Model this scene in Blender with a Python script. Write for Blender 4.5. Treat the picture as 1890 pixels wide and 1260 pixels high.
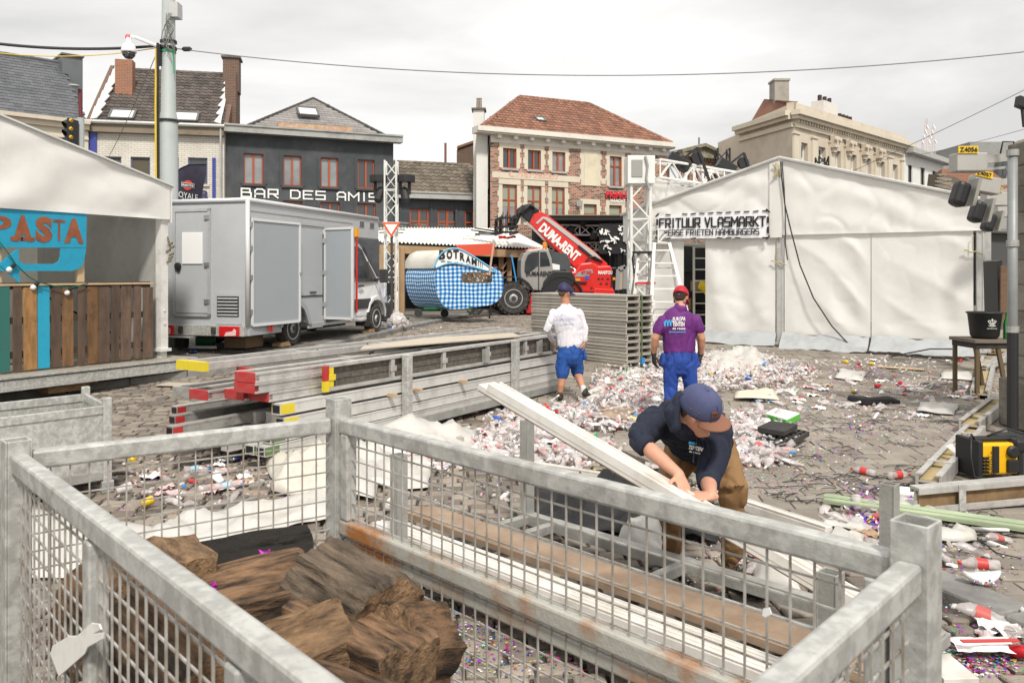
import bpy, math, random
import numpy as np
from mathutils import Vector, Matrix, noise
V=Vector; PI=math.pi; R=math.radians
rnd=random.Random(7)
sc=bpy.context.scene
for o in list(bpy.data.objects): bpy.data.objects.remove(o)
col=sc.collection
# ---------------- camera, world, sun, exposure ----------------
F=1500.0; CX=945.0; HY=505.0; CH=1.85
cam=bpy.data.cameras.new('camera'); co=bpy.data.objects.new('camera',cam); col.objects.link(co)
co.location=(0,0,CH); co.rotation_euler=(R(90),0,0)
cam.sensor_width=36; cam.lens=F/1890*36; cam.shift_y=-(630-HY)/1890
cam.clip_start=.05; cam.clip_end=2000
cam.dof.use_dof=True; cam.dof.focus_distance=7.0; cam.dof.aperture_fstop=9
sc.camera=co
w=bpy.data.worlds.new('World'); sc.world=w; w.use_nodes=True
nt=w.node_tree; nt.nodes.clear()
def wn(t,**k):
    n=nt.nodes.new(t)
    for a,b in k.items(): setattr(n,a,b)
    return n
SUN_EL=50; SUN_AZ=168   # azimuth, degrees clockwise from +Y (behind the camera, slightly right)
out=wn('ShaderNodeOutputWorld'); bg=wn('ShaderNodeBackground'); bg.inputs[1].default_value=.12
sky=wn('ShaderNodeTexSky',sky_type='NISHITA',sun_disc=False); sky.sun_elevation=R(SUN_EL); sky.sun_rotation=R(SUN_AZ)
sky.dust_density=3; sky.ozone_density=.6
tc=wn('ShaderNodeTexCoord'); mp=wn('ShaderNodeMapping'); mp.inputs['Scale'].default_value=(1,1,3.2); mp.inputs['Location'].default_value=(.3,.1,.4)
n1=wn('ShaderNodeTexNoise'); n1.inputs['Scale'].default_value=1.7; n1.inputs['Detail'].default_value=6; n1.inputs['Roughness'].default_value=.52
n1.inputs['Distortion'].default_value=.3
cr=wn('ShaderNodeValToRGB'); e=cr.color_ramp.elements
e[0].position=.34; e[0].color=(5.3,5.2,5.08,1); e[1].position=.60; e[1].color=(8.5,8.35,8.05,1)
mx=wn('ShaderNodeMix',data_type='RGBA'); mx.inputs[0].default_value=.93
L=nt.links.new
L(tc.outputs['Generated'],mp.inputs[0]); L(mp.outputs[0],n1.inputs['Vector']); L(n1.outputs[0],cr.inputs[0])
L(sky.outputs[0],mx.inputs[6]); L(cr.outputs[0],mx.inputs[7]); L(mx.outputs[2],bg.inputs[0]); L(bg.outputs[0],out.inputs[0])
sl=bpy.data.lights.new('sun','SUN'); sl.energy=3.0; sl.angle=R(7); sl.color=(1,.95,.87)
so=bpy.data.objects.new('sun',sl); col.objects.link(so)
az=R(SUN_AZ); el=R(SUN_EL)
sd=V((math.sin(az)*math.cos(el),math.cos(az)*math.cos(el),math.sin(el)))
so.rotation_euler=(-sd).to_track_quat('-Z','Y').to_euler()
sc.view_settings.view_transform='Standard'; sc.view_settings.look='None'; sc.view_settings.gamma=1; sc.view_settings.exposure=.28
sc.render.engine='CYCLES'
sc.cycles.max_bounces=6; sc.cycles.transparent_max_bounces=12; sc.cycles.caustics_reflective=False; sc.cycles.caustics_refractive=False

# ---------------- helpers ----------------
def W(px,py,d): return V(((px-CX)/F*d, d, CH-(py-HY)/F*d))
KB=[(3.6,1.93),(-.30,12.3),(2.6,16.5),(3.2,22),(7.5,60)]      # kerb of the paved square (raised side on the right)
LK=[(-9.5,9.9),(-6.25,13.2),(-4.25,15.2),(-2.92,23.8),(-1.5,31),(3,36),(10,40)]  # kerb on the left under the van
def polyx(P,y):
    if y<=P[0][1]: 
        a,b=P[0],P[1]
    else:
        a,b=P[-2],P[-1]
        for i in range(len(P)-1):
            if P[i][1]<=y<=P[i+1][1]: a,b=P[i],P[i+1]; break
    return a[0]+(b[0]-a[0])*(y-a[1])/(b[1]-a[1])
def ramp(y):
    t=min(1,max(0,(y-11.3)/6.2)); return .27*t*t*(3-2*t)
def gz(x,y):
    z=ramp(y)
    if x>polyx(KB,y): z+=.05
    elif y>9.9 and x<polyx(LK,y): z+=.10
    return z
def G(px,py,up=0):
    d=8.0
    for _ in range(60):
        x=(px-CX)/F*d
        dn=(CH-up-gz(x,d))*F/(py-HY); d=d*.5+dn*.5
    return V(((px-CX)/F*d,d,gz((px-CX)/F*d,d)+up))
def tag(o,label=None,cat=None,group=None,kind=None):
    if label: o['label']=label; o['kind']='thing'
    if cat: o['category']=cat
    if group: o['group']=group
    if kind: o['kind']=kind
    return o
def thing(name,label,cat,loc=(0,0,0),rz=0,group=None):
    o=bpy.data.objects.new(name,None); col.objects.link(o); o.location=loc; o.rotation_euler=(0,0,rz)
    o.empty_display_size=.2
    return tag(o,label,cat,group,'thing')
def mat_of(o):
    m=Matrix.LocRotScale(o.location,o.rotation_euler,o.scale)
    return (mat_of(o.parent)@m) if o.parent else m
def kids(o): return [c for c in o.children]
def dup(root,loc=None,rz=None,label=None,scale=None):
    r=root.copy(); col.objects.link(r)
    if loc is not None: r.location=loc
    if rz is not None: r.rotation_euler=(0,0,rz) if not hasattr(rz,'__len__') else rz
    if scale: r.scale=(scale,)*3 if not hasattr(scale,'__len__') else scale
    if label: r['label']=label
    for ch in kids(root):
        c=ch.copy(); col.objects.link(c); c.parent=r
        for g in kids(ch):
            d=g.copy(); col.objects.link(d); d.parent=c
    return r
class MB:
    def __init__(s): s.v=[]; s.f=[]; s.r=[]; s.mi=[]; s.cm=0; s.cr=None
    def face(s,pts,r=None):
        b=len(s.v); s.v+= [tuple(p) for p in pts]; s.add(tuple(range(b,b+len(pts))),r)
    def add(s,f,r=None):
        s.f.append(f); s.r.append(r if r is not None else (s.cr if s.cr is not None else .5)); s.mi.append(s.cm)
    def obox(s,c,ax,ay,az,r=None):          # centre and three half-axis vectors
        b=len(s.v); c=V(c)
        for i in (-1,1):
            for j in (-1,1):
                for k in (-1,1): s.v.append(tuple(c+i*ax+j*ay+k*az))
        flip=ax.cross(ay).dot(az)<0
        for q in ((0,1,3,2),(4,6,7,5),(0,4,5,1),(2,3,7,6),(0,2,6,4),(1,5,7,3)):
            s.add(tuple(b+i for i in (q[::-1] if flip else q)),r)
    def box(s,x0,x1,y0,y1,z0,z1,r=None):
        s.obox(((x0+x1)/2,(y0+y1)/2,(z0+z1)/2),V(((x1-x0)/2,0,0)),V((0,(y1-y0)/2,0)),V((0,0,(z1-z0)/2)),r)
    def bar(s,p0,p1,w,h,up=(0,0,1),r=None):  # w across, h along up
        p0=V(p0);p1=V(p1); a=(p1-p0); l=a.length
        if l<1e-6: return
        a/=l; side=a.cross(V(up))
        if side.length<1e-3: side=a.cross(V((1,0,0)))
        side.normalize(); u=side.cross(a)
        s.obox((p0+p1)/2,a*l/2,side*w/2,u*h/2,r)
    def rings(s,rs,caps=True,r=None):
        n=len(rs[0]); b=len(s.v)
        for q in rs: s.v+=[tuple(p) for p in q]
        for i in range(len(rs)-1):
            for j in range(n):
                k=(j+1)%n; s.add((b+i*n+j,b+i*n+k,b+(i+1)*n+k,b+(i+1)*n+j),r)
        if caps:
            s.add(tuple(b+j for j in range(n))[::-1],r); s.add(tuple(b+(len(rs)-1)*n+j for j in range(n)),r)
    def tube(s,pts,rad,n=8,r=None,caps=True):
        pts=[V(p) for p in pts]; m=len(pts)
        rr=rad if hasattr(rad,'__len__') else [rad]*m
        t0=(pts[1]-pts[0]).normalized(); u=t0.orthogonal().normalized(); rs=[]
        for i,p in enumerate(pts):
            t=(pts[min(i+1,m-1)]-pts[max(i-1,0)])
            if t.length<1e-9: t=t0
            t.normalize(); u=(u-t*u.dot(t)); 
            if u.length<1e-6: u=t.orthogonal()
            u.normalize(); v=t.cross(u)
            rs.append([p+(u*math.cos(2*PI*k/n)+v*math.sin(2*PI*k/n))*rr[i] for k in range(n)])
        s.rings(rs,caps,r)
    def lathe(s,prof,c=(0,0,0),axis=(0,0,1),n=16,r=None,caps=True):   # prof: (radius, height)
        c=V(c); a=V(axis).normalized(); u=a.orthogonal().normalized(); v=a.cross(u)
        s.rings([[c+a*h+(u*math.cos(2*PI*k/n)+v*math.sin(2*PI*k/n))*max(q,1e-4) for k in range(n)] for q,h in prof],caps,r)
    def prism(s,poly,ext,r=None):
        poly=[V(p) for p in poly]; ext=V(ext); b=len(s.v); n=len(poly)
        s.v+=[tuple(p) for p in poly]+[tuple(p+ext) for p in poly]
        s.add(tuple(range(b,b+n))[::-1],r); s.add(tuple(range(b+n,b+2*n)),r)
        for i in range(n): s.add((b+i,b+(i+1)%n,b+n+(i+1)%n,b+n+i),r)
    def grid(s,fn,nu,nv,r=None):
        b=len(s.v)
        for j in range(nv+1):
            for i in range(nu+1): s.v.append(tuple(fn(i/nu,j/nv)))
        for j in range(nv):
            for i in range(nu):
                q=b+j*(nu+1)+i; s.add((q,q+1,q+nu+2,q+nu+1),r)
    def merge(s,o,M=None):
        b=len(s.v); s.v+= [tuple(M@V(p)) for p in o.v] if M else o.v
        for f,r,m in zip(o.f,o.r,o.mi): s.f.append(tuple(b+i for i in f)); s.r.append(r); s.mi.append(m)
    def build(s,name,mats,parent=None,smooth=False,bevel=0,local=False,angle=None):
        me=bpy.data.meshes.new(name)
        vs=np.array(s.v,dtype=np.float64).reshape(-1,3)
        loc=V((0,0,0))
        if not local:
            if parent is not None:
                Mi=np.array(mat_of(parent).inverted()); vs=vs@Mi[:3,:3].T+Mi[:3,3]
            else:
                lo=vs.min(0); hi=vs.max(0); loc=V(((lo[0]+hi[0])/2,(lo[1]+hi[1])/2,lo[2])); vs=vs-np.array(loc)
        me.from_pydata(vs.tolist(),[],s.f)
        for m in (mats if isinstance(mats,(list,tuple)) else [mats]): me.materials.append(m)
        me.polygons.foreach_set('material_index',s.mi)
        at=me.attributes.new('rnd','FLOAT','FACE'); at.data.foreach_set('value',[float(x) for x in s.r])
        if smooth: me.polygons.foreach_set('use_smooth',[True]*len(s.f))
        if angle: 
            me.polygons.foreach_set('use_smooth',[True]*len(s.f)); me.set_sharp_from_angle(angle=R(angle))
        me.update()
        o=bpy.data.objects.new(name,me); col.objects.link(o)
        if parent is not None: o.parent=parent
        elif not local: o.location=loc
        if bevel:
            b=o.modifiers.new('bevel','BEVEL'); b.width=bevel; b.segments=2; b.limit_method='ANGLE'; b.angle_limit=R(40)
        return o
# ---------------- materials ----------------
MATS={}
def M(name,c,rough=.6,metal=0,var=0,c2=None,ns=3,nd=5,lo=.35,hi=.65,bump=0,bs=20,spec=.4,alpha=None,trans=0,stretch=None,dirt=0,dc=(.05,.045,.04),ds=1.3,emit=None,attr2=None,ior=None,transmission=0,coat=0):
    if name in MATS: return MATS[name]
    m=bpy.data.materials.new(name); m.use_nodes=True; t=m.node_tree; N=t.nodes; Lk=t.links.new
    p=N['Principled BSDF']; p.inputs['Roughness'].default_value=rough; p.inputs['Metallic'].default_value=metal
    p.inputs['Specular IOR Level'].default_value=spec
    if coat: p.inputs['Coat Weight'].default_value=coat; p.inputs['Coat Roughness'].default_value=.08
    if transmission: p.inputs['Transmission Weight'].default_value=transmission
    if ior: p.inputs['IOR'].default_value=ior
    tcn=N.new('ShaderNodeTexCoord'); vec=tcn.outputs['Object']
    if stretch:
        mpn=N.new('ShaderNodeMapping'); mpn.inputs['Scale'].default_value=stretch; Lk(vec,mpn.inputs[0]); vec=mpn.outputs[0]
    rgb=N.new('ShaderNodeRGB'); rgb.outputs[0].default_value=(*c,1); cur=rgb.outputs[0]
    def nz(scale,detail,src=None,rg=.6):
        n=N.new('ShaderNodeTexNoise'); n.inputs['Scale'].default_value=scale; n.inputs['Detail'].default_value=detail; n.inputs['Roughness'].default_value=rg; Lk(src or vec,n.inputs['Vector']); return n.outputs[0]
    def rampf(s,a,b):
        r=N.new('ShaderNodeMapRange'); r.inputs['From Min'].default_value=a; r.inputs['From Max'].default_value=b; Lk(s,r.inputs[0]); return r.outputs[0]
    def mixc(f,a,b,mode='MIX',fv=None):
        x=N.new('ShaderNodeMix'); x.data_type='RGBA'; x.blend_type=mode
        if f is not None: Lk(f,x.inputs[0])
        else: x.inputs[0].default_value=fv
        for s,q in ((6,a),(7,b)):
            if isinstance(q,tuple): x.inputs[s].default_value=(*q,1)
            else: Lk(q,x.inputs[s])
        return x.outputs[2]
    if c2: cur=mixc(rampf(nz(ns,nd),lo,hi),cur,c2)
    if var or attr2:
        a=N.new('ShaderNodeAttribute'); a.attribute_name='rnd'
        if attr2:
            cr=N.new('ShaderNodeValToRGB'); cr.color_ramp.interpolation='CONSTANT'; es=cr.color_ramp.elements
            while len(es)<len(attr2): es.new(.5)
            for i,q in enumerate(attr2): es[i].position=i/len(attr2); es[i].color=(*q,1)
            Lk(a.outputs['Fac'],cr.inputs[0]); cur=cr.outputs[0]
            if c2: cur=mixc(rampf(nz(ns,nd),lo,hi),cur,c2)
        if var:
            r=N.new('ShaderNodeMapRange'); r.inputs['To Min'].default_value=1-var; r.inputs['To Max'].default_value=1+var; Lk(a.outputs['Fac'],r.inputs[0])
            h=N.new('ShaderNodeHueSaturation'); Lk(r.outputs[0],h.inputs['Value']); Lk(cur,h.inputs['Color']); cur=h.outputs[0]
    if dirt:
        f=rampf(nz(ds,8,tcn.outputs['Object'],.7),.48,.72); mm=N.new('ShaderNodeMath'); mm.operation='MULTIPLY'; mm.inputs[1].default_value=dirt; Lk(f,mm.inputs[0]); cur=mixc(mm.outputs[0],cur,dc)
    Lk(cur,p.inputs['Base Color'])
    if bump:
        b=N.new('ShaderNodeBump'); b.inputs['Strength'].default_value=bump; b.inputs['Distance'].default_value=.02; Lk(nz(bs,6),b.inputs['Height']); Lk(b.outputs[0],p.inputs['Normal'])
    if emit: p.inputs['Emission Color'].default_value=(*emit[0],1); p.inputs['Emission Strength'].default_value=emit[1]
    outn=N['Material Output']; sh=p.outputs[0]
    if trans:
        tr=N.new('ShaderNodeBsdfTranslucent'); Lk(cur,tr.inputs[0]); ms=N.new('ShaderNodeMixShader'); ms.inputs[0].default_value=trans; Lk(sh,ms.inputs[1]); Lk(tr.outputs[0],ms.inputs[2]); sh=ms.outputs[0]
    if alpha is not None:
        tp=N.new('ShaderNodeBsdfTransparent'); ms=N.new('ShaderNodeMixShader'); ms.inputs[0].default_value=alpha; Lk(tp.outputs[0],ms.inputs[1]); Lk(sh,ms.inputs[2]); sh=ms.outputs[0]
    Lk(sh,outn.inputs[0]); MATS[name]=m; m['vec']=1
    return m
galv=M('galvanised',(.41,.41,.39),.42,.3,c2=(.56,.56,.53),ns=24,nd=4,lo=.42,hi=.58,bump=.12,bs=60,dirt=.45,dc=(.22,.20,.17),ds=5,spec=.5)
galvd=M('galvanised_dull',(.30,.30,.285),.5,.3,c2=(.45,.45,.42),ns=12,nd=8,bump=.2,bs=50,dirt=.6,dc=(.12,.105,.085),ds=6)
rustg=M('galvanised_rusty',(.50,.49,.44),.5,.3,c2=(.42,.17,.05),ns=3.4,nd=8,lo=.43,hi=.57,bump=.2,bs=50,dirt=.3,dc=(.28,.24,.17),ds=7)
alu=M('aluminium',(.50,.49,.47),.38,.45,c2=(.62,.60,.57),ns=5,dirt=.45,dc=(.16,.14,.12),ds=7,bump=.08,bs=40,var=.16)
alud=M('aluminium_dirty',(.36,.35,.33),.55,.25,c2=(.40,.39,.36),ns=7,dirt=.6,dc=(.08,.07,.06),ds=9,bump=.25,bs=60,var=.25)
pvc=M('white_profile',(.72,.70,.66),.4,0,c2=(.60,.57,.52),ns=5,dirt=.35,dc=(.33,.28,.22),ds=6,var=.08)
blackm=M('black_metal',(.018,.018,.02),.45,.1,spec=.4)
blackp=M('black_plastic',(.02,.02,.021),.5)
rubber=M('tyre_rubber',(.035,.034,.033),.85,dirt=.5,dc=(.16,.14,.12),ds=8)
chrome=M('bare_steel',(.55,.55,.55),.3,.8)
wood=M('bare_wood',(.42,.27,.14),.75,c2=(.24,.15,.08),ns=3,stretch=(3,3,14),var=.35,bump=.3,bs=25,dirt=.4)
ply=M('plywood',(.36,.26,.18),.7,c2=(.24,.165,.11),ns=4,dirt=.5,dc=(.14,.11,.09),ds=3,bump=.15,bs=30)
whitep=M('white_paint',(.78,.78,.77),.35,dirt=.12,dc=(.4,.38,.34),ds=3)
glassd=M('window_glass',(.035,.04,.045),.06,0,spec=.9)
glassl=M('pale_window_glass',(.17,.18,.185),.06,0,spec=.9,c2=(.30,.31,.31),ns=.9)
tentm=M('tent_fabric',(.85,.84,.815),.5,c2=(.83,.815,.78),ns=1.3,trans=.25,dirt=.14,dc=(.50,.44,.36),ds=2.2,bump=.12,bs=14)
tentg=M('grey_fabric',(.36,.37,.37),.7,c2=(.45,.46,.46),ns=2,dirt=.5,dc=(.2,.18,.16),ds=4)
lettw=M('letter_white',(.80,.80,.77),.5)
lettk=M('letter_black',(.015,.015,.016),.5)
red=M('red_paint',(.62,.025,.02),.28,coat=.5,dirt=.15,dc=(.2,.03,.02),ds=3)
# ---------------- lettering ----------------
def text(s,p,ux,uz,h,mat,parent,name='lettering',width=None,off=0,depth=.004,shear=0,space=1.0,center=False,font_x=1.0):
    """block letters standing on point p, running along ux, up along uz"""
    c=bpy.data.curves.new(name,'FONT'); c.body=s; c.size=1; c.offset=off; c.extrude=0; c.shear=shear; c.space_character=space; c.resolution_u=3
    ob=bpy.data.objects.new('tmp',c); col.objects.link(ob)
    me=bpy.data.meshes.new_from_object(ob.evaluated_get(bpy.context.evaluated_depsgraph_get())); bpy.data.objects.remove(ob)
    if not len(me.vertices): return None
    vs=np.empty(len(me.vertices)*3); me.vertices.foreach_get('co',vs); vs=vs.reshape(-1,3)
    x0,x1=vs[:,0].min(),vs[:,0].max(); y0=0; 
    cap=.70
    sy=h/cap; sx=sy*font_x if width is None else width/(x1-x0)
    if center: x0=(x0+x1)/2
    ux=V(ux).normalized(); uz=V(uz).normalized(); n=ux.cross(uz)
    mb=MB()
    pl=[tuple(q.vertices) for q in me.polygons]
    P=[V(p)+ux*((a-x0)*sx)+uz*((b-y0)*sy)+n*depth for a,b,_ in vs]
    mb.v=[tuple(q) for q in P]
    for q in pl: mb.add(q)
    bpy.data.meshes.remove(me)
    # give it thickness with a rim by solidify
    o=mb.build(name,mat,parent)
    return o
SQ={'A':[[(0,0),(0,4),(1,5),(3,5),(4,4),(4,0)],[(0,2),(4,2)]],'B':[[(0,0),(0,5),(3.4,5),(3.6,3),(3,2.7),(0,2.7)],[(3,2.7),(4,2.3),(4,0),(0,0)]],'C':[[(4,5),(0,5),(0,0),(4,0)]],
'D':[[(0,0),(0,5),(3,5),(4,4),(4,1),(3,0),(0,0)]],'E':[[(4,5),(0,5),(0,0),(4,0)],[(0,2.6),(3.4,2.6)]],'F':[[(4,5),(0,5),(0,0)],[(0,2.6),(3.2,2.6)]],
'G':[[(4,5),(0,5),(0,0),(4,0),(4,2.4),(2.2,2.4)]],'H':[[(0,0),(0,5)],[(4,0),(4,5)],[(0,2.5),(4,2.5)]],'I':[[(1,0),(1,5)]],'K':[[(0,0),(0,5)],[(4,5),(1,2.6),(4,0)],[(0,2.6),(1,2.6)]],
'L':[[(0,5),(0,0),(3.6,0)]],'M':[[(0,0),(0,5),(2.5,2),(5,5),(5,0)]],'N':[[(0,0),(0,5),(4,0),(4,5)]],'O':[[(0,0),(0,5),(4,5),(4,0),(0,0)]],
'P':[[(0,0),(0,5),(4,5),(4,2.2),(0,2.2)]],'R':[[(0,0),(0,5),(4,5),(4,2.2),(0,2.2)],[(2,2.2),(4,0)]],'S':[[(4,5),(0,5),(0,2.6),(4,2.6),(4,0),(0,0)]],
'T':[[(0,5),(4,5)],[(2,5),(2,0)]],'U':[[(0,5),(0,0),(4,0),(4,5)]],'V':[[(0,5),(2,0),(4,5)]],'!':[[(1,5),(1,1.6)],[(1,.6),(1,0)]],'Y':[[(0,5),(2,2.4),(4,5)],[(2,2.4),(2,0)]],'-':[[(0,2.5),(2.5,2.5)]]}
def strokes(s,p,ux,uz,h,width,wt,mat,parent,name='lettering',depth=.004,hooks=False,rot=0,wtv=None):
    """squared stroke letters; wt = stroke width as a share of the height"""
    ux=V(ux).normalized(); uz=V(uz).normalized(); n=ux.cross(uz)
    adv=[]; x=0
    for ch in s:
        if ch==' ': x+=3.2; adv.append(None); continue
        wd={'I':2,'!':2,'M':5,'-':2.5}.get(ch,4); adv.append(x); x+=wd+1.7
    tot=x-1.7; kx=width/tot; kz=h/5
    mb=MB(); k=0
    for ch,a in zip(s,adv):
        if a is None: continue
        for pl in SQ[ch]:
            for (x0,y0),(x1,y1) in zip(pl[:-1],pl[1:]):
                A=V(p)+ux*((a+x0)*kx)+uz*(y0*kz); B=V(p)+ux*((a+x1)*kx)+uz*(y1*kz)
                k+=1; dn=n*(depth+.0004*(k%5))
                d=(B-A).normalized(); sd=n.cross(d)*(wt*h/2); e=d*(wt*h/2)
                mb.face([A-e-sd+dn,B+e-sd+dn,B+e+sd+dn,A-e+sd+dn])
    return mb.build(name,mat,parent)
# ================= GROUND =================
stonem=M('cobble_stone',(.20,.178,.15),.72,var=.42,c2=(.26,.215,.175),ns=2.5,bump=.7,bs=38,dirt=.55,dc=(.07,.06,.052),ds=1.1,spec=.35)
paverm=M('paver',(.245,.217,.182),.8,var=.18,c2=(.30,.265,.225),ns=6,bump=.35,bs=70,dirt=.55,dc=(.11,.095,.08),ds=.9,spec=.3)
gritm=M('joint_grit',(.055,.048,.04),.9,c2=(.10,.088,.075),ns=20,bump=.6,bs=60)
kerbm=M('kerb_stone',(.20,.195,.185),.7,c2=(.27,.26,.245),ns=4,bump=.4,bs=40,dirt=.6,dc=(.06,.055,.05),ds=3,var=.1)
def strip_ground():
    ys=[-6,0,1.95]+[2+.5*i for i in range(1,49)]+[28,34,44,60,120,400,900]
    mb=MB()
    for a,b in zip(ys[:-1],ys[1:]):
        def row(y):
            xs=[-900 if y>40 else -60]
            l=polyx(LK,y) if y>=9.9 else -55
            k=polyx(KB,y)
            return xs,l,k
        for y0,y1 in ((a,b),):
            def P(x,y,dz): return (x,y,ramp(y)+dz)
            la=polyx(LK,a) if a>=9.9 else -59.; lb=polyx(LK,b) if a>=9.9 else -59.
            ka=polyx(KB,a); kb=polyx(KB,b)
            X=60 if b<60 else 900
            dl=.10 if a>=9.9 else 0
            mb.face([P(-X,a,dl-.03),P(la,a,dl-.03),P(lb,b,dl-.03),P(-X,b,dl-.03)])
            mb.face([P(la,a,-.03),P(ka,a,-.03),P(kb,b,-.03),P(lb,b,-.03)])
            mb.face([P(ka,a,.02),P(X,a,.02),P(X,b,.02),P(kb,b,.02)])
            mb.face([P(ka,a,-.03),P(ka,a,.02),P(kb,b,.02),P(kb,b,-.03)])
            mb.face([P(la,a,-.03),P(lb,b,-.03),P(lb,b,dl-.03),P(la,a,dl-.03)])
    return mb
g=strip_ground().build('ground',gritm,local=True); tag(g,kind='structure')
def stones(mb,inside,x0,x1,y0,y1,w,h,gap,ang,jit,hj,rise,vis=True,ease=.012):
    """lay rows of single stones, each with worn edges, over the area where inside(x,y)"""
    ca,sa=math.cos(ang),math.sin(ang); rr=rnd
    cx,cy=(x0+x1)/2,(y0+y1)/2; Rr=max(x1-x0,y1-y0)*.75
    nr=int(2*Rr/h)
    for j in range(nr):
        v=-Rr+j*h; u=-Rr+rr.random()*w
        while u<Rr:
            ww=w*(1+rr.uniform(-jit,jit)*1.6)
            x=cx+(u+ww/2)*ca-v*sa; y=cy+(u+ww/2)*sa+v*ca; u0=u; u+=ww
            if not(x0<x<x1 and y0<y<y1) or not inside(x,y): continue
            if vis and abs(x)>.9*y+1: continue
            z=ramp(y)+rise+rr.uniform(-hj,hj); hw=ww/2-gap/2; hh=h/2-gap/2+rr.uniform(-jit,jit)*h*.08
            tx,ty=rr.uniform(-hj,hj)*1.3,rr.uniform(-hj,hj)*1.3; an=rr.uniform(-jit,jit)*.12
            c2,s2=math.cos(ang+an),math.sin(ang+an); b=len(mb.v)
            cs=[(sx*hw*(1+rr.uniform(-jit,0)*.35),sy*hh*(1+rr.uniform(-jit,0)*.4)) for sx,sy in((-1,-1),(1,-1),(1,1),(-1,1))]
            e1=ease
            for (dz,ins) in ((-.035,0),(-e1,0),(-e1*.25,e1*.6),(0,e1*1.7)):
                for p,q in cs:
                    p2=p-math.copysign(min(ins,hw*.8),p); q2=q-math.copysign(min(ins,hh*.8),q)
                    mb.v.append((x+p2*c2-q2*s2,y+p2*s2+q2*c2,z+dz+tx*p2/hw+ty*q2/hh))
            r=rr.random()
            for k in range(3):
                for i in range(4):
                    n=(i+1)%4; mb.add((b+k*4+i,b+k*4+n,b+k*4+4+n,b+k*4+4+i),r)
            mb.add((b+12,b+13,b+14,b+15),r)
mb=MB()
stones(mb,lambda x,y: x<polyx(KB,y)-(.16 if y<5.3 else .06) and (y<9.9 or x>polyx(LK,y)+.13),-12,4,2.2,13.5,.185,.135,.017,R(4),.2,.005,.0)
c=mb.build('cobbles',stonem,local=True,smooth=False); tag(c,kind='structure')
mb=MB()
stones(mb,lambda x,y: x<polyx(KB,y)-(.16 if y<5.3 else .06) and (y<9.9 or x>polyx(LK,y)+.13),-12,6,13.5,33,.21,.15,.018,R(4),.2,.006,.0,ease=.01)
c=mb.build('cobbles',stonem,local=True); tag(c,kind='structure')
mb=MB()
stones(mb,lambda x,y: x>polyx(KB,y)+(.16 if y<5.3 else -.02),-2,16,2.0,22,.30,.20,.010,R(-4),.02,.003,.05,ease=.006)
c=mb.build('paving',paverm,local=True); tag(c,kind='structure')
mb=MB()
stones(mb,lambda x,y: x<polyx(LK,y)-.16,-22,0,9.9,30,.22,.22,.012,R(-30),.03,.003,.10,ease=.006)
stones(mb,lambda x,y: x<polyx(LK,y)-.16,-16,8,30,42,.4,.4,.02,R(-30),.03,.003,.10,ease=.006)
c=mb.build('pavement',M('pavement_slab',(.17,.155,.135),.85,var=.18,dirt=.6,dc=(.06,.055,.05),ds=.8,bump=.3,bs=50),local=True); tag(c,kind='structure')
def kerb(P,rise,w=.26,ymax=30,L=.85,mt=None):
    mb=MB()
    for (xa,ya),(xb,yb) in zip(P[:-1],P[1:]):
        a=V((xa,ya,0)); b=V((xb,yb,0)); n=max(1,int((b-a).length/L)); d=(b-a)/n; u=d.normalized(); s=V((u.y,-u.x,0))
        for i in range(n):
            p=a+d*(i+.5)
            if p.y>ymax or p.y<2: continue
            q=V((p.x,p.y,ramp(p.y)+rise/2-.06+rnd.uniform(-.004,.004)))
            sl=(ramp(p.y+.4)-ramp(p.y-.4))/.8*u.y
            mb.obox(q,(u+V((0,0,sl)))*(d.length/2-.006),s*w/2,V((0,0,rise/2+.065)),rnd.random())
    o=mb.build('kerb',mt or kerbm,bevel=.018 if not mt else .008,local=True); tag(o,kind='structure')
kerb(KB,.055,ymax=5.3)
kerb([(polyx(KB,5.25),5.25)]+KB[1:3],.045,w=.12,mt=paverm,L=.5,ymax=16); kerb(LK,.10,w=.24)

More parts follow.
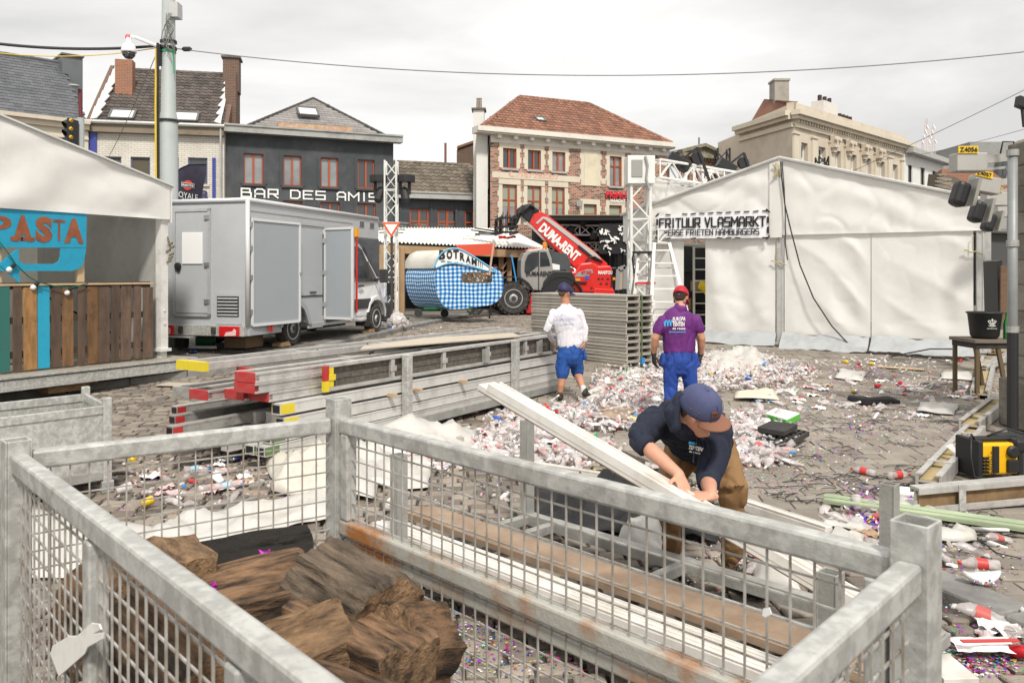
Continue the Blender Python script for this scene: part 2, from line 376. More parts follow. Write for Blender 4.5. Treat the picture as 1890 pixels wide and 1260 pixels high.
# ================= FACADES =================
class Fac:
    def __init__(s,px0,d0,px1,d1):
        s.a=V(((px0-CX)/F*d0,d0,0)); s.b=V(((px1-CX)/F*d1,d1,0)); s.L=(s.b-s.a).length; s.u=(s.b-s.a)/s.L
        n=V((s.u.y,-s.u.x,0)); s.n=n if n.dot(-s.a)>0 else -n
    def ud(s,px):
        k=(px-CX)/F; t=(k*s.a.y-s.a.x)/(s.u.x-k*s.u.y); return t,s.a.y+t*s.u.y
    def uz(s,px,py):
        t,d=s.ud(px); return t,CH-(py-HY)/F*d
    def p(s,u,z,o=0): return s.a+s.u*u+s.n*o+V((0,0,z))
    def px(s,px,py,o=0):
        u,z=s.uz(px,py); return s.p(u,z,o)
    def box(s,mb,u0,u1,z0,z1,o0,o1,r=None):
        mb.obox(s.p((u0+u1)/2,(z0+z1)/2,(o0+o1)/2),s.u*(u1-u0)/2,V((0,0,(z1-z0)/2)),s.n*(o1-o0)/2,r)
    def wall(s,mb,u0,u1,z0,z1,holes,th=.22,o=0):
        us=sorted({u0,u1,*[min(max(h[i],u0),u1) for h in holes for i in (0,1)]}); zs=sorted({z0,z1,*[min(max(h[i],z0),z1) for h in holes for i in (2,3)]})
        for i in range(len(us)-1):
            for j in range(len(zs)-1):
                cu,cz=(us[i]+us[i+1])/2,(zs[j]+zs[j+1])/2
                if any(h[0]<cu<h[1] and h[2]<cz<h[3] for h in holes): continue
                mb.face([s.p(us[i],zs[j],o),s.p(us[i+1],zs[j],o),s.p(us[i+1],zs[j+1],o),s.p(us[i],zs[j+1],o)])
        for h in holes:
            c=[(h[0],h[2]),(h[1],h[2]),(h[1],h[3]),(h[0],h[3])]
            for k in range(4):
                a,b=c[k],c[(k+1)%4]
                mb.face([s.p(*a,o),s.p(*b,o),s.p(*b,o-th),s.p(*a,o-th)])
    def rect(s,x0,y0,x1,y1):        # window rectangle from where its corners stand
        u0,_=s.uz(x0,y0); u1,_=s.uz(x1,y1); m=(x0+x1)/2
        _,z1=s.uz(m,y0); _,z0=s.uz(m,y1); return (u0,u1,z0,z1)
    def window(s,root,h,fm,gm,mull=1,trans=None,fw=.06,dep=.13,sill=None,o=0,curt=None):
        u0,u1,z0,z1=h; mb=MB(); f0,f1=o-dep-.03,o-dep+.05
        s.box(mb,u0,u0+fw,z0,z1,f0,f1); s.box(mb,u1-fw,u1,z0,z1,f0,f1)
        s.box(mb,u0+fw,u1-fw,z0,z0+fw,f0,f1); s.box(mb,u0+fw,u1-fw,z1-fw,z1,f0,f1)
        for k in range(1,mull+1):
            um=u0+(u1-u0)*k/(mull+1); s.box(mb,um-fw*.75,um+fw*.75,z0+fw,z1-fw,f0+.01,f1+.012)
        if trans: 
            zt=z0+(z1-z0)*trans; s.box(mb,u0+fw,u1-fw,zt-fw*.5,zt+fw*.5,f0+.012,f1+.005)
        w=mb.build('window',fm,root)
        g=MB(); g.face([s.p(u0+.02,z0+.02,o-dep),s.p(u1-.02,z0+.02,o-dep),s.p(u1-.02,z1-.02,o-dep),s.p(u0+.02,z1-.02,o-dep)])
        g.build('pane',gm,w)
        if curt:
            q=MB(); a,b=curt[1:]
            s.box(q,u0+fw,u1-fw,z0+(z1-z0)*a,z0+(z1-z0)*b,o-dep+.004,o-dep+.012); q.build('blind_or_reflection',curt[0],w)
        if sill:
            q=MB(); s.box(q,u0-.09,u1+.09,z0-.10,z0,o-dep,o+.09); q.build('sill',sill,w)
        return w
def inpoly(x,y,P):
    c=False; j=len(P)-1
    for i in range(len(P)):
        if (P[i][1]>y)!=(P[j][1]>y) and x<(P[j][0]-P[i][0])*(y-P[i][1])/(P[j][1]-P[i][1])+P[i][0]: c=not c
        j=i
    return c
def roof(root,poly,along,mat,base,tw=.27,th=.34,slate=False,name='roof',wave=.035):
    """poly: the planar corners of one slope; rows of single tiles laid on it"""
    poly=[V(p) for p in poly]; u=V(along).normalized(); n=(poly[1]-poly[0]).cross(poly[2]-poly[0]).normalized()
    if n.z<0: n=-n
    u=(u-n*u.dot(n)).normalized(); v=n.cross(u)
    if v.z<0: v=-v
    o=poly[0]; P=[((p-o).dot(u),(p-o).dot(v)) for p in poly]
    mb=MB(); mb.cm=0; mb.face([p-n*.03 for p in poly],.2)
    x0=min(p[0] for p in P); x1=max(p[0] for p in P); y0=min(p[1] for p in P); y1=max(p[1] for p in P)
    j=0; y=y0
    while y<y1:
        x=x0+(tw/2 if (slate and j%2) else 0)-(tw*.5)
        while x<x1:
            cxx,cyy=x+tw/2,y+th/2
            if inpoly(cxx,cyy,P):
                r=rnd.random(); jz=rnd.uniform(0,.006)
                if slate: pr=[(.01*tw,0),(.99*tw,0)]; lift=.018
                else: pr=[(0,0),(.28*tw,wave),(.55*tw,wave*.8),(.78*tw,0),(tw,-.002)]; lift=.03
                b=len(mb.v); m=len(pr)
                for yy,l in ((y,lift),(y+th,0.0)):
                    for a,c in pr: mb.v.append(tuple(o+u*(x+a)+v*yy+n*(c+l+jz)))
                for a,c in pr: mb.v.append(tuple(o+u*(x+a)+v*y+n*(-.02)))
                for i in range(m-1):
                    mb.add((b+i,b+i+1,b+m+i+1,b+m+i),r); mb.add((b+2*m+i,b+2*m+i+1,b+i+1,b+i),r)
            x+=tw
        y+=th; j+=1
    return mb.build(name,mat,base)
def ridge(mb,a,b,rad=.11,seg=.33):
    a=V(a);b=V(b); n=max(1,int((b-a).length/seg)); d=(b-a)/n
    for i in range(n):
        p=a+d*i; mb.tube([p,p+d*1.02],[rad*1.12,rad],n=8,r=rnd.random())
def skylight(base,poly,cx_,cy_,w,h,glass,frm):   # poly: three points of slope; centre along/up
    pass
def brickmat(name,c1,c2,mortar,scale=1,bw=.22,bh=.075,var=.25,mort=.012,rough=.85,bump=.5,dirt=.4,third=None):
    """brick courses in the wall's own plane: the along-wall axis is chosen from the surface normal"""
    m=bpy.data.materials.new(name); m.use_nodes=True; t=m.node_tree; N=t.nodes; Lk=t.links.new; p=N['Principled BSDF']
    p.inputs['Roughness'].default_value=rough; p.inputs['Specular IOR Level'].default_value=.25
    uv=N.new('ShaderNodeUVMap'); uv.uv_map='wall'
    b=N.new('ShaderNodeTexBrick'); b.inputs['Scale'].default_value=1; b.inputs['Brick Width'].default_value=bw; b.inputs['Row Height'].default_value=bh; b.inputs['Mortar Size'].default_value=mort
    b.inputs['Color1'].default_value=(*c1,1); b.inputs['Color2'].default_value=(*c2,1); b.inputs['Mortar'].default_value=(*mortar,1); b.inputs['Bias'].default_value=-.1; b.inputs['Mortar Smooth'].default_value=.2
    Lk(uv.outputs[0],b.inputs['Vector']); cur=b.outputs[0]
    tcn=N.new('ShaderNodeTexCoord')
    if third:
        v=N.new('ShaderNodeTexBrick'); v.inputs['Scale'].default_value=1; v.inputs['Brick Width'].default_value=bw; v.inputs['Row Height'].default_value=bh; v.inputs['Mortar Size'].default_value=0
        v.inputs['Color1'].default_value=(0,0,0,1); v.inputs['Color2'].default_value=(1,1,1,1); mpn=N.new('ShaderNodeMapping'); mpn.inputs['Location'].default_value=(bw*18,bh*24,0); Lk(uv.outputs[0],mpn.inputs[0]); Lk(mpn.outputs[0],v.inputs['Vector'])
        r=N.new('ShaderNodeMapRange'); r.inputs['From Min'].default_value=.62; r.inputs['From Max'].default_value=.75; Lk(v.outputs[0],r.inputs[0])
        f=N.new('ShaderNodeMath'); f.operation='MULTIPLY'; Lk(r.outputs[0],f.inputs[0])
        inv=N.new('ShaderNodeMath'); inv.operation='SUBTRACT'; inv.inputs[0].default_value=1; Lk(b.outputs[1],inv.inputs[1]); Lk(inv.outputs[0],f.inputs[1])
        x=N.new('ShaderNodeMix'); x.data_type='RGBA'; Lk(f.outputs[0],x.inputs[0]); Lk(cur,x.inputs[6]); x.inputs[7].default_value=(*third,1); cur=x.outputs[2]
    n=N.new('ShaderNodeTexNoise'); n.inputs['Scale'].default_value=.9; n.inputs['Detail'].default_value=8; Lk(tcn.outputs['Object'],n.inputs[0])
    r=N.new('ShaderNodeMapRange'); r.inputs['From Min'].default_value=.45; r.inputs['From Max'].default_value=.75; r.inputs['To Max'].default_value=dirt; Lk(n.outputs[0],r.inputs[0])
    x=N.new('ShaderNodeMix'); x.data_type='RGBA'; Lk(r.outputs[0],x.inputs[0]); Lk(cur,x.inputs[6]); x.inputs[7].default_value=(*[q*.55 for q in mortar],1); cur=x.outputs[2]
    Lk(cur,p.inputs['Base Color'])
    bp=N.new('ShaderNodeBump'); bp.inputs['Strength'].default_value=bump; bp.inputs['Distance'].default_value=.01; bp.invert=True; Lk(b.outputs[1],bp.inputs['Height']); Lk(bp.outputs[0],p.inputs['Normal'])
    return m
def walluv(o):
    """metres along the wall and metres up, on every face"""
    me=o.data; uv=me.uv_layers.new(name='wall')
    for f in me.polygons:
        n=f.normal; t=V((-n.y,n.x,0))
        if abs(n.z)>.8: t=V((1,0,0)); w2=V((0,1,0))
        else: t.normalize(); w2=V((0,0,1))
        for li in f.loop_indices:
            c=me.vertices[me.loops[li].vertex_index].co; uv.data[li].uv=(c.dot(t),c.dot(w2))
    return o
# ================= BUILDINGS =================
tile_d=M('dark_roof_tile',(.085,.07,.062),.7,var=.35,dirt=.35,dc=(.17,.15,.13),ds=1.2)
tile_b=M('brown_roof_tile',(.15,.125,.095),.75,var=.3,dirt=.5,dc=(.07,.06,.05),ds=1.0)
tile_r=M('red_roof_tile',(.24,.115,.075),.75,var=.3,dirt=.45,dc=(.10,.07,.055),ds=1.0)
slate_g=M('grey_slate',(.10,.105,.115),.6,var=.18,dirt=.3,dc=(.2,.2,.2),ds=1)
slate_l=M('light_slate',(.25,.235,.225),.75,var=.14,dirt=.6,dc=(.13,.11,.10),ds=.9)
rwood=M('red_brown_frame',(.38,.085,.035),.4,dirt=.2,ds=4)
zinc=M('zinc_gutter',(.42,.42,.40),.5,.2,dirt=.5,dc=(.2,.19,.17),ds=2)
creamw=M('cream_plaster',(.60,.53,.43),.8,c2=(.54,.47,.38),ns=.6,dirt=.4,dc=(.33,.28,.22),ds=.8)
cream2=M('pale_cream_render',(.62,.56,.45),.8,dirt=.35,dc=(.38,.33,.26),ds=.7)
whiteren=M('white_render',(.66,.65,.61),.8,dirt=.4,dc=(.4,.38,.34),ds=.8)
darkren=M('dark_grey_render',(.055,.06,.066),.8,c2=(.085,.09,.095),ns=1.3,lo=.45,hi=.75,dirt=.3,dc=(.16,.165,.17),ds=.8,bump=.2,bs=12)
skyglass=M('skylight_glass',(.62,.64,.64),.15,spec=.8)
brick_c=brickmat('chimney_brick',(.17,.085,.055),(.11,.06,.045),(.2,.17,.14))
brick_o=brickmat('orange_brick',(.38,.12,.05),(.28,.09,.045),(.3,.25,.2))
brick_r=brickmat('red_brick_wall',(.40,.16,.105),(.27,.11,.08),(.50,.42,.33),bw=.22,bh=.078,mort=.011,third=(.05,.035,.032),dirt=.25)
brick_w=brickmat('white_glazed_brick',(.66,.63,.56),(.60,.57,.50),(.38,.34,.28),bw=.26,bh=.09,mort=.008,rough=.45,dirt=.25)
brick_s=brickmat('slate_course',(.25,.235,.22),(.29,.275,.26),(.09,.08,.075),bw=.6,bh=.42,mort=.018)
def bldg(name,label,f,cat='building'):
    c=f.p(f.L/2,0,-3); return thing(name,label,cat,(c.x,c.y,.25))
def closed(f,mb,u0,u1,z0,z1,dep):        # side and back walls behind a facade
    for a,b in (((u0,0),(u0,-dep)),((u0,-dep),(u1,-dep)),((u1,-dep),(u1,0))):
        mb.face([f.p(a[0],z0,a[1]),f.p(b[0],z0,b[1]),f.p(b[0],z1,b[1]),f.p(a[0],z1,a[1])])
def chimney(root,f,u,z0,z1,o,w,d,mat,cap=zinc,pots=0,potm=None,pname='chimney'):
    mb=MB(); f.box(mb,u-w/2,u+w/2,z0,z1,o-d/2,o+d/2); c=walluv(mb.build(pname,mat,root))
    if cap: q=MB(); f.box(q,u-w/2-.08,u+w/2+.08,z1,z1+.09,o-d/2-.08,o+d/2+.08); q.build('cap',cap,c)
    for k in range(pots):
        q=MB(); pp=f.p(u-w/4+k*w*.4,z1+.09,o); q.lathe([(.09,0),(.075,.5),(.095,.52),(.095,.62)],pp); q.build('chimney_pot',potm or brick_o,c,smooth=False)
def slopept(f,e,zr,dep):   # slope from the eave height e at o=0 back to zr at o=-dep
    return lambda u,s: f.p(u,e+(zr-e)*s,-dep*s)
def roofwin(root,f,sp,u,s,w,hs):
    mb=MB(); a,b,c,d=sp(u-w/2,s),sp(u+w/2,s),sp(u+w/2,s+hs),sp(u-w/2,s+hs); n=(b-a).cross(d-a).normalized()
    if n.z<0:n=-n
    for p,q in ((a,b),(b,c),(c,d),(d,a)): mb.bar(p+n*.07,q+n*.07,.09,.14,n)
    fr=mb.build('roof_window',M('roof_window_frame',(.12,.115,.11),.5),root)
    g=MB(); g.face([p+n*.10 for p in (a,b,c,d)]); g.build('pane',skyglass,fr)

# --- slate-roofed house, far left
f=Fac(-260,30,163,35.2); b=bldg('town_house','cream house under a wide plain grey slate roof, leftmost of the row',f)
_,ze=f.uz(100,222); mb=MB(); f.wall(mb,0,f.L,.2,ze,[]); closed(f,mb,0,f.L,.2,ze,8); mb.build('wall',cream2,b)
mb=MB(); f.box(mb,-.1,f.L,ze-.28,ze-.06,0,.18); f.box(mb,-.1,f.L,ze-.06,ze+.10,0,.34); f.box(mb,-.1,f.L,ze-.7,ze-.62,0,.06); mb.build('cornice',creamw,b)
sp=slopept(f,ze,ze+3.45,4.3); uR=f.L-.0
roof(b,[sp(0,0),sp(uR,0),sp(uR,1),sp(0,1.0)],f.u,slate_g,b,tw=.3,th=.26,slate=True)
mb=MB(); ridge(mb,sp(0,1),sp(uR,1)); mb.build('ridge',slate_g,b)
mb=MB(); u1=f.ud(155)[0]; u2=f.ud(204)[0]; f.box(mb,u1,u2-.2,ze+.5,ze+3.7,-5.2,-3.6); f.box(mb,u1-.05,u2-.15,ze+3.7,ze+3.78,-5.25,-3.5); mb.build('dormer',M('lead_sheet',(.13,.14,.15),.6,dirt=.3),b)
# --- white brick house
f=Fac(160,35.4,414,36.6); b=bldg('brick_house','white glazed brick house with a dark tiled roof, stepped white flashings and two roof windows',f)
_,ze=f.uz(290,231)
H=[f.rect(*q) for q in ((189,289,224,340),(241,290,277,340),(293,290,330,340),(347,291,383,340))]
H+=[f.rect(189,425,224,520),f.rect(241,425,277,520),f.rect(347,425,383,520)]
mb=MB(); f.wall(mb,0,f.L,.2,ze-.25,H); closed(f,mb,0,f.L,.2,ze-.1,8); walluv(mb.build('wall',brick_w,b))
for h in H: f.window(b,h,M('blue_grey_frame',(.10,.12,.22),.5),glassd,mull=0,sill=creamw,curt=(M('brown_curtain',(.10,.085,.06),.8),.05,.95) if h is not H[3] else None)
mb=MB(); f.box(mb,-.05,f.L,ze-.42,ze-.05,-.1,.28,); mb.build('eave_board',M('weathered_wood',(.22,.18,.13),.8,dirt=.5),b)
mb=MB(); mb.tube([f.p(-.1,ze,.34),f.p(f.L+.05,ze,.34)],.09,n=8); mb.tube([f.p(f.L-.12,ze,.3),f.p(f.L-.12,.3,.12)],.05); mb.build('gutter',zinc,b)
mb=MB(); u0,z0=f.uz(160,880*.333); f.box(mb,.12,.42,2.6,f.uz(160,243)[1],0,.1); mb.build('blue_panel',M('blue_sign_panel',(.045,.06,.28),.4),b); mb=MB(); f.box(mb,f.L-.5,f.L-.36,1.8,f.uz(400,292)[1],0,.12); mb.build('blue_panel',M('blue_sign_panel',(.045,.06,.28),.4),b)
text('R',f.px(370,369,.08),f.u,(0,0,1),.42,M('navy_letter',(.04,.045,.13),.4),b,width=.42,off=.03)
q=f.uz(204,367)[0]
sp=slopept(f,ze,ze+3.35,4.2)
uL=.1
roof(b,[sp(uL,0),sp(f.L-.1,0),sp(f.L-.1,1),sp(uL,1)],f.u,tile_d,b,tw=.27,th=.30)
mb=MB(); ridge(mb,sp(uL,1),sp(f.L-.1,1)); mb.build('ridge',tile_d,b)
lead=M('white_flashing',(.62,.62,.60),.6,dirt=.3)
mb=MB(); mc=MB()
for k in range(7):
    s=k/7.0
    a=sp(uL+.05,s)+V((0,0,.12)); c=sp(uL+.4,s+.13)+V((0,0,.12)); d=sp(uL+.05,s+.17)+V((0,0,.25))
    mb.prism([a,sp(uL+.28,s+.02)+V((0,0,.12)),c,d],f.n*.05+V((0,0,.05)))
    a=sp(f.L-.15,s)+V((0,0,.12)); c=sp(f.L-.45,s+.03)+V((0,0,.12))
    mc.prism([a,c,sp(f.L-.3,s+.14)+V((0,0,.12)),sp(f.L-.15,s+.15)+V((0,0,.22))],f.n*.05+V((0,0,.05)))
mb.build('flashing',lead,b); mc.build('flashing',lead,b)
for U0,U1 in ((-.1,.08),(f.L-.16,f.L+.12)):
    mb=MB()
    P=[f.p(U0,ze-.1,.05),f.p(U0,ze+3.42,-4.2),f.p(U0,ze+2.7,-5.0),f.p(U0,ze-.1,-5)]; P[1].z+=.12
    mb.prism(P,f.u*(U1-U0)); walluv(mb.build('gable_wall',brick_c,b))
u,z=f.uz(178,103); chimney(b,f,u+.1+.5,ze+.6,ze+3.35,-2.4,.75,.6,brick_o,cap=None)
u=f.ud(416)[0]; chimney(b,f,f.L-.15,ze+2.4,ze+4.05,-4.0,.75,.9,brick_c,cap=M('chimney_cap',(.12,.1,.09),.8)); chimney(b,f,f.L+.06,ze+.1,ze+2.9,-2.0,.5,.6,brick_c,cap=None)
for x in (216,344): roofwin(b,f,sp,f.ud(x)[0]+(.1 if x<300 else -.1),.06,1.0,.15)
# --- dark bar
f=Fac(414,37,726,40.1); b=bldg('bar_building','dark grey bar with red window frames, white wall lettering and a hipped slate roof',f)
_,ze=f.uz(560,250)
H=[f.rect(450,284,486,340),f.rect(523,288,556,343),f.rect(592,292,624,346),f.rect(660,294,691,348)]
zt,zb=sum(h[3] for h in H)/4,sum(h[2] for h in H)/4; H=[(h[0],h[1],zb,zt) for h in H]
H2=[f.rect(x0,y,x1,y+60) for x0,x1,y in ((450,487,369),(522,558,371),(591,627,373),(659,693,375))]
zt=sum(h[3] for h in H2)/4; H2=[(h[0],h[1],zt-1.3,zt) for h in H2]
mb=MB(); f.wall(mb,0,f.L,.2,ze-.1,H+H2); closed(f,mb,0,f.L,.2,ze,8); mb.build('wall',darkren,b)
for k,h in enumerate(H): f.window(b,h,rwood,glassl if k<3 else glassd,sill=darkren)
for h in H2: f.window(b,h,rwood,glassd)
mb=MB()
for h in H+H2:      # raised render bands round the openings
    f.box(mb,h[0]-.16,h[0],h[2],h[3]+.14,0,.035); f.box(mb,h[1],h[1]+.16,h[2],h[3]+.14,0,.035); f.box(mb,h[0],h[1],h[3],h[3]+.14,0,.035)
mb.build('window_surround',darkren,b)
mb=MB(); f.box(mb,-.05,f.L+.35,ze-.12,ze+.16,0,.5); f.box(mb,-.05,f.L+.35,ze+.16,ze+.24,0,.56); mb.build('gutter_box',M('grey_gutter_box',(.36,.36,.34),.6,dirt=.5),b)
mb=MB(); f.box(mb,f.ud(512)[0],f.ud(648)[0],ze+.24,ze+.48,-.1,.30); mb.build('bare_board',M('bare_orange_board',(.42,.2,.09),.8,c2=(.5,.4,.3),ns=6),b)
L0,zz=f.uz(443,362); L1=f.ud(697)[0]; zt_=f.uz(443,347)[1]
U=[f.uz(443,362)[0],f.uz(514,364)[0],f.uz(534,365)[0],f.uz(601,367)[0],f.uz(620,368)[0],f.uz(697,370)[0]]
zb=f.uz(443,362)[1]; hh=.37
for wd,a,c in (('BAR',0,1),('DES',2,3),('AMIS',4,5)):
    strokes(wd,f.p(U[a]+.06,zb-.02,.02),f.u,(0,0,1),hh,U[c]-U[a]-.1,.19,lettw,b,depth=.03)
ap=W(578,182,43); A=f.p(.9,ze+.22,0); B=f.p(f.L-.35,ze+.22,0)
rf=roof(b,[A,B,ap],f.u,slate_l,b,tw=.48,th=.34,slate=True)
mb=MB(); mb.face([A,ap,f.p(.9,ze,-8)]); mb.face([B,f.p(f.L-.35,ze,-8),ap]); mb.face([f.p(.9,ze,-8),ap,f.p(f.L-.35,ze,-8)]); mb.build('roof_back',slate_l,b)
mb=MB(); ridge(mb,A,ap,.08); ridge(mb,B,ap,.08); mb.build('ridge',M('ridge_dark',(.06,.055,.05),.8,var=.2),b)
sp=slopept(f,ze+.22,ze+3.05,4.2); roofwin(b,f,sp,f.ud(579)[0],.33,.95,.18)
# --- low annex
f=Fac(722,40.6,912,42.4); b=bldg('bar_annex','low dark grey annex with brown tiled roof between the bar and the red brick house',f)
_,ze=f.uz(820,361)
H=[f.rect(756,385,792,430),f.rect(808,387,844,431),f.rect(858,389,891,432)]
zt=sum(h[3] for h in H)/3; H=[(h[0],h[1],zt-1.25,zt) for h in H]
mb=MB(); f.wall(mb,-.5,f.L-.1,.2,ze-.2,H); closed(f,mb,0,f.L-.1,.2,ze,7); mb.build('wall',darkren,b)
for h in H: f.window(b,h,rwood,glassd,trans=.5,fw=.085,curt=(M('shop_reflection',(.20,.19,.17),.6,c2=(.03,.03,.03),ns=3),.1,.42))  # mottled panel paints a shop reflection across the lower panes
mb=MB(); f.box(mb,-.6,f.L+.1,ze-.22,ze+.05,0,.45); f.box(mb,-.6,f.L+.1,ze+.05,ze+.12,0,.5); mb.build('gutter_box',zinc,b)
mb=MB()
for u in (.4,2.0,3.3,4.6): f.box(mb,u,u+.12,.3,ze-.3,0,.05)
mb.build('pilaster',darkren,b)
sp=slopept(f,ze+.05,ze+1.95,2.6)
roof(b,[sp(-.4,0),sp(f.L-.1,0),sp(f.L-.55,1),sp(-.4,1)],f.u,tile_b,b,tw=.33,th=.36,wave=.05)
mb=MB(); ridge(mb,sp(-.4,1),sp(f.L-.55,1)); mb.build('ridge',tile_b,b)
# --- red brick house
f=Fac(905,40,1231,44.8); b=bldg('brick_house','red brick house with cream window surrounds, white cornice and hipped red tile roof',f)
_,ze=f.uz(1060,257)
row1=[f.rect(x0,y0,x1,y1) for x0,y0,x1,y1 in ((928,274,953,311),(974,277,998,313),(1019,281,1043,317))]
zt,zb=sum(h[3] for h in row1)/3,sum(h[2] for h in row1)/3; row1=[(h[0],h[1],zb,zt) for h in row1]
h5=f.rect(1125,289,1147,344); row2=[f.rect(x0,343,x1,400) for x0,x1 in ((927,954),(973,999),(1018,1042))]
zt=sum(h[3] for h in row2)/3; row2=[(h[0],h[1],zt-2.0,zt) for h in row2]
row3=[f.rect(1077,377,1101,400),f.rect(1124,379,1147,402)]
mb=MB(); f.wall(mb,0,f.L,.2,ze-.15,row1+[h5]+row2+row3); walluv(mb.build('wall',brick_r,b))
mb=MB(); BK=V((-.045,1,0))*8; c4=[f.p(0,.2),f.p(0,.2)+BK,f.p(f.L,.2)+BK,f.p(f.L,.2)]
for i_ in range(3): mb.face([c4[i_],c4[i_+1],c4[i_+1]+V((0,0,ze-.2)),c4[i_]+V((0,0,ze-.2))])
mb.build('side_wall',whiteren,b)
def surround(h,w=.2,st=True):
    mb=MB(); z=h[2]; k=0
    f.box(mb,h[0]-w,h[1]+w,h[3],h[3]+w*1.3,0,.03)
    while z<h[3]-.05:
        z2=min(z+.28,h[3]); e=.07*(k%2) if st else 0
        f.box(mb,h[0]-w-e,h[0],z,z2,0,.03); f.box(mb,h[1],h[1]+w+e,z,z2,0,.03); z=z2; k+=1
    mb.build('window_surround',cream2,b)
grn=M('pale_green_blind',(.30,.32,.25),.7); 
for h in row1: f.window(b,h,rwood,glassd if h is not row1[2] else glassl,sill=zinc); surround(h)
f.window(b,h5,rwood,glassl,trans=.68,sill=zinc); surround(h5)
for h in row2: f.window(b,h,rwood,glassl,trans=.62,curt=(grn,.45,.97)); surround(h)
for h in row3: f.window(b,h,rwood,glassl,mull=0,trans=.2,curt=(grn,.3,.97)); surround(h)
mb=MB(); hb=f.rect(1078,281,1102,343); f.box(mb,*hb,0,.05); mb.build('blind_window',M('blind_window_cream',(.66,.60,.45),.8,dirt=.2),b); surround(hb)
hb2=f.rect(1170,290,1196,330); surround(hb2)
mb=MB(); z0,z1=f.uz(1000,333)[1],f.uz(1000,322)[1]; 

for a_,b_ in ((.1,hb[0]-.25),(hb[1]+.25,h5[0]-.25),(h5[1]+.25,f.L)): mb=MB(); f.box(mb,a_,b_,z0,z1,.0,.024); mb.build('plaster_band',cream2,b)
pk=M('faded_red_letters',(.62,.30,.23),.8,c2=(.62,.54,.44),ns=8,lo=.42,hi=.6)
text('Charlatan',f.p(f.ud(938)[0],z0+.1,.03),f.u,(0,0,1),.36,pk,b,width=f.ud(1030)[0]-f.ud(938)[0],shear=.4,off=.02)
mb=MB(); f.box(mb,-.9,f.L+.25,ze-.06,ze+.18,-.2,.55); f.box(mb,-.9,f.L+.25,ze-.14,ze-.06,-.2,.42); f.box(mb,-.0,f.L+.1,ze-.5,ze-.14,0,.06); mb.build('cornice',M('cornice_cream_white',(.68,.65,.58),.6,dirt=.2),b)
for k in range(12):
    q=MB(); u=.35+k*(f.L-.6)/11.2; f.box(q,u-.1,u+.1,ze-.30,ze-.14,.06,.36); q.build('bracket',M('cornice_cream_white',(0,0,0)),b)
el=f.p(-.6,ze+.18,.3); er=f.p(f.L+.1,ze+.18,.3); rl=W(960,179,44.3); rr_=W(1086,191,46.15); rr_.z=rl.z
roof(b,[el,er,rr_,rl],f.u,tile_r,b,tw=.24,th=.30)
BK=V((-.045,1,0))*8; bl=el+BK; br=er+BK
roof(b,[bl,el,rl],(el-bl),tile_r,b,tw=.24,th=.30)
mb=MB(); mb.face([er,br,rr_]); mb.face([bl,rl,rr_,br]); mb.build('roof_back',tile_r,b)
mb=MB(); ridge(mb,el,rl); ridge(mb,er,rr_); ridge(mb,rl,rr_); mb.build('ridge',tile_r,b)
s=f.ud(1020)[0]; sp=lambda u,t:el+(er-el)*((u+.6)/(f.L+.7))+(rl-el-f.u*(rl-el).dot(f.u))*t; roofwin(b,f,sp,s-.3,.27,.5,.10)
mb=MB(); mb2=f.p(-.0,0,0)
mb.prism([f.p(-.62,.3,-.3),f.p(-.005,.3,-.3),f.p(-.005,.3,-.3)+BK*.8,f.p(-.62,.3,-.3)+BK*.8],V((0,0,ze-.4))); mb.build('rendered_side',whiteren,b)
c=W(884,205,41.2); mb=MB(); mb.box(c.x-.27,c.x+.27,40.9,41.6,.3,c.z); q_=mb.build('chimney',whiteren,b); mb=MB(); mb.box(c.x-.36,c.x+.36,40.8,41.7,c.z,c.z+.09); mb.build('cap',M('chimney_cap',(.12,.1,.09),.8),q_)
for k in (0,1): mb=MB(); mb.lathe([(.08,0),(.065,.5),(.08,.55)],(c.x-.06+.14*k,41.2,c.z+.09),n=10); mb.build('chimney_pot',brick_o,q_)

chimney(b,f,f.L-.7,ze-.2,ze+1.15,-3,.7,.7,whiteren,pots=1); chimney(b,f,f.L+.35,ze-3,ze+.15,-1,.5,.9,brick_c,cap=None)
redl=M('red_letter',(.60,.012,.03),.35)
sg=thing('wall_sign','red and white brewery lettering fixed on the red brick house above its right windows','sign',f.p(f.ud(1135)[0],4.6,.1))
x0=f.ud(1116)[0]; x1=f.ud(1160)[0]; z0=f.uz(1135,366)[1]
q=MB(); f.box(q,x0,x1,z0+.02,z0+.05,.0,.08); f.box(q,x0,x1,z0+.18,z0+.2,.0,.08); q.build('bracket',blackm,sg)
text('PRIMUS',f.p(x0,z0,.12),f.u,(0,0,1),.34,redl,sg,width=x1-x0,off=.035)
text('HAACHT',f.p(x0+.3,z0-.2,.12),f.u,(0,0,1),.15,lettw,sg,width=(x1-x0)*.62,off=.02)
mb=MB(); 
for k in range(4): mb.tube([f.p(f.ud(1063)[0]+k*.09,f.uz(1063,381)[1],.15),f.p(f.ud(1063)[0]+k*.09,f.uz(1063,370)[1],.15)],.04,n=6)
mb.build('vent_pipes',zinc,b)
# --- brick house behind
f=Fac(843,50,905,53); b=bldg('brick_house','brown brick house seen only by its upper corner behind the white chimney',f)
mb=MB(); a=f.p(0,.3);c=f.p(0,f.uz(845,275)[1]); mb.prism([f.p(0,.3),f.p(5,.3),f.p(5,f.uz(900,240)[1]),f.p(0,f.uz(845,278)[1])],V((-.05,1,0))*5); walluv(mb.build('wall',brick_c,b))
mb=MB(); p0=f.p(-.1,f.uz(845,276)[1]+.02,.1); p1=f.p(5,f.uz(900,239)[1]+.05,.1); mb.prism([p0,p1,p1+V((0,0,.15)),p0+V((0,0,.15))],V((-.05,1,0))*5.2); mb.tube([f.p(.15,6,-1),f.p(.15,f.uz(848,262)[1],-1)],.08,n=6); mb.build('roof',tile_r,b)
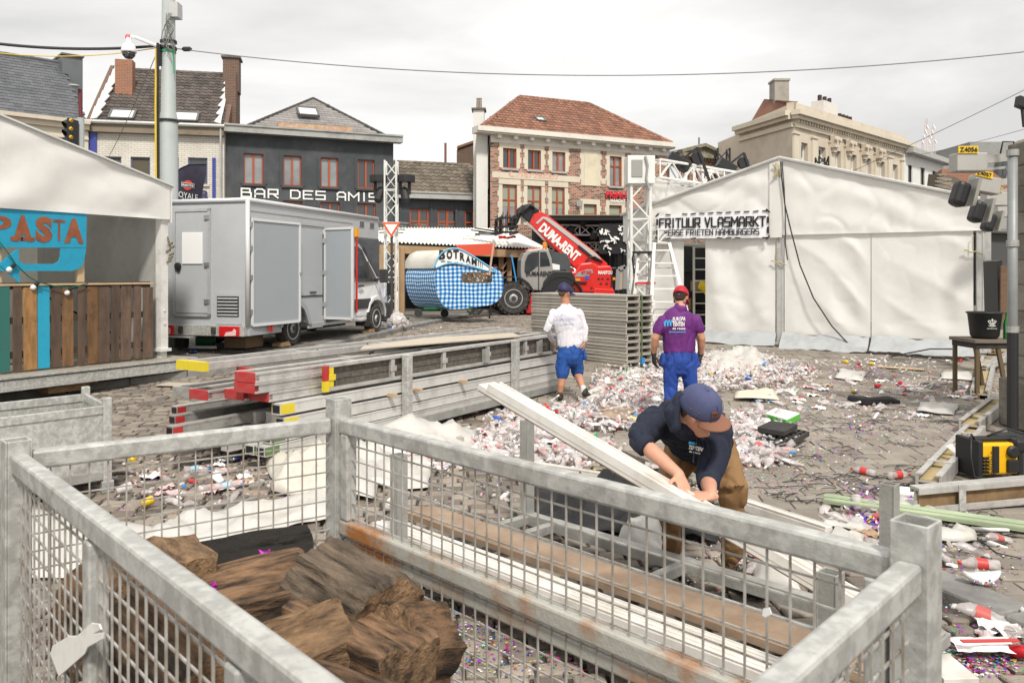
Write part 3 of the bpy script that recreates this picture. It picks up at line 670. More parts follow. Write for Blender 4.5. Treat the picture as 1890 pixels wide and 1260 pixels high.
# --- ornate gabled house
f=Fac(1256,52,1335,54); b=bldg('gabled_house','small ornate house with a weathered stone pediment seen above the lighting truss',f)
og=M('mossy_stone',(.34,.30,.22),.9,c2=(.16,.15,.10),ns=2.5,bump=.5,bs=6,dirt=.5)
z0=f.uz(1290,292)[1]; mb=MB(); f.wall(mb,0,f.L,.3,z0,[(k*.75+.35,k*.75+.8,z0-1.9,z0-.9) for k in range(3)]); walluv(mb.build('wall',brick_r,b))
mb=MB(); zp=f.uz(1295,268)[1]; f.box(mb,-.1,f.L+.1,z0,z0+.22,0,.35)
mb.prism([f.p(0,z0+.22,.1),f.p(f.L,z0+.22,.1),f.p(f.L/2,zp-.1,.1)],-f.n*.4)
mb.bar(f.p(-.15,z0+.3,.1),f.p(f.L/2,zp,.1),.45,.2); mb.bar(f.p(f.L+.15,z0+.3,.1),f.p(f.L/2,zp,.1),.45,.2)
for k in range(9): f.box(mb,k*.31+.08,k*.31+.2,z0-.16,z0,0,.2)
f.box(mb,-.1,f.L+.1,z0-.6,z0-.5,0,.12); mb.build('pediment',og,b)
mb=MB(); mb.face([f.p(-.1,z0+.3,0),f.p(f.L/2,zp,0),f.p(f.L/2,zp,-7),f.p(-.1,z0+.3,-7)]); mb.face([f.p(f.L+.1,z0+.3,0),f.p(f.L/2,zp,0),f.p(f.L/2,zp,-7),f.p(f.L+.1,z0+.3,-7)]); mb.tube([f.p(2.6,zp-.5,-1),f.p(2.6,zp+.7,-1)],.05); mb.build('roof',slate_g,b)
# --- classical cream building
f=Fac(1465,45,1675,56.6); b=bldg('mansion','cream classical mansion with dentil cornice, pilasters and tall chimneys',f)
z1=f.uz(1465,212)[1]; zp=f.uz(1465,187)[1]
tw=[f.rect(x0,300,x1,340) for x0,x1 in ((1479,1491),(1511,1524),(1542,1552),(1571,1581),(1599,1608),(1624,1633),(1648,1657))]
zt=f.uz(1485,264)[1]; tw=[(h[0],h[1],zt-2.9,zt) for h in tw]
tw+=[(h[0],h[1],zt-7,zt-4.2) for h in tw]
mb=MB(); f.wall(mb,0,f.L,.2,z1,tw,th=.35); f.box(mb,.15,f.L,z1+.1,zp,-.5,-.1)
g2=Fac(1465,45,1325,52.5)
g2.n=-V((g2.u.y,-g2.u.x,0)) if V((g2.u.y,-g2.u.x,0)).dot(-g2.a)<0 else V((g2.u.y,-g2.u.x,0))
zr=g2.uz(1365,238)[1]
uA=g2.ud(1365)[0]
mb.face([g2.p(0,.2),g2.p(uA,.2),g2.p(uA,z1),g2.p(0,z1)])
mb.face([g2.p(0,z1,-.15),g2.p(uA,z1,-.15),g2.p(uA,zp-.35,-.15),g2.p(0,zp,-.15)])
mb.face([g2.p(uA,.2),g2.p(g2.L,.2),g2.p(g2.L,g2.uz(1330,262)[1]),g2.p(uA,zp-.9)])
mb.build('wall',creamw,b)
for h in tw: f.window(b,h,whitep,glassd,mull=0,trans=.7,dep=.3,fw=.1)
mb=MB()
for (ff,LL) in ((f,f.L+.3),(g2,uA)):
    ff.box(mb,-.3 if ff is f else 0,LL,z1-.05,z1+.22,0,.55); ff.box(mb,-.2 if ff is f else 0,LL,z1-.25,z1-.05,0,.35); ff.box(mb,0,LL,z1-.6,z1-.5,0,.08); ff.box(mb,0,LL,zt+.75,zt+1.0,0,.14)
for k in range(48): f.box(mb,k*.335+.1,k*.335+.26,z1-.42,z1-.25,0,.22)
mb.build('cornice',cream2,b)
for k in range(8):
    q=MB(); u=tw[0][0]-.75 if k==0 else ((tw[k-1][1]+tw[k][0])/2 if k<7 else tw[6][1]+.7)
    f.box(q,u-.3,u+.3,.3,zt+.35,0,.12); f.box(q,u-.36,u+.36,zt+.35,zt+.45,0,.18); pl=q.build('pilaster',cream2,b)
    if 2<=k<=5:
        q=MB(); f.box(q,u-.3,u+.3,zt+.05,zt+.72,.12,.42); f.box(q,u-.2,u+.2,zt-.2,zt+.05,.12,.3); 
        for s in (-1,1): q.lathe([(.0,0),(.13,.02),(.13,.12),(0,.14)],f.p(u+s*.26,zt+.5,.42),f.n,n=10)
        q.build('capital',creamw,pl)
mb=MB(); e0,e1=f.p(.2,zp,-.3),f.p(f.L,zp,-.3); r0=f.p(1.2,zp+1.35,-3); 
R0=f.p(2.6,zp+1.0,-3.2); R1=f.p(f.L-1,zp+1.0,-3.2); mb.face([e0,e1,R1,R0]); mb.face([g2.p(0,zp,-.3),R0,g2.p(uA,zp-.9,-.3)]); mb.build('roof',tile_r,b)
c=W(1439,187,48); zc=W(1439,152,48).z; mb=MB(); mb.box(c.x-.42,c.x+.42,47.6,48.6,zp-.8,zc); q=mb.build('chimney',M('grey_chimney_render',(.33,.31,.27),.85,dirt=.4),b)
mb=MB(); mb.box(c.x-.48,c.x+.48,47.54,48.66,zc,zc+.12); mb.build('cap',M('grey_chimney_render',(0,0,0)),q)
for (x0,x1,yt,m,nm) in ((1532,1560,201,creamw,0),(1560,1586,187,whiteren,3),(1597,1622,222,brick_c,4)):
    u0,u1=f.ud(x0)[0]+.5,f.ud(x1)[0]+.5; z=f.uz((x0+x1)/2,yt)[1]+.25; mb=MB(); f.box(mb,u0,u1,zp-1,z,-2.4,-1.6); c_=walluv(mb.build('chimney',m,b))
    for k in range(nm): q=MB(); q.lathe([(.13,0),(.13,.4),(.10,.42)],f.p(u0+(u1-u0)*(k+.5)/nm,z,-2)); q.build('chimney_pot',M('dark_pot',(.05,.03,.025),.8),c_)
# --- white building right
f=Fac(1672,56,1741,62); b=bldg('white_building','plain white building with a flat dark roof edge right of the cream mansion',f)
zt=f.uz(1672,283)[1]; wz=[f.rect(1676,305,1684,343),f.rect(1699,310,1707,348),f.rect(1721,316,1728,352)]
mb=MB(); f.wall(mb,-.3,f.L,.3,zt,wz,th=.3); closed(f,mb,-.3,f.L,.3,zt,8); mb.build('wall',M('bright_white_render',(.72,.72,.69),.8,dirt=.15),b)
for h in wz: f.window(b,h,blackm,glassd,mull=0)
mb=MB(); f.box(mb,-.3,f.L+.6,zt,zt+.35,-8,.6); mb.build('roof_slab',zinc,b)
mb=MB(); f.box(mb,.1,1.3,zt+.35,zt+1.75,-3,-2); f.box(mb,1.9,4.1,zt+.35,zt+1.55,-3.5,-2.4); bx=mb.build('penthouse',whiteren,b)
mb=MB(); f.box(mb,.2,1.2,zt+.9,zt+1.5,-2,-1.97); f.box(mb,2.1,2.9,zt+.7,zt+1.4,-2.4,-2.37);f.box(mb,3.1,3.9,zt+.7,zt+1.4,-2.4,-2.37); mb.build('pane',glassd,bx)
an=thing('antenna_mast','white lattice antenna mast rising behind the white building','antenna',W(1712,330,80))
mb=MB()
for x,yt,wd in ((1710,219,.35),(1722,236,.25),(1703,262,.2)):
    bt=W(x,300,80); tp=W(x,yt,80)
    for sx in (-1,0,1): mb.tube([bt+V((sx*wd,0,0)),tp+V((sx*wd*.3,0,0))],.035,n=4)
    n=int((tp.z-bt.z)/.5)
    for k in range(n): z=bt.z+k*.5; ww=wd*(1-.7*k/n); mb.bar((bt.x-ww,80,z),(bt.x+ww,80,z+.25),.04,.04)
mb.build('mast',M('mast_white',(.6,.5,.48),.6),an)
mb=MB()
for k in range(9): mb.bar(W(1702+k*3,262-(k%4)*9,80),W(1704+k*3,261-(k%4)*9,80),.12,.4)
mb.build('aerials',whitep,an)
# --- brick row and far blocks at the right
f=Fac(1735,33,1812,28); b=bldg('brick_house','low house with brown tile roof and orange brick wall behind the big tent',f)
f=Fac(1736,34,1800,31); z0=f.uz(1760,352)[1]
mb=MB(); f.wall(mb,-1,f.L+2,.3,z0,[]); closed(f,mb,-1,f.L+2,.3,z0,6); walluv(mb.build('wall',brick_o,b))
A=f.px(1734,352,.2);B=f.px(1802,372,.2);C_=W(1736,318,37); roof(b,[A,B,C_],B-A,tile_b,b,tw=.25,th=.3)
b=thing('brick_house','orange brick gable end with sloping top in front of the concrete offices','building',W(1790,505,44))
mb=MB(); mb.prism([W(1738,505,44),W(1830,505,44),W(1850,330,44),W(1815,305,44),W(1780,305,44),W(1757,312,44),W(1738,312,44)],V((1,3,0))); walluv(mb.build('wall',brick_o,b))
mb=MB(); mb.prism([W(1730,372,38),W(1830,372,38),W(1765,327,38),W(1736,322,38)],V((.2,1.5,.2))); mb.build('roof',tile_b,b)
b=thing('office_block','grey concrete office block with window bands far behind on the right','building',W(1820,505,95))
conc=M('grey_concrete',(.27,.27,.255),.85,dirt=.3)
mb=MB(); 
for x0,x1,yt in ((1738,1790,295),(1790,1890,262),(1838,1960,288)):
    a=W(x0,505,95); c=W(x1,yt,95); mb.box(a.x,c.x,95 if x0<1800 else 93,110,0,c.z)
mb.build('wall',conc,b)
for j in range(5):
    q=MB(); z=W(1800,300+j*16,92.9); 
    for k in range(6): x=W(1842+k*9,300,92.9).x; q.box(x,x+.42,92.85,92.98,z.z-.45,z.z+.2)
    q.build('window',glassd,b)
# ================= TENTS =================
def nz(p,f=1.0): return noise.noise(V(p)*f)
def cloth(mb,A,B,C,D,nu,nv,nrm,amp=.03,freq=1.2,fold=None,seed=0,pin=True,r=None):
    """A-B bottom, D-C top; wrinkles are real relief along nrm"""
    A,B,C,D=map(V,(A,B,C,D)); nrm=V(nrm).normalized()
    def fn(u,v):
        p=A.lerp(B,u).lerp(D.lerp(C,u),v)
        k=(min(1,6*u*(1),6*(1-u))*min(1,8*v,8*(1-v))) if pin else 1
        q=V((u*(B-A).length,v*(D-A).length,seed))
        d=nz(q,freq)*amp+nz(q,freq*3.1)*amp*.3-(1-min(1,abs(nz(q+V((3,7,1)),freq*1.6))*5))*amp*.35
        if fold: d+=fold(u,v,q)
        return p+nrm*d*k
    mb.grid(fn,nu,nv,r)
polem=M('tent_profile_alu',(.52,.52,.50),.45,.25,dirt=.45,dc=(.2,.18,.15),ds=5)
# --- big white tent (frituur)
f=Fac(1163,18.92,1810,15.3); um=f.ud(1440)[0]
TE=3.2; TV=2.68; TA=4.28; TB=.36
tent=thing('frame_tent','large white frame tent with a taped paper banner over its half-open doorway','tent',f.p(um,TB,0),group=None)
Lr=f.L; dep=10.0
mb=MB()
diag=lambda u,v,q: .035*math.sin((q.x*1.0+q.y*1.5)*3.1+1.2*nz(q,.8))*max(0,min(1,1.6*u))
def gabl(u0,u1,ua,zt0,zt1,zb,seed,nu):
    def fn(u,v):
        uu=u0+(u1-u0)*u; zt=zt0+(zt1-zt0)*u; z=zb+(zt-zb)*v
        k=min(1,8*v,8*(1-v),10*u,10*(1-u)); q=V((uu,z,seed))
        d=nz(q,1.1)*.014+nz(q,3.5)*.009+.012*math.sin((uu*.9+z*2.2+seed)*4.2+2.5*nz(q,.7))-.02*(1-min(1,abs(nz(q+V((5,2,0)),1.7))*5))
        return f.p(uu,z,.06+d*max(k,.0))
    mb.grid(fn,nu*2,30)
gabl(-.15,um-.04,0,TE+.02,TA,TV-.08,3,40); gabl(um+.04,Lr+.12,0,TA,TE,TV-.02,8,48)
mb.build('gable_cloth',tentm,tent,smooth=True)
mb=MB(); f.box(mb,um-.2,um+.05,TV-.07,TA-.05,.07,.095); mb.build('centre_strip',tentm,tent)
mb=MB()
for u0,u1,z0,z1 in ((-.2,um,TE,TA),(Lr+.15,um,TE,TA)):      # piped edge of the roof sheet
    mb.tube([f.p(u0,z0+.01,.1),f.p(u1,z1+.01,.1)],.035,n=6)
mb.build('edge_piping',M('grey_piping',(.5,.5,.48),.6,dirt=.4),tent)
mb=MB()
for s0,s1,z0,z1 in ((-.2,um,TE,TA),(um,Lr+.15,TA,TE)):
    A=f.p(s0,z0,.1);B=f.p(s1,z1,.1);cloth(mb,A,B,B-f.n*dep,A-f.n*dep,16,16,(0,0,1),.02,seed=s0)
mb.build('roof_sheet',tentm,tent,smooth=True)
mb=MB()   # right wall panels and skirts
def foldr(u,v,q): a_=math.sin((q.x*.8+q.y*1.15)*6.5+3*nz(q,.5)); return (.030*a_+.022*max(0,a_)**4)*(0.25+.75*u)*(.6+.6*nz(q+V((1,1,0)),.7)) + .02*math.sin(q.x*9+nz(q,1)*3)*(1-v)**2
um1=f.ud(1607)[0]
wz0=TB+.22
for u0,u1 in ((um+.09,um1),(um1+.015,Lr-.12)):
    cloth(mb,f.p(u0,wz0,.0),f.p(u1,wz0,0),f.p(u1,TV+.03,0),f.p(u0,TV+.03,0),64,64,f.n,.014,fold=foldr,seed=u0)
mb.build('front_wall',tentm,tent,smooth=True)
mb=MB()
for u0,u1 in ((um+.05,um1-.02),(um1+.02,Lr-.1)):
    cloth(mb,f.p(u0,TB-.04,.42),f.p(u1,TB-.04,.42),f.p(u1,wz0+.02,.03),f.p(u0,wz0+.02,.03),30,8,(0,0,1),.06,freq=2.2,seed=u0+5,pin=False)
ud0=f.ud(1262)[0]; ud1=f.ud(1302)[0]
cloth(mb,f.p(ud1-.1,TB,.25),f.p(um-.05,TB-.02,.3),f.p(um-.08,wz0+.02,.03),f.p(ud1,wz0+.02,.03),20,6,(0,0,1),.05,freq=2,pin=False)
mb.build('ground_skirt',M('skirt_grey',(.42,.44,.45),.6,dirt=.5,dc=(.2,.19,.17),ds=3,trans=.1),tent,smooth=True)
mb=MB(); cloth(mb,f.p(ud1,wz0-.05,0),f.p(um-.1,wz0,0),f.p(um-.1,TV,0),f.p(ud1,TV,0),24,30,f.n,.05,fold=lambda u,v,q:.03*math.sin(q.x*5+q.y*1.1+nz(q,.8)*2)+.12*(1-u)**6*math.sin(v*PI),seed=2)
mb.build('door_curtain',tentm,tent,smooth=True)
mb=MB(); cloth(mb,f.p(.12,wz0-.1,0),f.p(ud0,wz0-.1,0),f.p(ud0,TV,0),f.p(.12,TV,0),14,24,f.n,.04,fold=lambda u,v,q:.02*math.sin(q.x*8),seed=7)
mb.build('left_wall',tentm,tent,smooth=True)
mb=MB(); # rear and side walls, floor cloth inside
cloth(mb,f.p(Lr,TB,-.2),f.p(Lr,TB,-dep),f.p(Lr,TE-.05,-dep),f.p(Lr,TE-.05,-.2),14,12,f.u,.05,seed=4)
cloth(mb,f.p(2.6,TB,-dep),f.p(Lr,TB,-dep),f.p(Lr,TE,-dep),f.p(2.6,TE,-dep),14,12,f.n,.05,seed=5)
mb.build('rear_wall',tentm,tent,smooth=True)
for u in (0,um,Lr):
    mb=MB(); z1=TE-.02 if u!=um else TV+.1; w_=.11
    f.box(mb,u-w_/2-.02,u+w_/2+.02,TB+.05,z1,-.12,.02); f.box(mb,u-.1,u+.1,TB,TB+.05,-.2,.1)
    for e in (-1,1): f.box(mb,u+e*.045-.012,u+e*.045+.012,TB+.06,z1,.02,.035)
    if u==Lr: f.box(mb,u-.0,u+.17,TB,z1-.05,-.2,-.1)
    mb.build('pole',polem,tent)
for k,(px,py) in enumerate(((1437,482),(1795,462))):
    q=MB(); c=f.px(px,py,.08); pts=[c+f.u*(-.14+.05*i)+V((0,0,.02*math.sin(i*2)-.01*i)) for i in range(7)]; q.tube(pts,.014,n=6); q.tube([c,c+V((0,0,.25)),c+V((0,0,.28))+f.u*.03],.008,n=6); q.build('rope_tie',M('yellowed_rope',(.42,.36,.22),.9),tent)
q=MB(); c=f.p(um-.05,TA-.14,.12)
for i in range(5): q.tube([c+V((rnd.uniform(-.08,.08),0,rnd.uniform(-.03,.05))),c+V((rnd.uniform(-.06,.06),-.04,-.1)),c+V((rnd.uniform(-.1,.1),-.02,-.26))],.016,n=6)
q.build('knotted_ropes',M('yellowed_rope',(0,0,0)),tent)
# inside: a table frame and crates glimpsed through the gap
ins=thing('shelf_rack','shelf rack before an added black panel that darkens the gap of the big tent doorway','rack',f.p(.6,TB,-2.8))
mb=MB()
for u in (.05,1.05): mb.bar(f.p(u,TB,-2.8),f.p(u,TB+2.1,-2.8),.06,.06)
f.box(mb,-.1,1.2,TB,TB+2.25,-3.35,-3.3)  # black panel added behind the shelves to darken the doorway gap
for z in (.5,1.0,1.55): f.box(mb,.0,1.1,TB+z,TB+z+.05,-3.2,-2.8)
mb.build('frame',blackm,ins)
mb=MB(); f.box(mb,.15,.5,TB+.55,TB+.85,-3.1,-2.85); f.box(mb,.5,.9,TB+1.05,TB+1.3,-3.1,-2.85); mb.build('boxes',M('brown_card',(.3,.2,.12),.8),ins)
yj=MB(); c=f.px(1270,540,-1.2); yj.tube([c+V((-.12,0,.16)),c+V((0,0,.12)),c+V((.12,0,-.05)),c+V((.1,0,-.3))],[.09,.12,.11,.07],n=8); tag(yj.build('jacket',M('yellow_cloth',(.8,.6,.03),.7),smooth=True),'bright yellow jacket hanging in the big tent doorway','jacket')
# banner
bn=thing('paper_banner','white paper banner with black lettering held by black tape on the big tent','banner',f.px(1320,420,.16))
c4=[f.px(x,y,.15) for x,y in ((1218,441),(1421,439),(1421,390),(1218,398))]
mb=MB(); cloth(mb,c4[0],c4[1],c4[2],c4[3],16,6,f.n,.004,seed=1,pin=False); mb.build('paper',M('paper_white',(.80,.80,.82),.6),bn,smooth=True)
ux=(c4[1]-c4[0]).normalized(); h=c4[3]-c4[0]; wd=(c4[1]-c4[0]).length
strokes('FRITUUR VLASMARKT',c4[0]+h*.47+ux*.06,ux,(0,0,1),h.length*.36,wd-.12,.19,lettk,bn,depth=.022)
strokes('VERSE FRIETEN HAMBURGERS',c4[0]+h*.13+ux*.17,ux,(0,0,1),h.length*.22,wd-.36,.17,lettk,bn,depth=.022)
mb=MB()
for k in range(26):
    t=k/26*2
    if k<13: p=c4[3]+(c4[2]-c4[3])*((k+.3)/12.6); 
    else: p=c4[0]+(c4[1]-c4[0])*((k-13+.3)/12.6)
    if rnd.random()<.4: continue
    an=rnd.uniform(-.12,.12); d=ux*math.cos(an)+V((0,0,math.sin(an))); mb.obox(p+f.n*.02,d*.06,d.cross(f.n)*.013,f.n*.002)
for p,s in ((c4[0],-1),(c4[1],1),(c4[2],-1),(c4[3],1)):
    d=(ux+V((0,0,s))).normalized(); mb.obox(p+f.n*.025,d*.055,d.cross(f.n)*.018,f.n*.002)
for s in (.3,.7):
    for q in (c4[0],c4[1]): mb.obox(q+h*s+f.n*.025,V((0,0,.07)),ux*.022,f.n*.002)
mb.build('tape',blackp,bn)
# black cable drooping over the tent front
cb=MB()
P=[(1444,300),(1446,330),(1452,380),(1464,430),(1480,490),(1505,550),(1538,600),(1568,632),(1590,645)]
cb.tube([f.px(x,y,.16 if i<3 else .13+.04*i*.3) for i,(x,y) in enumerate(P)]+[f.px(1640,655,.6),f.px(1720,640,.5),f.px(1760,640,.5)],.014,n=6)
tag(cb.build('cable',blackp,smooth=True),'long black cable hanging from the tent peak to the ground','cable')
cb=MB(); cb.tube([f.px(x,y,.13) for x,y in ((1446,300),(1450,350),(1452,400),(1452,450),(1456,480))],.011,n=6)
tag(cb.build('cable',blackp,smooth=True),'short black cable ending in mid air beside the tent centre pole','cable')

# --- pasta stall tent on the left
f=Fac(0,11.6,306,14.0); PF=f
TZ=.42
pt=thing('stall_tent','white gabled tent over the timber pasta stall at the left edge','tent',f.p(f.L,.2,0))
zv=lambda u: 2.78
zeR=3.33; slope=.26; uR=f.L+.02
mb=MB()
def fn(u,v):
    uu=-2.4+(uR+2.4)*u; zt=zeR+(uR-uu)*slope; z=zv(uu)+(zt-zv(uu))*v; q=V((uu,z,3)); k=min(1,7*v+.25,7*(1-v),10*(1-u))
    return f.p(uu,z,.08+k*(nz(q,1.3)*.05+nz(q,4)*.015+.02*math.sin((uu*1.2-z*2)*3+nz(q,.7)*2)))
mb.grid(fn,60,20); mb.build('gable_cloth',tentm,pt,smooth=True)
mb=MB(); A=f.p(-2.4,zeR+(uR+2.4)*slope+.02,.1);B=f.p(uR+.05,zeR+.02,.1); cloth(mb,A,B,B-f.n*5,A-f.n*5,24,14,(0,0,1),.03); 
mb.build('roof_sheet',tentm,pt,smooth=True)
mb=MB(); mb.tube([A,B],.03,n=6); mb.build('edge_piping',M('grey_piping',(0,0,0)),pt)
mb=MB(); cloth(mb,f.p(uR+.03,zv(0)-.05,.1),f.p(uR+.05,zv(0)-.05,-4.8),f.p(uR+.05,zeR+.02,-4.8),f.p(uR+.03,zeR+.02,.1),20,8,f.u,.04); mb.build('side_valance',tentm,pt,smooth=True)
mb=MB(); cloth(mb,f.p(uR-.12,TZ,-.12),f.p(uR-.12,TZ,-5),f.p(uR-.12,3.3,-5),f.p(uR-.12,3.3,-.12),60,20,f.u,.05,fold=lambda u,v,q:.13*math.sin(q.x*7+q.y*1.9+1.5*nz(q,.5))*(1-.4*v),seed=9)
cloth(mb,f.p(-3,TZ,-5),f.p(uR,TZ,-5),f.p(uR,3.6,-5),f.p(-3,3.9,-5),40,12,f.n,.05,seed=11)
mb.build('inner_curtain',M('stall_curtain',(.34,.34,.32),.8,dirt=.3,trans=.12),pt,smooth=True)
mb=MB(); f.box(mb,uR-.13,uR+.01,TZ+.15,zv(0)+.4,-.12,.02); f.box(mb,uR-.17,uR+.05,TZ+.1,TZ+.15,-.16,.06); f.box(mb,uR-.12,uR,TZ-.06,TZ+.1,-.1,0); 
for z in (.22,.45): mb.tube([f.p(uR-.06,TZ+.35+z,.02),f.p(uR-.06,TZ+.35+z,.035)],.02,n=8)
mb.build('pole',M('white_tent_pole',(.66,.65,.62),.5,dirt=.35,ds=4),pt)
q=MB(); c=f.p(uR+.03,zv(0)-.12,.03)
q.bar(c+V((-.1,0,.08)),c+V((.02,-.02,-.35)),.035,.015); 
for k in range(6): q.obox(c+V((.02+rnd.uniform(-.03,.05),-.03,-.3-k*.06)),V((.03,.01,.012)),V((0,.02,0)),V((.006,0,.02)))
q.build('ratchet_strap',M('brass_buckle',(.22,.18,.10),.5,.5),pt)
q=MB(); q.bar(f.p(uR-.2,TZ+.05,-.2),f.p(uR-2.3,3.1,-4.6),.03,.03); q.bar(f.p(uR-.2,3.1,-4.6),f.p(uR-2.6,TZ,-.3),.02,.02); q.build('brace',blackm,pt)
# floor platform
pl=thing('stage_floor','low aluminium and board platform carrying the pasta stall','platform',f.p(1.5,.2,0))
mb=MB(); f.box(mb,-3,f.L+.28,TZ-.09,TZ-.01,-5,.42); mb.build('deck',M('grey_deck_board',(.30,.27,.22),.8,dirt=.6),pl)
mb=MB(); f.box(mb,-3,f.L+.25,TZ-.15,TZ-.05,.42,.48); f.box(mb,-3,f.L+.25,TZ-.03,TZ-.005,.36,.5); f.box(mb,-3,f.L+.2,TZ-.2,TZ-.15,.3,.5); mb.build('edge_beam',galv,pl)
mb=MB(); f.box(mb,f.L+.05,f.L+.42,TZ-.16,TZ-.06,.30,.50); mb.build('red_end',M('red_end_cap',(.30,.03,.03),.5,dirt=.4),pl)
for u in (-1.6,.9): 
    q=MB(); f.box(q,u-.35,u+.3,.08,.17,-.3,.25); f.box(q,u-.1,u+.4,.17,.245,-.25,.3); q.build('timber_block',wood,pl)
# pallet fence
pf=thing('pallet_fence','upright pallet boards with one bright blue and one teal board, forming the stall counter','counter',f.p(1,TZ,0))
cols=[('teal_board',(.03,.14,.12)),('weathered_board',(.13,.085,.06)),('warm_board',(.36,.19,.07)),('blue_board',(.02,.33,.50)),('weathered_board',(.16,.105,.065)),('warm_board2',(.25,.135,.06)),('weathered_board',(.16,.105,.065)),('warm_board2',(.25,.14,.07)),('weathered_board',(.13,.085,.055)),('weathered_board',(0,0,0)),('weathered_board',(0,0,0)),('weathered_board',(0,0,0)),('weathered_board',(0,0,0))]
xs=[(-8,15),(21,37),(41,66),(67,89),(92,109),(113,133),(140,154),(159,179),(179,199),(202,217),(220,239),(244,257),(261,279)]
for (x0,x1),(nm,c) in zip(xs,cols):
    q=MB(); u0,u1=f.ud(x0)[0],f.ud(x1)[0]; zt=f.uz(x0,527)[1]+rnd.uniform(-.03,.0)
    o=rnd.uniform(0,.012); t=rnd.uniform(-.01,.01)
    q.prism([f.p(u0,TZ+.02,.02+o),f.p(u1,TZ+.02,.02+o),f.p(u1+t,zt,.02+o),f.p(u0+t,zt,.02+o)],f.n*.022,rnd.random())
    if nm in('weathered_board','warm_board','warm_board2'):
        m=M(nm,c,.8,c2=(c[0]*.45,c[1]*.45,c[2]*.5),ns=2.4,nd=9,lo=.4,hi=.75,stretch=(5,5,.8),var=.3,bump=.35,bs=20,dirt=.6,dc=(.045,.03,.02),ds=5)
    else: m=M(nm,c,.6,dirt=.25,dc=(.05,.09,.1),ds=5,bump=.15)
    q.build('board',m,pf,bevel=.003)
q=MB()
for z in (.25,.75,1.25): f.box(q,-2,f.ud(276)[0],TZ+z-.05,TZ+z+.05,-.03,.018)
q.build('rail',M('dark_board',(.07,.05,.035),.9,dirt=.3),pf)
q=MB(); zt=f.uz(140,526)[1]; f.box(q,-2,f.ud(279)[0],zt,zt+.03,-.05,.06); q.build('top_plank',M('pale_plank',(.55,.42,.26),.7,c2=(.45,.32,.2),ns=3),pf)
# posts and sign
for x,lb in ((150,'short bare timber post carrying the right end of the pasta sign'),(-4,'bare timber post half cut off by the left edge behind the blue arrow')):
    q=MB(); u=f.ud(x)[0]; zb=zt; z1=f.uz(x,385)[1]; f.box(q,u-.055,u+.055,zb,z1+.1,-.06,-.0); tag(q.build('post',M('pale_plank',(0,0,0)),bevel=.004),lb,'post')
ps=thing('pasta_sign','blue painted wooden sign with cut-out brown letters and an arrow bending left','sign',f.px(70,440,.05))
blu=M('blue_sign_paint',(.015,.30,.47),.6,dirt=.35,dc=(.03,.16,.22),ds=8,bump=.15)
ub=lambda x,y: f.uz(x,y)
def poly(pts,o0,o1,mat,name,root,fa=f):
    q=MB(); q.prism([fa.p(*fa.uz(x,y),o0) for x,y in pts],fa.n*(o1-o0)); return q.build(name,mat,root)
poly([(-70,457),(155,457),(156,400),(153,394),(146,391),(-70,384)],.03,.055,blu,'board',ps)
poly([(-20,500),(30,500),(130,500),(146,494),(151,484),(155,462),(155,457.5),(108,457.5),(108,474),(104,483),(96,487),(40,487),(31,481),(30,458),(-8,489)],.03,.05,blu,'arrow',ps)
poly([(-4,490),(30,459),(32,523)],.0505,.06,blu,'arrow_head',ps)
brl=M('letter_wood',(.30,.10,.04),.7,c2=(.2,.06,.03),ns=5)
zb=f.uz(60,443)[1]
ux=[f.ud(x)[0] for x in (-34,17,19,56,61,92,93,116,114,150)]
for ch,a,b_,off in (('P',ux[0],ux[1],.03),('A',ux[2],ux[3],.10),('S',ux[4],ux[5],.10),('T',ux[6],ux[7],.0),('A',ux[8],ux[9],.10)):
    text(ch,f.p(a,zb,.058),f.u,(0,0,1),.33,brl,ps,width=b_-a,off=off*.6)
q=MB(); 
for a,b_ in ((ux[2],ux[2]+.14),(ux[3]-.14,ux[3])): f.box(q,a-.03,b_+.03,zb-.02,zb+.04,.055,.0605)
q.build('lettering',brl,ps)
# white cabinet inside
q=MB(); f.box(q,-1.2,f.ud(95)[0]+.5,TZ,2.6,-1.9,-1.2); tag(q.build('cabinet',M('cabinet_cream',(.60,.58,.52),.5,dirt=.3),bevel=.01),'tall pale cabinet inside the stall behind the pasta sign','cabinet')
# string lights
sl_=thing('string_lights','green cable with white bulbs strung across the pallet counter','string lights',f.px(60,500,.1))
q=MB(); P=[(-20,430),(10,470),(22,488),(45,510),(62,520),(90,527),(110,530),(128,530),(155,523)]; q.tube([f.px(x,y,.1) for x,y in P],.009,n=5); q.build('cable',M('green_cable',(.01,.12,.07),.5),sl_,smooth=True)
for x,y in ((20,487),(64,520),(126,530)):
    q=MB(); c=f.px(x,y,.11); q.lathe([(.018,0),(.025,.01),(.025,.07),(.02,.075)],c,(-.5,-.2,-.6),n=8); bb=q.build('socket',blackp,sl_)
    q=MB(); d=V((-.5,-.2,-.6)).normalized(); q.lathe([(.02,.07),(.035,.09),(.042,.115),(.035,.14),(.01,.155)],c,d,n=10); q.build('bulb',M('bulb_white',(.75,.75,.72),.3),sl_,smooth=True)

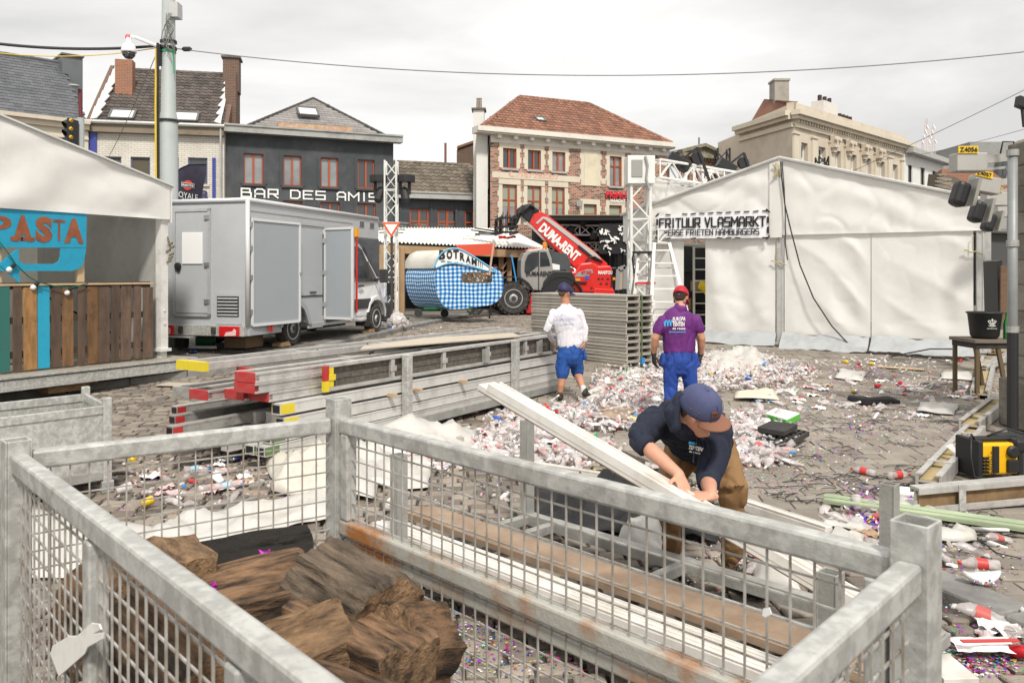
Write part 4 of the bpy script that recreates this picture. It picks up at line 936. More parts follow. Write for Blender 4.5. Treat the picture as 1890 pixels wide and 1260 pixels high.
# ================= TRUSSES, POLES, STAGE =================
def truss(mb,a,b,w=.3,rc=.025,rb=.012,bay=None,up=(0,0,1)):
    a=V(a);b=V(b); L_=(b-a).length; t=(b-a)/L_; s=t.cross(V(up)); 
    if s.length<.05: s=t.cross(V((0,1,0)))
    s.normalize(); u=s.cross(t); bay=bay or w
    cs=[(s*i+u*j)*w/2 for i,j in ((-1,-1),(1,-1),(1,1),(-1,1))]
    for c in cs: mb.tube([a+c,b+c],rc,n=6)
    n=max(2,int(L_/bay))
    for k in range(n):
        p=a+t*(L_*k/n); q=a+t*(L_*(k+1)/n)
        for i in range(4):
            c,d=cs[i],cs[(i+1)%4]
            if k%2: c,d=d,c
            mb.bar(p+c,q+d,rb*2,rb*2)
            if k%3==0: mb.bar(p+c,p+d,rb*2,rb*2)
whtr=M('white_truss',(.72,.72,.69),.4,dirt=.3,dc=(.4,.38,.34),ds=3)
# tower with two moving lights
tw=thing('truss_tower','slim white lattice tower with two black spotlights hung near its top','truss',G(722,592))
b0=tw.location; D=b0.y; top=W(722,297,D)
mb=MB(); truss(mb,(b0.x,D,b0.z),(b0.x,D,top.z),.36,.03,.014,bay=.42); mb.build('mast',whtr,tw)
mb=MB(); z=W(0,372,D).z
mb.lathe([(.5,0),(.52,.1),(.5,.2)],(b0.x,D,z-.5),n=20); 
for s in (-1,1):
    c=V((b0.x+(.47 if s>0 else -.40),D,W(0,330,D).z)); q=MB(); q.lathe([(.25,-.12),(.28,-.1),(.28,.1),(.25,.12)],c,(0,0,1),n=18)
    c=c+V((-s*.04,0,0)); q.bar(c+V((-.14,0,-.1)),c+V((-.14,0,-.5)),.05,.1); q.bar(c+V((.14,0,-.1)),c+V((.14,0,-.5)),.05,.1)
    q.lathe([(.08,-.24),(.12,-.2),(.14,0),(.13,.20),(.10,.25)],c+V((0,0,-.5)),(.25*s,-.35,-1),n=14)
    q.build('spotlight',blackp,tw)
q=MB()
for k in range(4): 
    zz=W(0,412,D).z-.1*k; q.tube([(b0.x+.55*math.cos(a/10*PI*2)*(1-.1*k),D+.55*math.sin(a/10*PI*2)*(1-.1*k),zz) for a in range(11)],.012,n=4)
q.build('wire_basket',M('basket_wire',(.35,.35,.34),.5,.4),tw)
q=MB(); q.box(b0.x-.5,b0.x+.5,D-.5,D+.5,b0.z,b0.z+.08); q.box(b0.x-.1,b0.x+.12,D-.25,D-.18,b0.z+.8,b0.z+1.2); q.build('base_plate',blackm,tw)
# yield sign
ys=thing('yield_sign','red and white triangular give-way sign on a dark post before the truss tower','sign',G(723,604))
yl=ys.location; yd=yl.y
q=MB(); q.tube([(yl.x,yd,yl.z),(yl.x,yd,W(0,414,yd).z)],.035,n=8); q.build('post',M('dark_post',(.06,.06,.06),.5),ys)
def tri(q,k,y,t):
    P=[W(705,411,yd),W(740,411,yd),W(722.5,439,yd)]; c=(P[0]+P[1]+P[2])/3
    q.prism([V((c.x+(p.x-c.x)*k,y,c.z+(p.z-c.z)*k)) for p in P],(0,t,0))
q=MB(); tri(q,1.0,yd-.05,.02); pl_=q.build('sign_plate',M('sign_orange_red',(.72,.10,.03),.4),ys,bevel=.01)
q=MB(); tri(q,.66,yd-.054,.003); q.build('white_field',whitep,pl_)
# lamp pole
lp=thing('utility_pole','tall grey steel pole rising behind the stall tent, cables and camera fixed to it','pole',G(309,640))
c=lp.location; d=c.y; zt_=W(309,-25,d).z; z1=W(0,215,d).z
X=lambda px: (px-CX)/F*d
q=MB(); x0=X(311); q.lathe([(.19,0),(.185,z1-c.z-.3),(.17,z1-c.z),(.145,z1-c.z+.1),(.125,zt_-c.z)],(x0,d,c.z),n=20); q.build('pole',M('pole_grey',(.40,.43,.42),.5,dirt=.35,dc=(.25,.26,.25),ds=2),lp,angle=40)
for py in (80,92,226): 
    q=MB(); q.lathe([(.165 if py<200 else .20,0),(.165 if py<200 else .20,.05)],(x0,d,W(0,py,d).z),n=20); q.build('clamp_band',blackm,lp)
q=MB(); z=W(0,98,d).z; q.lathe([(.15,0),(.15,.035)],(x0,d,z),n=20); q.tube([(x0+.14,d-.1,z),(x0+.16,d-.12,z-.45)],.012,n=5); q.build('green_tape',M('green_tape',(.02,.30,.12),.5),lp)
q=MB(); x=X(325); q.box(x-.09,x+.09,d-.15,d+.1,W(0,35,d).z,W(0,8,d).z); q.build('control_box',M('box_grey',(.45,.45,.44),.5),lp)
q=MB()
for k in range(7):
    p=V((X(318+rnd.uniform(-6,6)),d-.2,W(0,30,d).z)); pts=[p]
    for i in range(5): p=p+V((rnd.uniform(-.1,.12),rnd.uniform(-.03,.03),-rnd.uniform(.08,.2))); pts.append(p)
    q.tube(pts,.010,n=4)
q.build('loose_wires',M('wire_grey',(.2,.2,.19),.6),lp,smooth=True)
q=MB(); q.tube([(X(296),d-.2,W(0,95,d).z),(X(297),d-.25,W(0,200,d).z),(X(298),d-.25,W(0,345,d).z),(X(298),d-.25,1.2)],.02,n=6); q.build('yellow_cable',M('yellow_cable',(.62,.42,.02),.5),lp)
q=MB(); q.tube([(X(299),d-.2,W(0,85,d).z),(X(300.5),d-.22,W(0,210,d).z),(X(301),d-.22,1.2)],.028,n=6); q.box(X(296),X(303),d-.2,d-.1,W(0,125,d).z,W(0,88,d).z); q.build('black_cable',blackp,lp)
cc=thing('security_camera','white dome camera hanging from a short arm near the pole top','camera',W(251,95,d))
q=MB(); q.tube([(X(297),d-.1,W(0,89,d).z),(X(262),d-.3,W(0,77,d).z),(X(250),d-.3,W(0,75,d).z)],.035,n=8); q.build('arm',whitep,cc)
q=MB(); c_=V((X(250.5),d-.3,W(0,110,d).z)); q.lathe([(.02,.40),(.05,.38),(.055,.26),(.12,.2),(.145,.10),(.145,.06)],c_,n=18); q.build('housing',whitep,cc,smooth=True)
q=MB(); q.lathe([(.13,.06),(.12,-.0),(.07,-.06),(.0,-.075)],c_,n=16); q.build('dome',M('smoked_dome',(.03,.03,.03),.1,spec=.8),cc,smooth=True)
q=MB(); q.tube([(X(246),d-.3,W(0,76,d).z),(X(254),d-.3,W(0,77,d).z)],.055,n=8); q.build('red_tape',M('pink_tape',(.6,.12,.14),.6),cc)
# overhead cables
def cable(P,rad,mat,label,cat='cable',name='overhead_cable'):
    q=MB(); q.tube(P,rad,n=5); return tag(q.build(name,mat,smooth=True),label,cat)
def sagpts(a,b,s,n=24): return [a.lerp(b,i/n)-V((0,0,s*4*(i/n)*(1-i/n))) for i in range(n+1)]
cable(sagpts(W(-300,22,d*.9),W(300,84,d),.30),.03,blackp,'thick black overhead cable coming in from the left edge to the pole')
cable(sagpts(W(-300,30,d*.9),W(298,87,d),.42),.010,M('yellow_cable',(0,0,0)),'thin yellowish cable slung just under the thick black one')
lc=sagpts(W(325,90,d),W(2100,70,15.0),.62,40); o=cable(lc,.011,M('wire_grey',(0,0,0)),'thin wire sagging across the whole sky from the pole')
q=MB(); q.lathe([(.02,0),(.05,.04),(.05,.16),(.02,.2)],lc[0]+V((.12,0,-.01)),(1,0,0),n=8); q.build('insulator',blackp,o)
cable(sagpts(W(1240,440,50),W(2050,86,22),.5),.011,M('wire_grey',(0,0,0)),'thin wire crossing in front of the mansion up to the right edge')
cable(sagpts(W(1560,300,56),W(2000,206,26),.4),.010,M('wire_grey',(0,0,0)),'faint wire low in the sky towards the right edge')
cable(sagpts(W(292,92,d),W(195,300,26),.1),.009,M('wire_grey',(0,0,0)),'slack guy wire running down from the pole past the dark roof')
# street lamp + traffic light
sl2=thing('street_lamp','small grey street lamp on a dark red tube above the stall tent roof','street lamp',G(149,600))
d2=sl2.location.y; xx=lambda px:(px-CX)/F*d2
q=MB(); q.tube([(xx(149),d2,sl2.location.z),(xx(149),d2,W(0,218,d2).z)],.10,n=10); q.build('post',M('pole_grey',(0,0,0)),sl2)
q=MB(); q.tube([(xx(149),d2,W(0,218,d2).z),(xx(147.5),d2,W(0,165,d2).z)],.055,n=8); q.build('tube',M('dark_red_tube',(.12,.02,.025),.5),sl2)
q=MB(); c_=V((xx(143),d2-.15,W(0,161,d2).z)); q.rings([[c_+V((x*.01,0,0))+V((0,1,0))*math.cos(a)*w_+V((0,0,1))*math.sin(a)*w_*.35 for a in [i*PI/6 for i in range(12)]] for x,w_ in ((-16,.02),(-13,.1),(-5,.14),(6,.12),(12,.06),(14,.01))]); q.build('lamp_head',M('lamp_head_grey',(.35,.36,.36),.4),sl2,smooth=True)
tl=thing('traffic_light','black traffic light seen from the side with three hooded lenses','traffic light',W(146,270,d2-.3))
q=MB(); q.box(xx(144),xx(151),d2-.6,d2-.15,W(0,270,d2).z,W(0,225,d2).z); q.build('housing',blackm,tl,bevel=.02)
for k in range(3):
    q=MB(); z=W(0,232+k*15,d2).z; q.tube([(xx(144),d2-.4,z),(xx(138.5),d2-.5,z-.1)],[.13,.15],n=12,caps=False); q.build('hood',blackp,tl)
    q=MB(); q.tube([(xx(151),d2-.6,z+.05),(xx(154),d2-.62,z+.02)],.05,n=8); q.build('lens',M('amber_lens',(.7,.4,.03),.3),tl)
# feather flag
fg=thing('feather_flag','dark navy feather flag with white and red lettering standing behind the van','flag',G(320,600))
fd=19.5; 
q=MB(); P=[(313,374),(316,345),(322,325),(332,312),(348,305),(366,303),(381,303.5),(380,320),(375,345),(370,374),(368,395),(313,395)]
q.prism([W(x,y,fd) for x,y in P],(0,.012,0)); q.build('flag_cloth',M('flag_navy',(.022,.02,.04),.7,c2=(.04,.035,.06),ns=3,bump=.4,bs=6),fg)
q=MB(); q.tube([W(313,470,fd),W(313,374,fd),W(316,344,fd),W(323,323,fd),W(333,311,fd),W(349,304,fd),W(381,303,fd)],.018,n=6); q.build('flag_pole',blackm,fg)
q=MB(); q.lathe([(.12,0),(.12,.006)],W(347,342,fd-.012),(0,-1,0),n=24); rb_=q.build('emblem_disc',M('emblem_red',(.65,.05,.04),.5),fg)
q=MB(); u_=(W(359,344,fd)-W(335,340,fd)); q.obox(W(347,342,fd-.024),u_/2,V((0,.003,0)),V((0,0,.055))); q.build('emblem_bar',M('emblem_cream',(.75,.72,.6),.5),fg)
q=MB(); q.obox(W(347,342,fd-.030),u_*.48,V((0,.003,0)),V((0,0,.045))); q.build('emblem_inner_bar',M('emblem_dark',(.05,.03,.03),.5),fg)
text('MARTINI',W(335.8,343,fd-.038),(1,0,-.12),(0,0,1),.055,lettw,fg,width=.28,off=.02)
text('ROYALE',W(323,362,fd-.02),(1,0,-.2),(0,0,1),.14,lettw,fg,width=.56)
text('Bar',W(337,369,fd-.02),(1,0,-.1),(0,0,1),.05,lettw,fg,width=.12)

# white event structure by the brick house
et=thing('truss_portal','tall white lattice gantry with a horizontal lattice beam behind the step ladders','truss',V(((1180-CX)/F*18.2,18.2,gz(2.8,18.2))))
ed=et.location.y; zb=et.location.z
A=W(1180,292,ed); 
mb=MB(); truss(mb,(A.x,ed,zb),(A.x,ed,A.z),.42,.035,.016,bay=.45); mb.build('tower',whtr,et)
q=MB(); q.box(A.x-.3,A.x+.3,ed-.3,ed+.3,A.z-.6,A.z+.02); o_=q.build('head_block',whtr,et,bevel=.01)
q=MB()
for s in (-1,): q.box(A.x-.22,A.x+.02,ed-.32,ed-.295,A.z-.45,A.z-.08)
q.tube([(A.x+.08,ed-.34,A.z),(A.x+.13,ed-.35,A.z-.2),(A.x+.10,ed-.33,A.z-.5),(A.x+.17,ed-.35,A.z-.75)],.025,n=6); q.build('dark_recess',M('recess_grey',(.3,.3,.29),.6),o_)
B=W(1375,338,ed+2.8)
mb=MB(); truss(mb,(A.x+.3,ed,A.z-.25),(B.x,B.y,A.z-.25),.4,.03,.014,bay=.42); truss(mb,(A.x+.3,ed,A.z-1.75),(B.x,B.y,A.z-1.75),.3,.03,.014,bay=.42); mb.build('beam',whtr,et)
mb=MB(); cloth(mb,(A.x+.25,ed+.25,A.z-1.6),(B.x,B.y+.25,A.z-1.6),(B.x,B.y+.25,A.z-.5),(A.x+.25,ed+.25,A.z-.5),12,6,(0,1,0),.03);mb.build('white_screen',tentm,et,smooth=True)
for k,(x,y,wd,s_,lb) in enumerate(((1252,300,.5,1,'black floodlight tilted on the white lattice beam nearest the gantry'),(1340,308,.42,-1,'black floodlight with round lens on the beam beside the tent ridge'))):
    q=MB(); c_=W(x,y,ed+(.8 if x<1300 else 2.4)); d_=V((.75,0,-.45)); d_.normalize(); n_=V((d_.z,0,-d_.x)); 
    t_=thing('floodlight',lb,'lamp',c_-V((0,0,.3)))
    q.obox(c_,d_*wd*.55,V((0,.2,0)),n_*.12); q.build('housing',blackm,t_,bevel=.02)
    q=MB(); q.bar(c_,c_+V((.45,0,.35)),.05,.05); q.bar(c_+V((.45,0,.35)),c_+V((.75,0,-.5)),.06,.06); q.lathe([(.13,0),(.16,.05),(.13,.1)],c_+V((.45,0,.1)),(0,1,0),n=14); q.build('yoke',blackm,t_)
ct=thing('speaker_tower','small black lattice tower standing behind the white lattice beam','truss',W(1333,400,34))
mb=MB(); truss(mb,W(1333,505,34),W(1333,275,34),.5,.04,.02,bay=.5); mb.build('mast',blackm,ct)
ct=thing('speaker_tower','short dark lantern cage in front of the mansion windows','lantern',W(1517,350,30))
mb=MB(); truss(mb,W(1517,345,30),W(1517,290,30),.35,.03,.02,bay=.35); mb.build('mast',blackm,ct)

# stage behind the telehandler
st=thing('stage','black roofed stage with lattice beams and a dark printed drape behind the red loader','stage',G(1090,545))
sd_=36.0; s=lambda x,y,d=sd_: W(x,y,d)
mb=MB(); mb.box(s(1005,0).x,s(1166,0).x,sd_-1.0,sd_+3.5,s(0,409).z,s(0,401).z); mb.build('roof',M('stage_roof_black',(.012,.012,.013),.6),st)
mb=MB(); mb.box(s(1003,0).x,s(1166,0).x,sd_-1.06,sd_+3.5,s(0,401).z,s(0,399.5).z); mb.build('roof_edge',M('roof_edge_tan',(.28,.22,.13),.7),st)
mb=MB(); mb.box(s(985,0).x,s(1190,0).x,sd_+3.5,sd_+3.6,.3,s(0,403).z); mb.build('back_drape',M('black_drape_and_shade',(.008,.008,.009),.9),st)
mb=MB(); truss(mb,s(1010,424,sd_),s(1130,426,sd_),.42,.035,.018); truss(mb,s(1010,455,sd_+1),s(1130,455,sd_+1),.36,.03,.018)
mb.build('beam',whtr,st)
for x in (985,1000,1030,1126,1140,1150):
    q=MB(); q.tube([s(x,560,sd_-.5+.2*(x%3)),s(x,408,sd_-.5+.2*(x%3))],.05,n=6); q.build('upright',blackm,st)
q=MB()
for z in (440,470,495): q.tube([s(1040,z,sd_+.5),s(1180,z,sd_+.5)],.04,n=5)
q.build('handrail',blackm,st)
dr=MB(); cloth(dr,s(1106,468,sd_-1.2),s(1166,468,sd_-1.2),s(1166,413,sd_-1.2),s(1106,413,sd_-1.2),8,8,(0,1,0),.03); dr.build('printed_drape',M('drape_black',(.02,.02,.022),.9),st)
q=MB(); random.seed(4)
for k in range(34):
    x=1110+random.random()*52; y=420+random.random()*44; a=random.random()*6.28; pts=[]
    for i in range(5): pts.append(s(x,y,sd_-1.26)); x+=math.cos(a)*2.2;y+=math.sin(a)*2.2;a+=random.uniform(-1.6,1.6)
    q.tube(pts,random.choice([.03,.05,.022]),n=4)
q.build('white_print',lettw,st)
for x,y in ((1052,430),(1075,412),(1094,438),(1150,420)):
    q=MB(); q.lathe([(.1,0),(.16,.1),(.14,.4),(.08,.45)],s(x,y+5,sd_-.4),(.2,-.4,1),n=10); q.build('stage_light',blackp,st)
q=MB(); q.box(s(1000,0).x,s(1150,0).x,sd_-.8,sd_+3.4,.35,.9); q.build('deck',M('stage_deck',(.05,.045,.04),.8),st)
# stall with corrugated roof
sk=thing('market_stall','timber stall with white corrugated roof behind the chequered caravan','stall',G(860,555))
A=W(700,446,29.5); B=W(1012,459,33.5); C_=W(940,422,35.3); D_=W(690,420,31.5)
mb=MB(); u_=(B-A); n=96
def fn(u,v):
    p=A.lerp(B,u).lerp(D_.lerp(C_,u),v); return p+V((0,0,.035*math.sin(u*n*PI)))
mb.grid(fn,n*4,2); 
mb.build('roof',M('corrugated_white',(.70,.69,.65),.5,dirt=.35,dc=(.4,.36,.3),ds=1),sk)
mb=MB(); mb.bar(A+V((0,.1,-.25)),B+V((0,.1,-.25)),.06,.3); mb.bar(A+V((0,1.2,-.15)),B+V((0,1.2,-.15)),.06,.2); mb.build('fascia',M('stall_timber',(.40,.27,.15),.7,dirt=.3),sk)
for x,dd in ((706,29.7),(733,29.9),(742,30.1),(925,33.0),(940,33.2),(1000,33.6)):
    q=MB(); z0=gz(0,dd); a=W(x,430,dd); q.bar((a.x,dd,z0),(a.x,dd,A.z-.2 if x<900 else B.z-.2),.2,.2,(0,1,0)); q.build('post',M('stall_timber',(0,0,0)),sk)
mb=MB(); mb.box(A.x-.3,B.x,34.6,34.7,.3,A.z+.3); mb.build('shade_sheet',M('black_drape_and_shade',(0,0,0)),sk)  # black sheet stands in for the shade inside the stall
mb=MB(); mb.box(W(930,0,32).x,W(1000,0,32).x,34,34.3,.3,1.4);mb.build('bar_counter',M('counter_brown',(.16,.11,.07),.8,dirt=.4),sk)
q=MB(); P=[W(838,452,26.5),W(914,449,26.5),W(912,470,26.5),W(866,472,26.5)]; q.prism(P,(0,.04,0)); tag(q.build('red_board',M('orange_red_board',(.60,.08,.035),.6,dirt=.1)),'orange red panel leaning under the corrugated roof above the caravan','panel')
q=MB(); q.bar(W(944,470,29),W(953,520,29),.08,.05); tag(q.build('blue_pole',M('blue_paint',(.04,.25,.55),.5)),'thin light blue pole leaning by the stall post','pole')
for x,y,m_,lb in ((870,437,'white_paint','small crumpled white scrap lying on the corrugated roof'),(936,440,'red_paint','red plastic hoop lying on the corrugated roof')):
    q=MB(); c_=W(x,y,32.2); pts=[c_+V((.32*math.cos(a),.1*math.sin(a),.05+.03*math.sin(3*a))) for a in [i*.5 for i in range(10)]]; q.tube(pts,.05 if m_=='red_paint' else .03,n=6); tag(q.build('scrap',MATS[m_]),lb,'litter')
# ================= VAN =================
vgrey=M('van_grey_panel',(.42,.44,.46),.35,c2=(.46,.475,.49),ns=.8,dirt=.2,dc=(.27,.27,.27),ds=1.5,spec=.5)
vgrey2=M('van_hatch_grey',(.34,.37,.395),.4,dirt=.15,dc=(.25,.26,.27),ds=2)
vtrim=M('van_alu_trim',(.52,.53,.53),.35,.3,dirt=.2)
vwhite=M('van_white_paint',(.74,.75,.76),.2,coat=.4,dirt=.15,dc=(.4,.39,.36),ds=2)
vdark=M('van_dark_trim',(.045,.045,.048),.6,dirt=.3,dc=(.12,.11,.1))
under=M('chassis_dark',(.03,.028,.026),.8,dirt=.4,dc=(.12,.10,.08),ds=4)
lampr=M('tail_lamp_red',(.55,.01,.015),.15,spec=.8); lampa=M('amber_lamp',(.7,.25,.02),.2)
va=V((.28,.96,0)).normalized(); vb=V((-va.y,va.x,0))
vo=V((-4.5,16.8,gz(-5.2,17.5)+.005))
van=thing('box_van','grey box van with white cab and two side hatches open, parked beside the stall tent','van',vo)
def vp(x,y,z): return vo+va*x+vb*y+V((0,0,z))       # x forward, y to the left, z up
VT=2.86; BX0=-1.63; BX1=2.69; LX=3.93; BW=2.05; B0=.42
def vbox(q,x0,x1,y0,y1,z0,z1): q.obox(vp((x0+x1)/2,(y0+y1)/2,(z0+z1)/2),va*(x1-x0)/2,vb*(y1-y0)/2,V((0,0,(z1-z0)/2)))
def vprism(q,pts,y0,y1): q.prism([vp(x,y0,z) for x,z in pts],vb*(y1-y0))
def arch(cx,r,n=9): return [(cx-r*math.cos(i*PI/(n-1)),.34+r*math.sin(i*PI/(n-1))) for i in range(n)]
q=MB(); pts=[(BX0,B0),( -.55,B0-.10)]+[(-.50,.45),(-.42,.72),(-.2,.84),(.2,.84),(.42,.72),(.5,.45)]+[(.62,B0-.10),(BX1,B0-.10),(BX1,2.33),(LX,2.33),(LX+.06,2.42),(LX+.06,2.78),(LX-.02,VT),(BX0+.06,VT),(BX0,VT-.06)]
vprism(q,pts,0,BW); q.build('box_body',vgrey,van,bevel=.025)
q=MB(); 
for (a,b_) in (((BX0,0,.5),(BX0,0,VT)),((BX0,0,VT),(LX,0,VT)),((BX0,0,VT),(BX0,BW,VT)),((BX0,BW,.5),(BX0,BW,VT)),((LX+.05,0,VT-.05),(LX+.05,BW,VT-.05))):
    q.tube([vp(*a),vp(*b_)],.045,n=8)
q.build('edge_trim',M('van_pale_trim',(.56,.57,.58),.35,.1),van,smooth=True)
# rear door
q=MB(); vbox(q,BX0-.03,BX0,.85,1.58,.72,2.66); rd=q.build('rear_door',vgrey2 if 0 else vgrey,van,bevel=.01)
q=MB(); 
for y0,y1,z0,z1 in ((.80,.85,.66,2.72),(1.58,1.63,.66,2.72),(.80,1.63,2.66,2.72),(.8,1.63,.66,.71)): vbox(q,BX0-.045,BX0,y0,y1,z0,z1)
q.build('door_frame',vtrim,rd)
q=MB(); vbox(q,BX0-.05,BX0-.03,.96,1.42,1.66,2.26); q.build('white_panel',M('white_perspex',(.82,.82,.81),.25),rd,bevel=.006)
q=MB(); q.lathe([(.05,0),(.07,.02),(.07,.05),(.04,.06)],vp(BX0-.03,1.50,1.62),-va,n=14); vbox(q,BX0-.07,BX0-.04,1.46,1.52,1.52,1.62); q.build('handle',blackp,rd)
for z in (.9,1.6,2.5):
    q=MB(); vbox(q,BX0-.06,BX0-.03,.80,.92,z,z+.09); q.build('hinge',chrome,rd,bevel=.004)
q=MB(); vbox(q,BX0-.012,BX0,.12,.68,.52,1.12); q.build('vent_panel',vgrey,van)
for k in range(6):
    q=MB(); z=.70+k*.062; q.obox(vp(BX0-.02,.42,z),vb*.22,(-va+V((0,0,-.8))).normalized()*.02,V((0,0,.004))); q.build('louvre',vtrim,van)
q=MB(); vbox(q,BX0-.016,BX0-.012,.18,.66,.66,1.05); q.build('vent_opening',vdark,van)
# chassis, bumper, rear lamps
q=MB(); vbox(q,BX0+.1,BX1,.25,BW-.25,.25,.45); vbox(q,-.1,.1,.1,BW-.1,.25,.4); q.build('chassis',under,van)
q=MB(); vbox(q,BX0-.10,BX0+.05,.02,BW-.02,.30,.50); vbox(q,BX0-.24,BX0-.02,1.1,1.9,.26,.285); q.build('bumper',galv,van,bevel=.006)
for y0,y1 in ((.10,.52),(BW-.5,BW-.1)):
    q=MB(); vbox(q,BX0-.15,BX0-.10,y0,y1,.30,.49); l_=q.build('tail_lamp',lampr,van,bevel=.01)
    q=MB(); q.prism([vp(BX0-.153,y,z) for y,z in ((y0+.05,.32),(y0+.30,.31),(y0+.26,.38),(y0+.12,.40),(y0+.09,.45),(y0+.04,.42))],-va*.004); q.build('clear_lens',M('lamp_clear',(.72,.5,.48),.2),l_)
for y in (.62,1.35): 
    q=MB(); vbox(q,BX0-.13,BX0-.1,y,y+.09,.34,.47); q.build('bumper_pad',rubber,van)
# side skirt, side lamps
q=MB(); vbox(q,BX0+.02,-.5,-.02,.03,.30,.44); q.build('side_skirt',M('skirt_grey_van',(.36,.38,.40),.4),van,bevel=.01); q=MB(); vbox(q,.55,1.15,-.02,.03,.30,.42); q.build('side_skirt',M('skirt_grey_van',(.36,.38,.40),.4),van,bevel=.01)
q=MB(); P=[(-.58,.40),(-.52,.62),(-.4,.80),(-.2,.93),(.2,.93),(.42,.80),(.56,.58),(.64,.40),(.52,.40),(.44,.55),(.33,.71),(.15,.83),(-.15,.83),(-.33,.71),(-.46,.55),(-.49,.40)]; vprism(q,P,-.05,.02); q.build('wheel_arch',M('skirt_grey_van',(0,0,0)),van,bevel=.008)
q=MB(); vbox(q,-.95,-.83,-.04,0,.35,.40); q.build('marker_lamp',lampa,van)
q=MB(); vbox(q,1.32,2.6,-.015,.0,.40,.70); q.build('locker_recess',vdark,van)
q=MB()
for k in range(9): q.obox(vp(1.45+k*.13,-.02,.52),va*.045+V((0,0,.02)),vb*.006,V((0,0,.05)))
for z in (.45,.59,.68): q.bar(vp(1.32,-.02,z),vp(2.6,-.02,z),.02,.02)
q.build('grille',M('grille_grey',(.2,.2,.2),.6),van)
# side hatches
def hatch(P,nm='side_hatch'):      # P: four corners, outward normal computed
    q=MB(); n=(P[1]-P[0]).cross(P[3]-P[0]).normalized(); q.prism(P,-n*.04); o=q.build(nm,vgrey2,van)
    q=MB()
    for i in range(4): q.bar(P[i]+n*.005,P[(i+1)%4]+n*.005,.05,.03,n)
    q.build('frame',M('hatch_white_rim',(.66,.67,.67),.35),o)
    return n,o
P=[vp(-1.53,-.03,.50),vp(-.03,-.14,.50),vp(-.03,-.14,2.50),vp(-1.53,-.03,2.50)]
n_,h1=hatch(P)
for z in (.7,1.35,1.9,2.35): q=MB(); vbox(q,-1.60,-1.52,-.05,-.02,z,z+.10); q.build('hinge',chrome,h1)
q=MB(); vbox(q,-.05,.01,-.19,-.15,1.45,1.5); q.build('latch',chrome,h1)
out_=(V((.68,-.40,0))).normalized()
a=vp(1.2,-.03,0); P=[a+V((0,0,.50)),a+out_*.80+V((0,0,.50)),a+out_*.80+V((0,0,2.46)),a+V((0,0,2.46))]
n_,h2=hatch(P); q=MB(); q.box(a.x-.10,a.x-.02,a.y-.03,a.y+.03,a.z+.55,a.z+2.35); q.build('gas_strut',vdark,h2)
for z in (.8,1.5,2.2): q=MB(); q.obox(a+V((-.01,-.02,z)),V((.03,0,0)),V((0,.03,0)),V((0,0,.05))); q.build('hinge',chrome,h2)
q=MB(); vbox(q,-1.55,2.55,-.025,-.005,2.50,2.56); vbox(q,-1.55,2.55,-.012,0,2.66,2.68); q.build('rain_strip',vtrim,van)
q=MB(); vbox(q,.1,1.15,-.012,0,.98,1.01); vbox(q,.6,.85,-.03,-.012,1.06,1.09); q.build('lower_seam',vdark,van)
q=MB(); q.tube([vp(2.62,-.08,.55),vp(2.62,-.08,2.35)],.025,n=8); sp_=q.build('red_pole',M('red_white_pole',(.5,.02,.02),.4),van)
q=MB(); vbox(q,2.58,2.66,-.12,-.04,2.35,2.55); q.build('orange_cap',M('orange_plastic',(.8,.35,.02),.4),sp_)
for x in (-1.0,-.92,2.3):
    q=MB(); q.tube([vp(x,-.06,.5),vp(x,-.06,.36)],.018,n=6); q.build('clip',lampr,van)
for x in (2.90,3.45): 
    q=MB(); vbox(q,x,x+.26,-.012,.0,2.60,2.76); v_=q.build('roof_vent',vtrim,van)
    q=MB()
    for k in range(5): vbox(q,x+.02,x+.24,-.02,-.012,2.615+k*.027,2.628+k*.027)
    q.build('slat',vdark,v_)
# cab: lofted cross-sections of the side profile
cab=[(2.62,.34),(3.18,.30),(3.45,.30),(3.47,.52),(3.56,.70),(3.74,.80),(3.92,.82),(4.1,.79),(4.25,.70),(4.36,.50),(4.42,.36),(4.78,.34),(4.84,.55),(4.82,.88),(4.72,1.12),(4.5,1.26),(4.2,1.38),(4.02,1.47),(3.55,2.10),(3.38,2.24),(3.1,2.31),(2.62,2.31)]
def inset(pts,k):
    out=[]
    for x,z in pts:
        t=max(0,(z-1.2)/1.1); out.append((x-(.10 if x>4.0 and k else 0),z-(.02 if k and z>1.2 else 0)))
    return out
q=MB(); W2=2.0
rings=[]
for y,k,sh in ((.16,1,0),(.05,0,0),(W2-.05,0,0),(W2-.16,1,0)):
    rings.append([vp(x, (y + (.20*max(0,(z-1.25)/1.05)+ .12*max(0,(x-4.1)/.7)**2)*(1 if y<1 else -1)) ,z) for x,z in inset(cab,k)])
q.rings(rings[1:3]); q.build('cab',vwhite,van,bevel=.05)
def cyo(x,z): return .05+.20*max(0,(z-1.25)/1.05)+.12*max(0,(x-4.1)/.7)**2
def cpanel(pts,off,mat,name,par,th=.012):
    q=MB(); q.prism([vp(x,cyo(x,z)-off,z) for x,z in pts],vb*th); return q.build(name,mat,par)
dr_=cpanel([(2.85,.45),(3.42,.45),(3.50,.68),(3.70,.88),(3.95,.92),(4.05,1.30),(4.02,1.42),(3.52,2.08),(3.3,2.2),(2.85,2.2)],.008,vwhite,'cab_door',van)
cpanel([(2.93,1.38),(3.62,1.32),(3.62,1.75),(3.42,2.06),(3.25,2.14),(2.93,2.14)],.02,glassd,'side_window',dr_)
cpanel([(3.66,1.32),(3.98,1.34),(3.66,1.76)],.022,glassd,'quarter_window',dr_)
cpanel([(2.87,1.34),(2.93,1.34),(2.93,2.18),(2.87,2.18)],.024,vdark,'window_seal',dr_); cpanel([(2.87,1.30),(4.06,1.27),(4.02,1.34),(2.87,1.37)],.026,vdark,'window_seal',dr_)
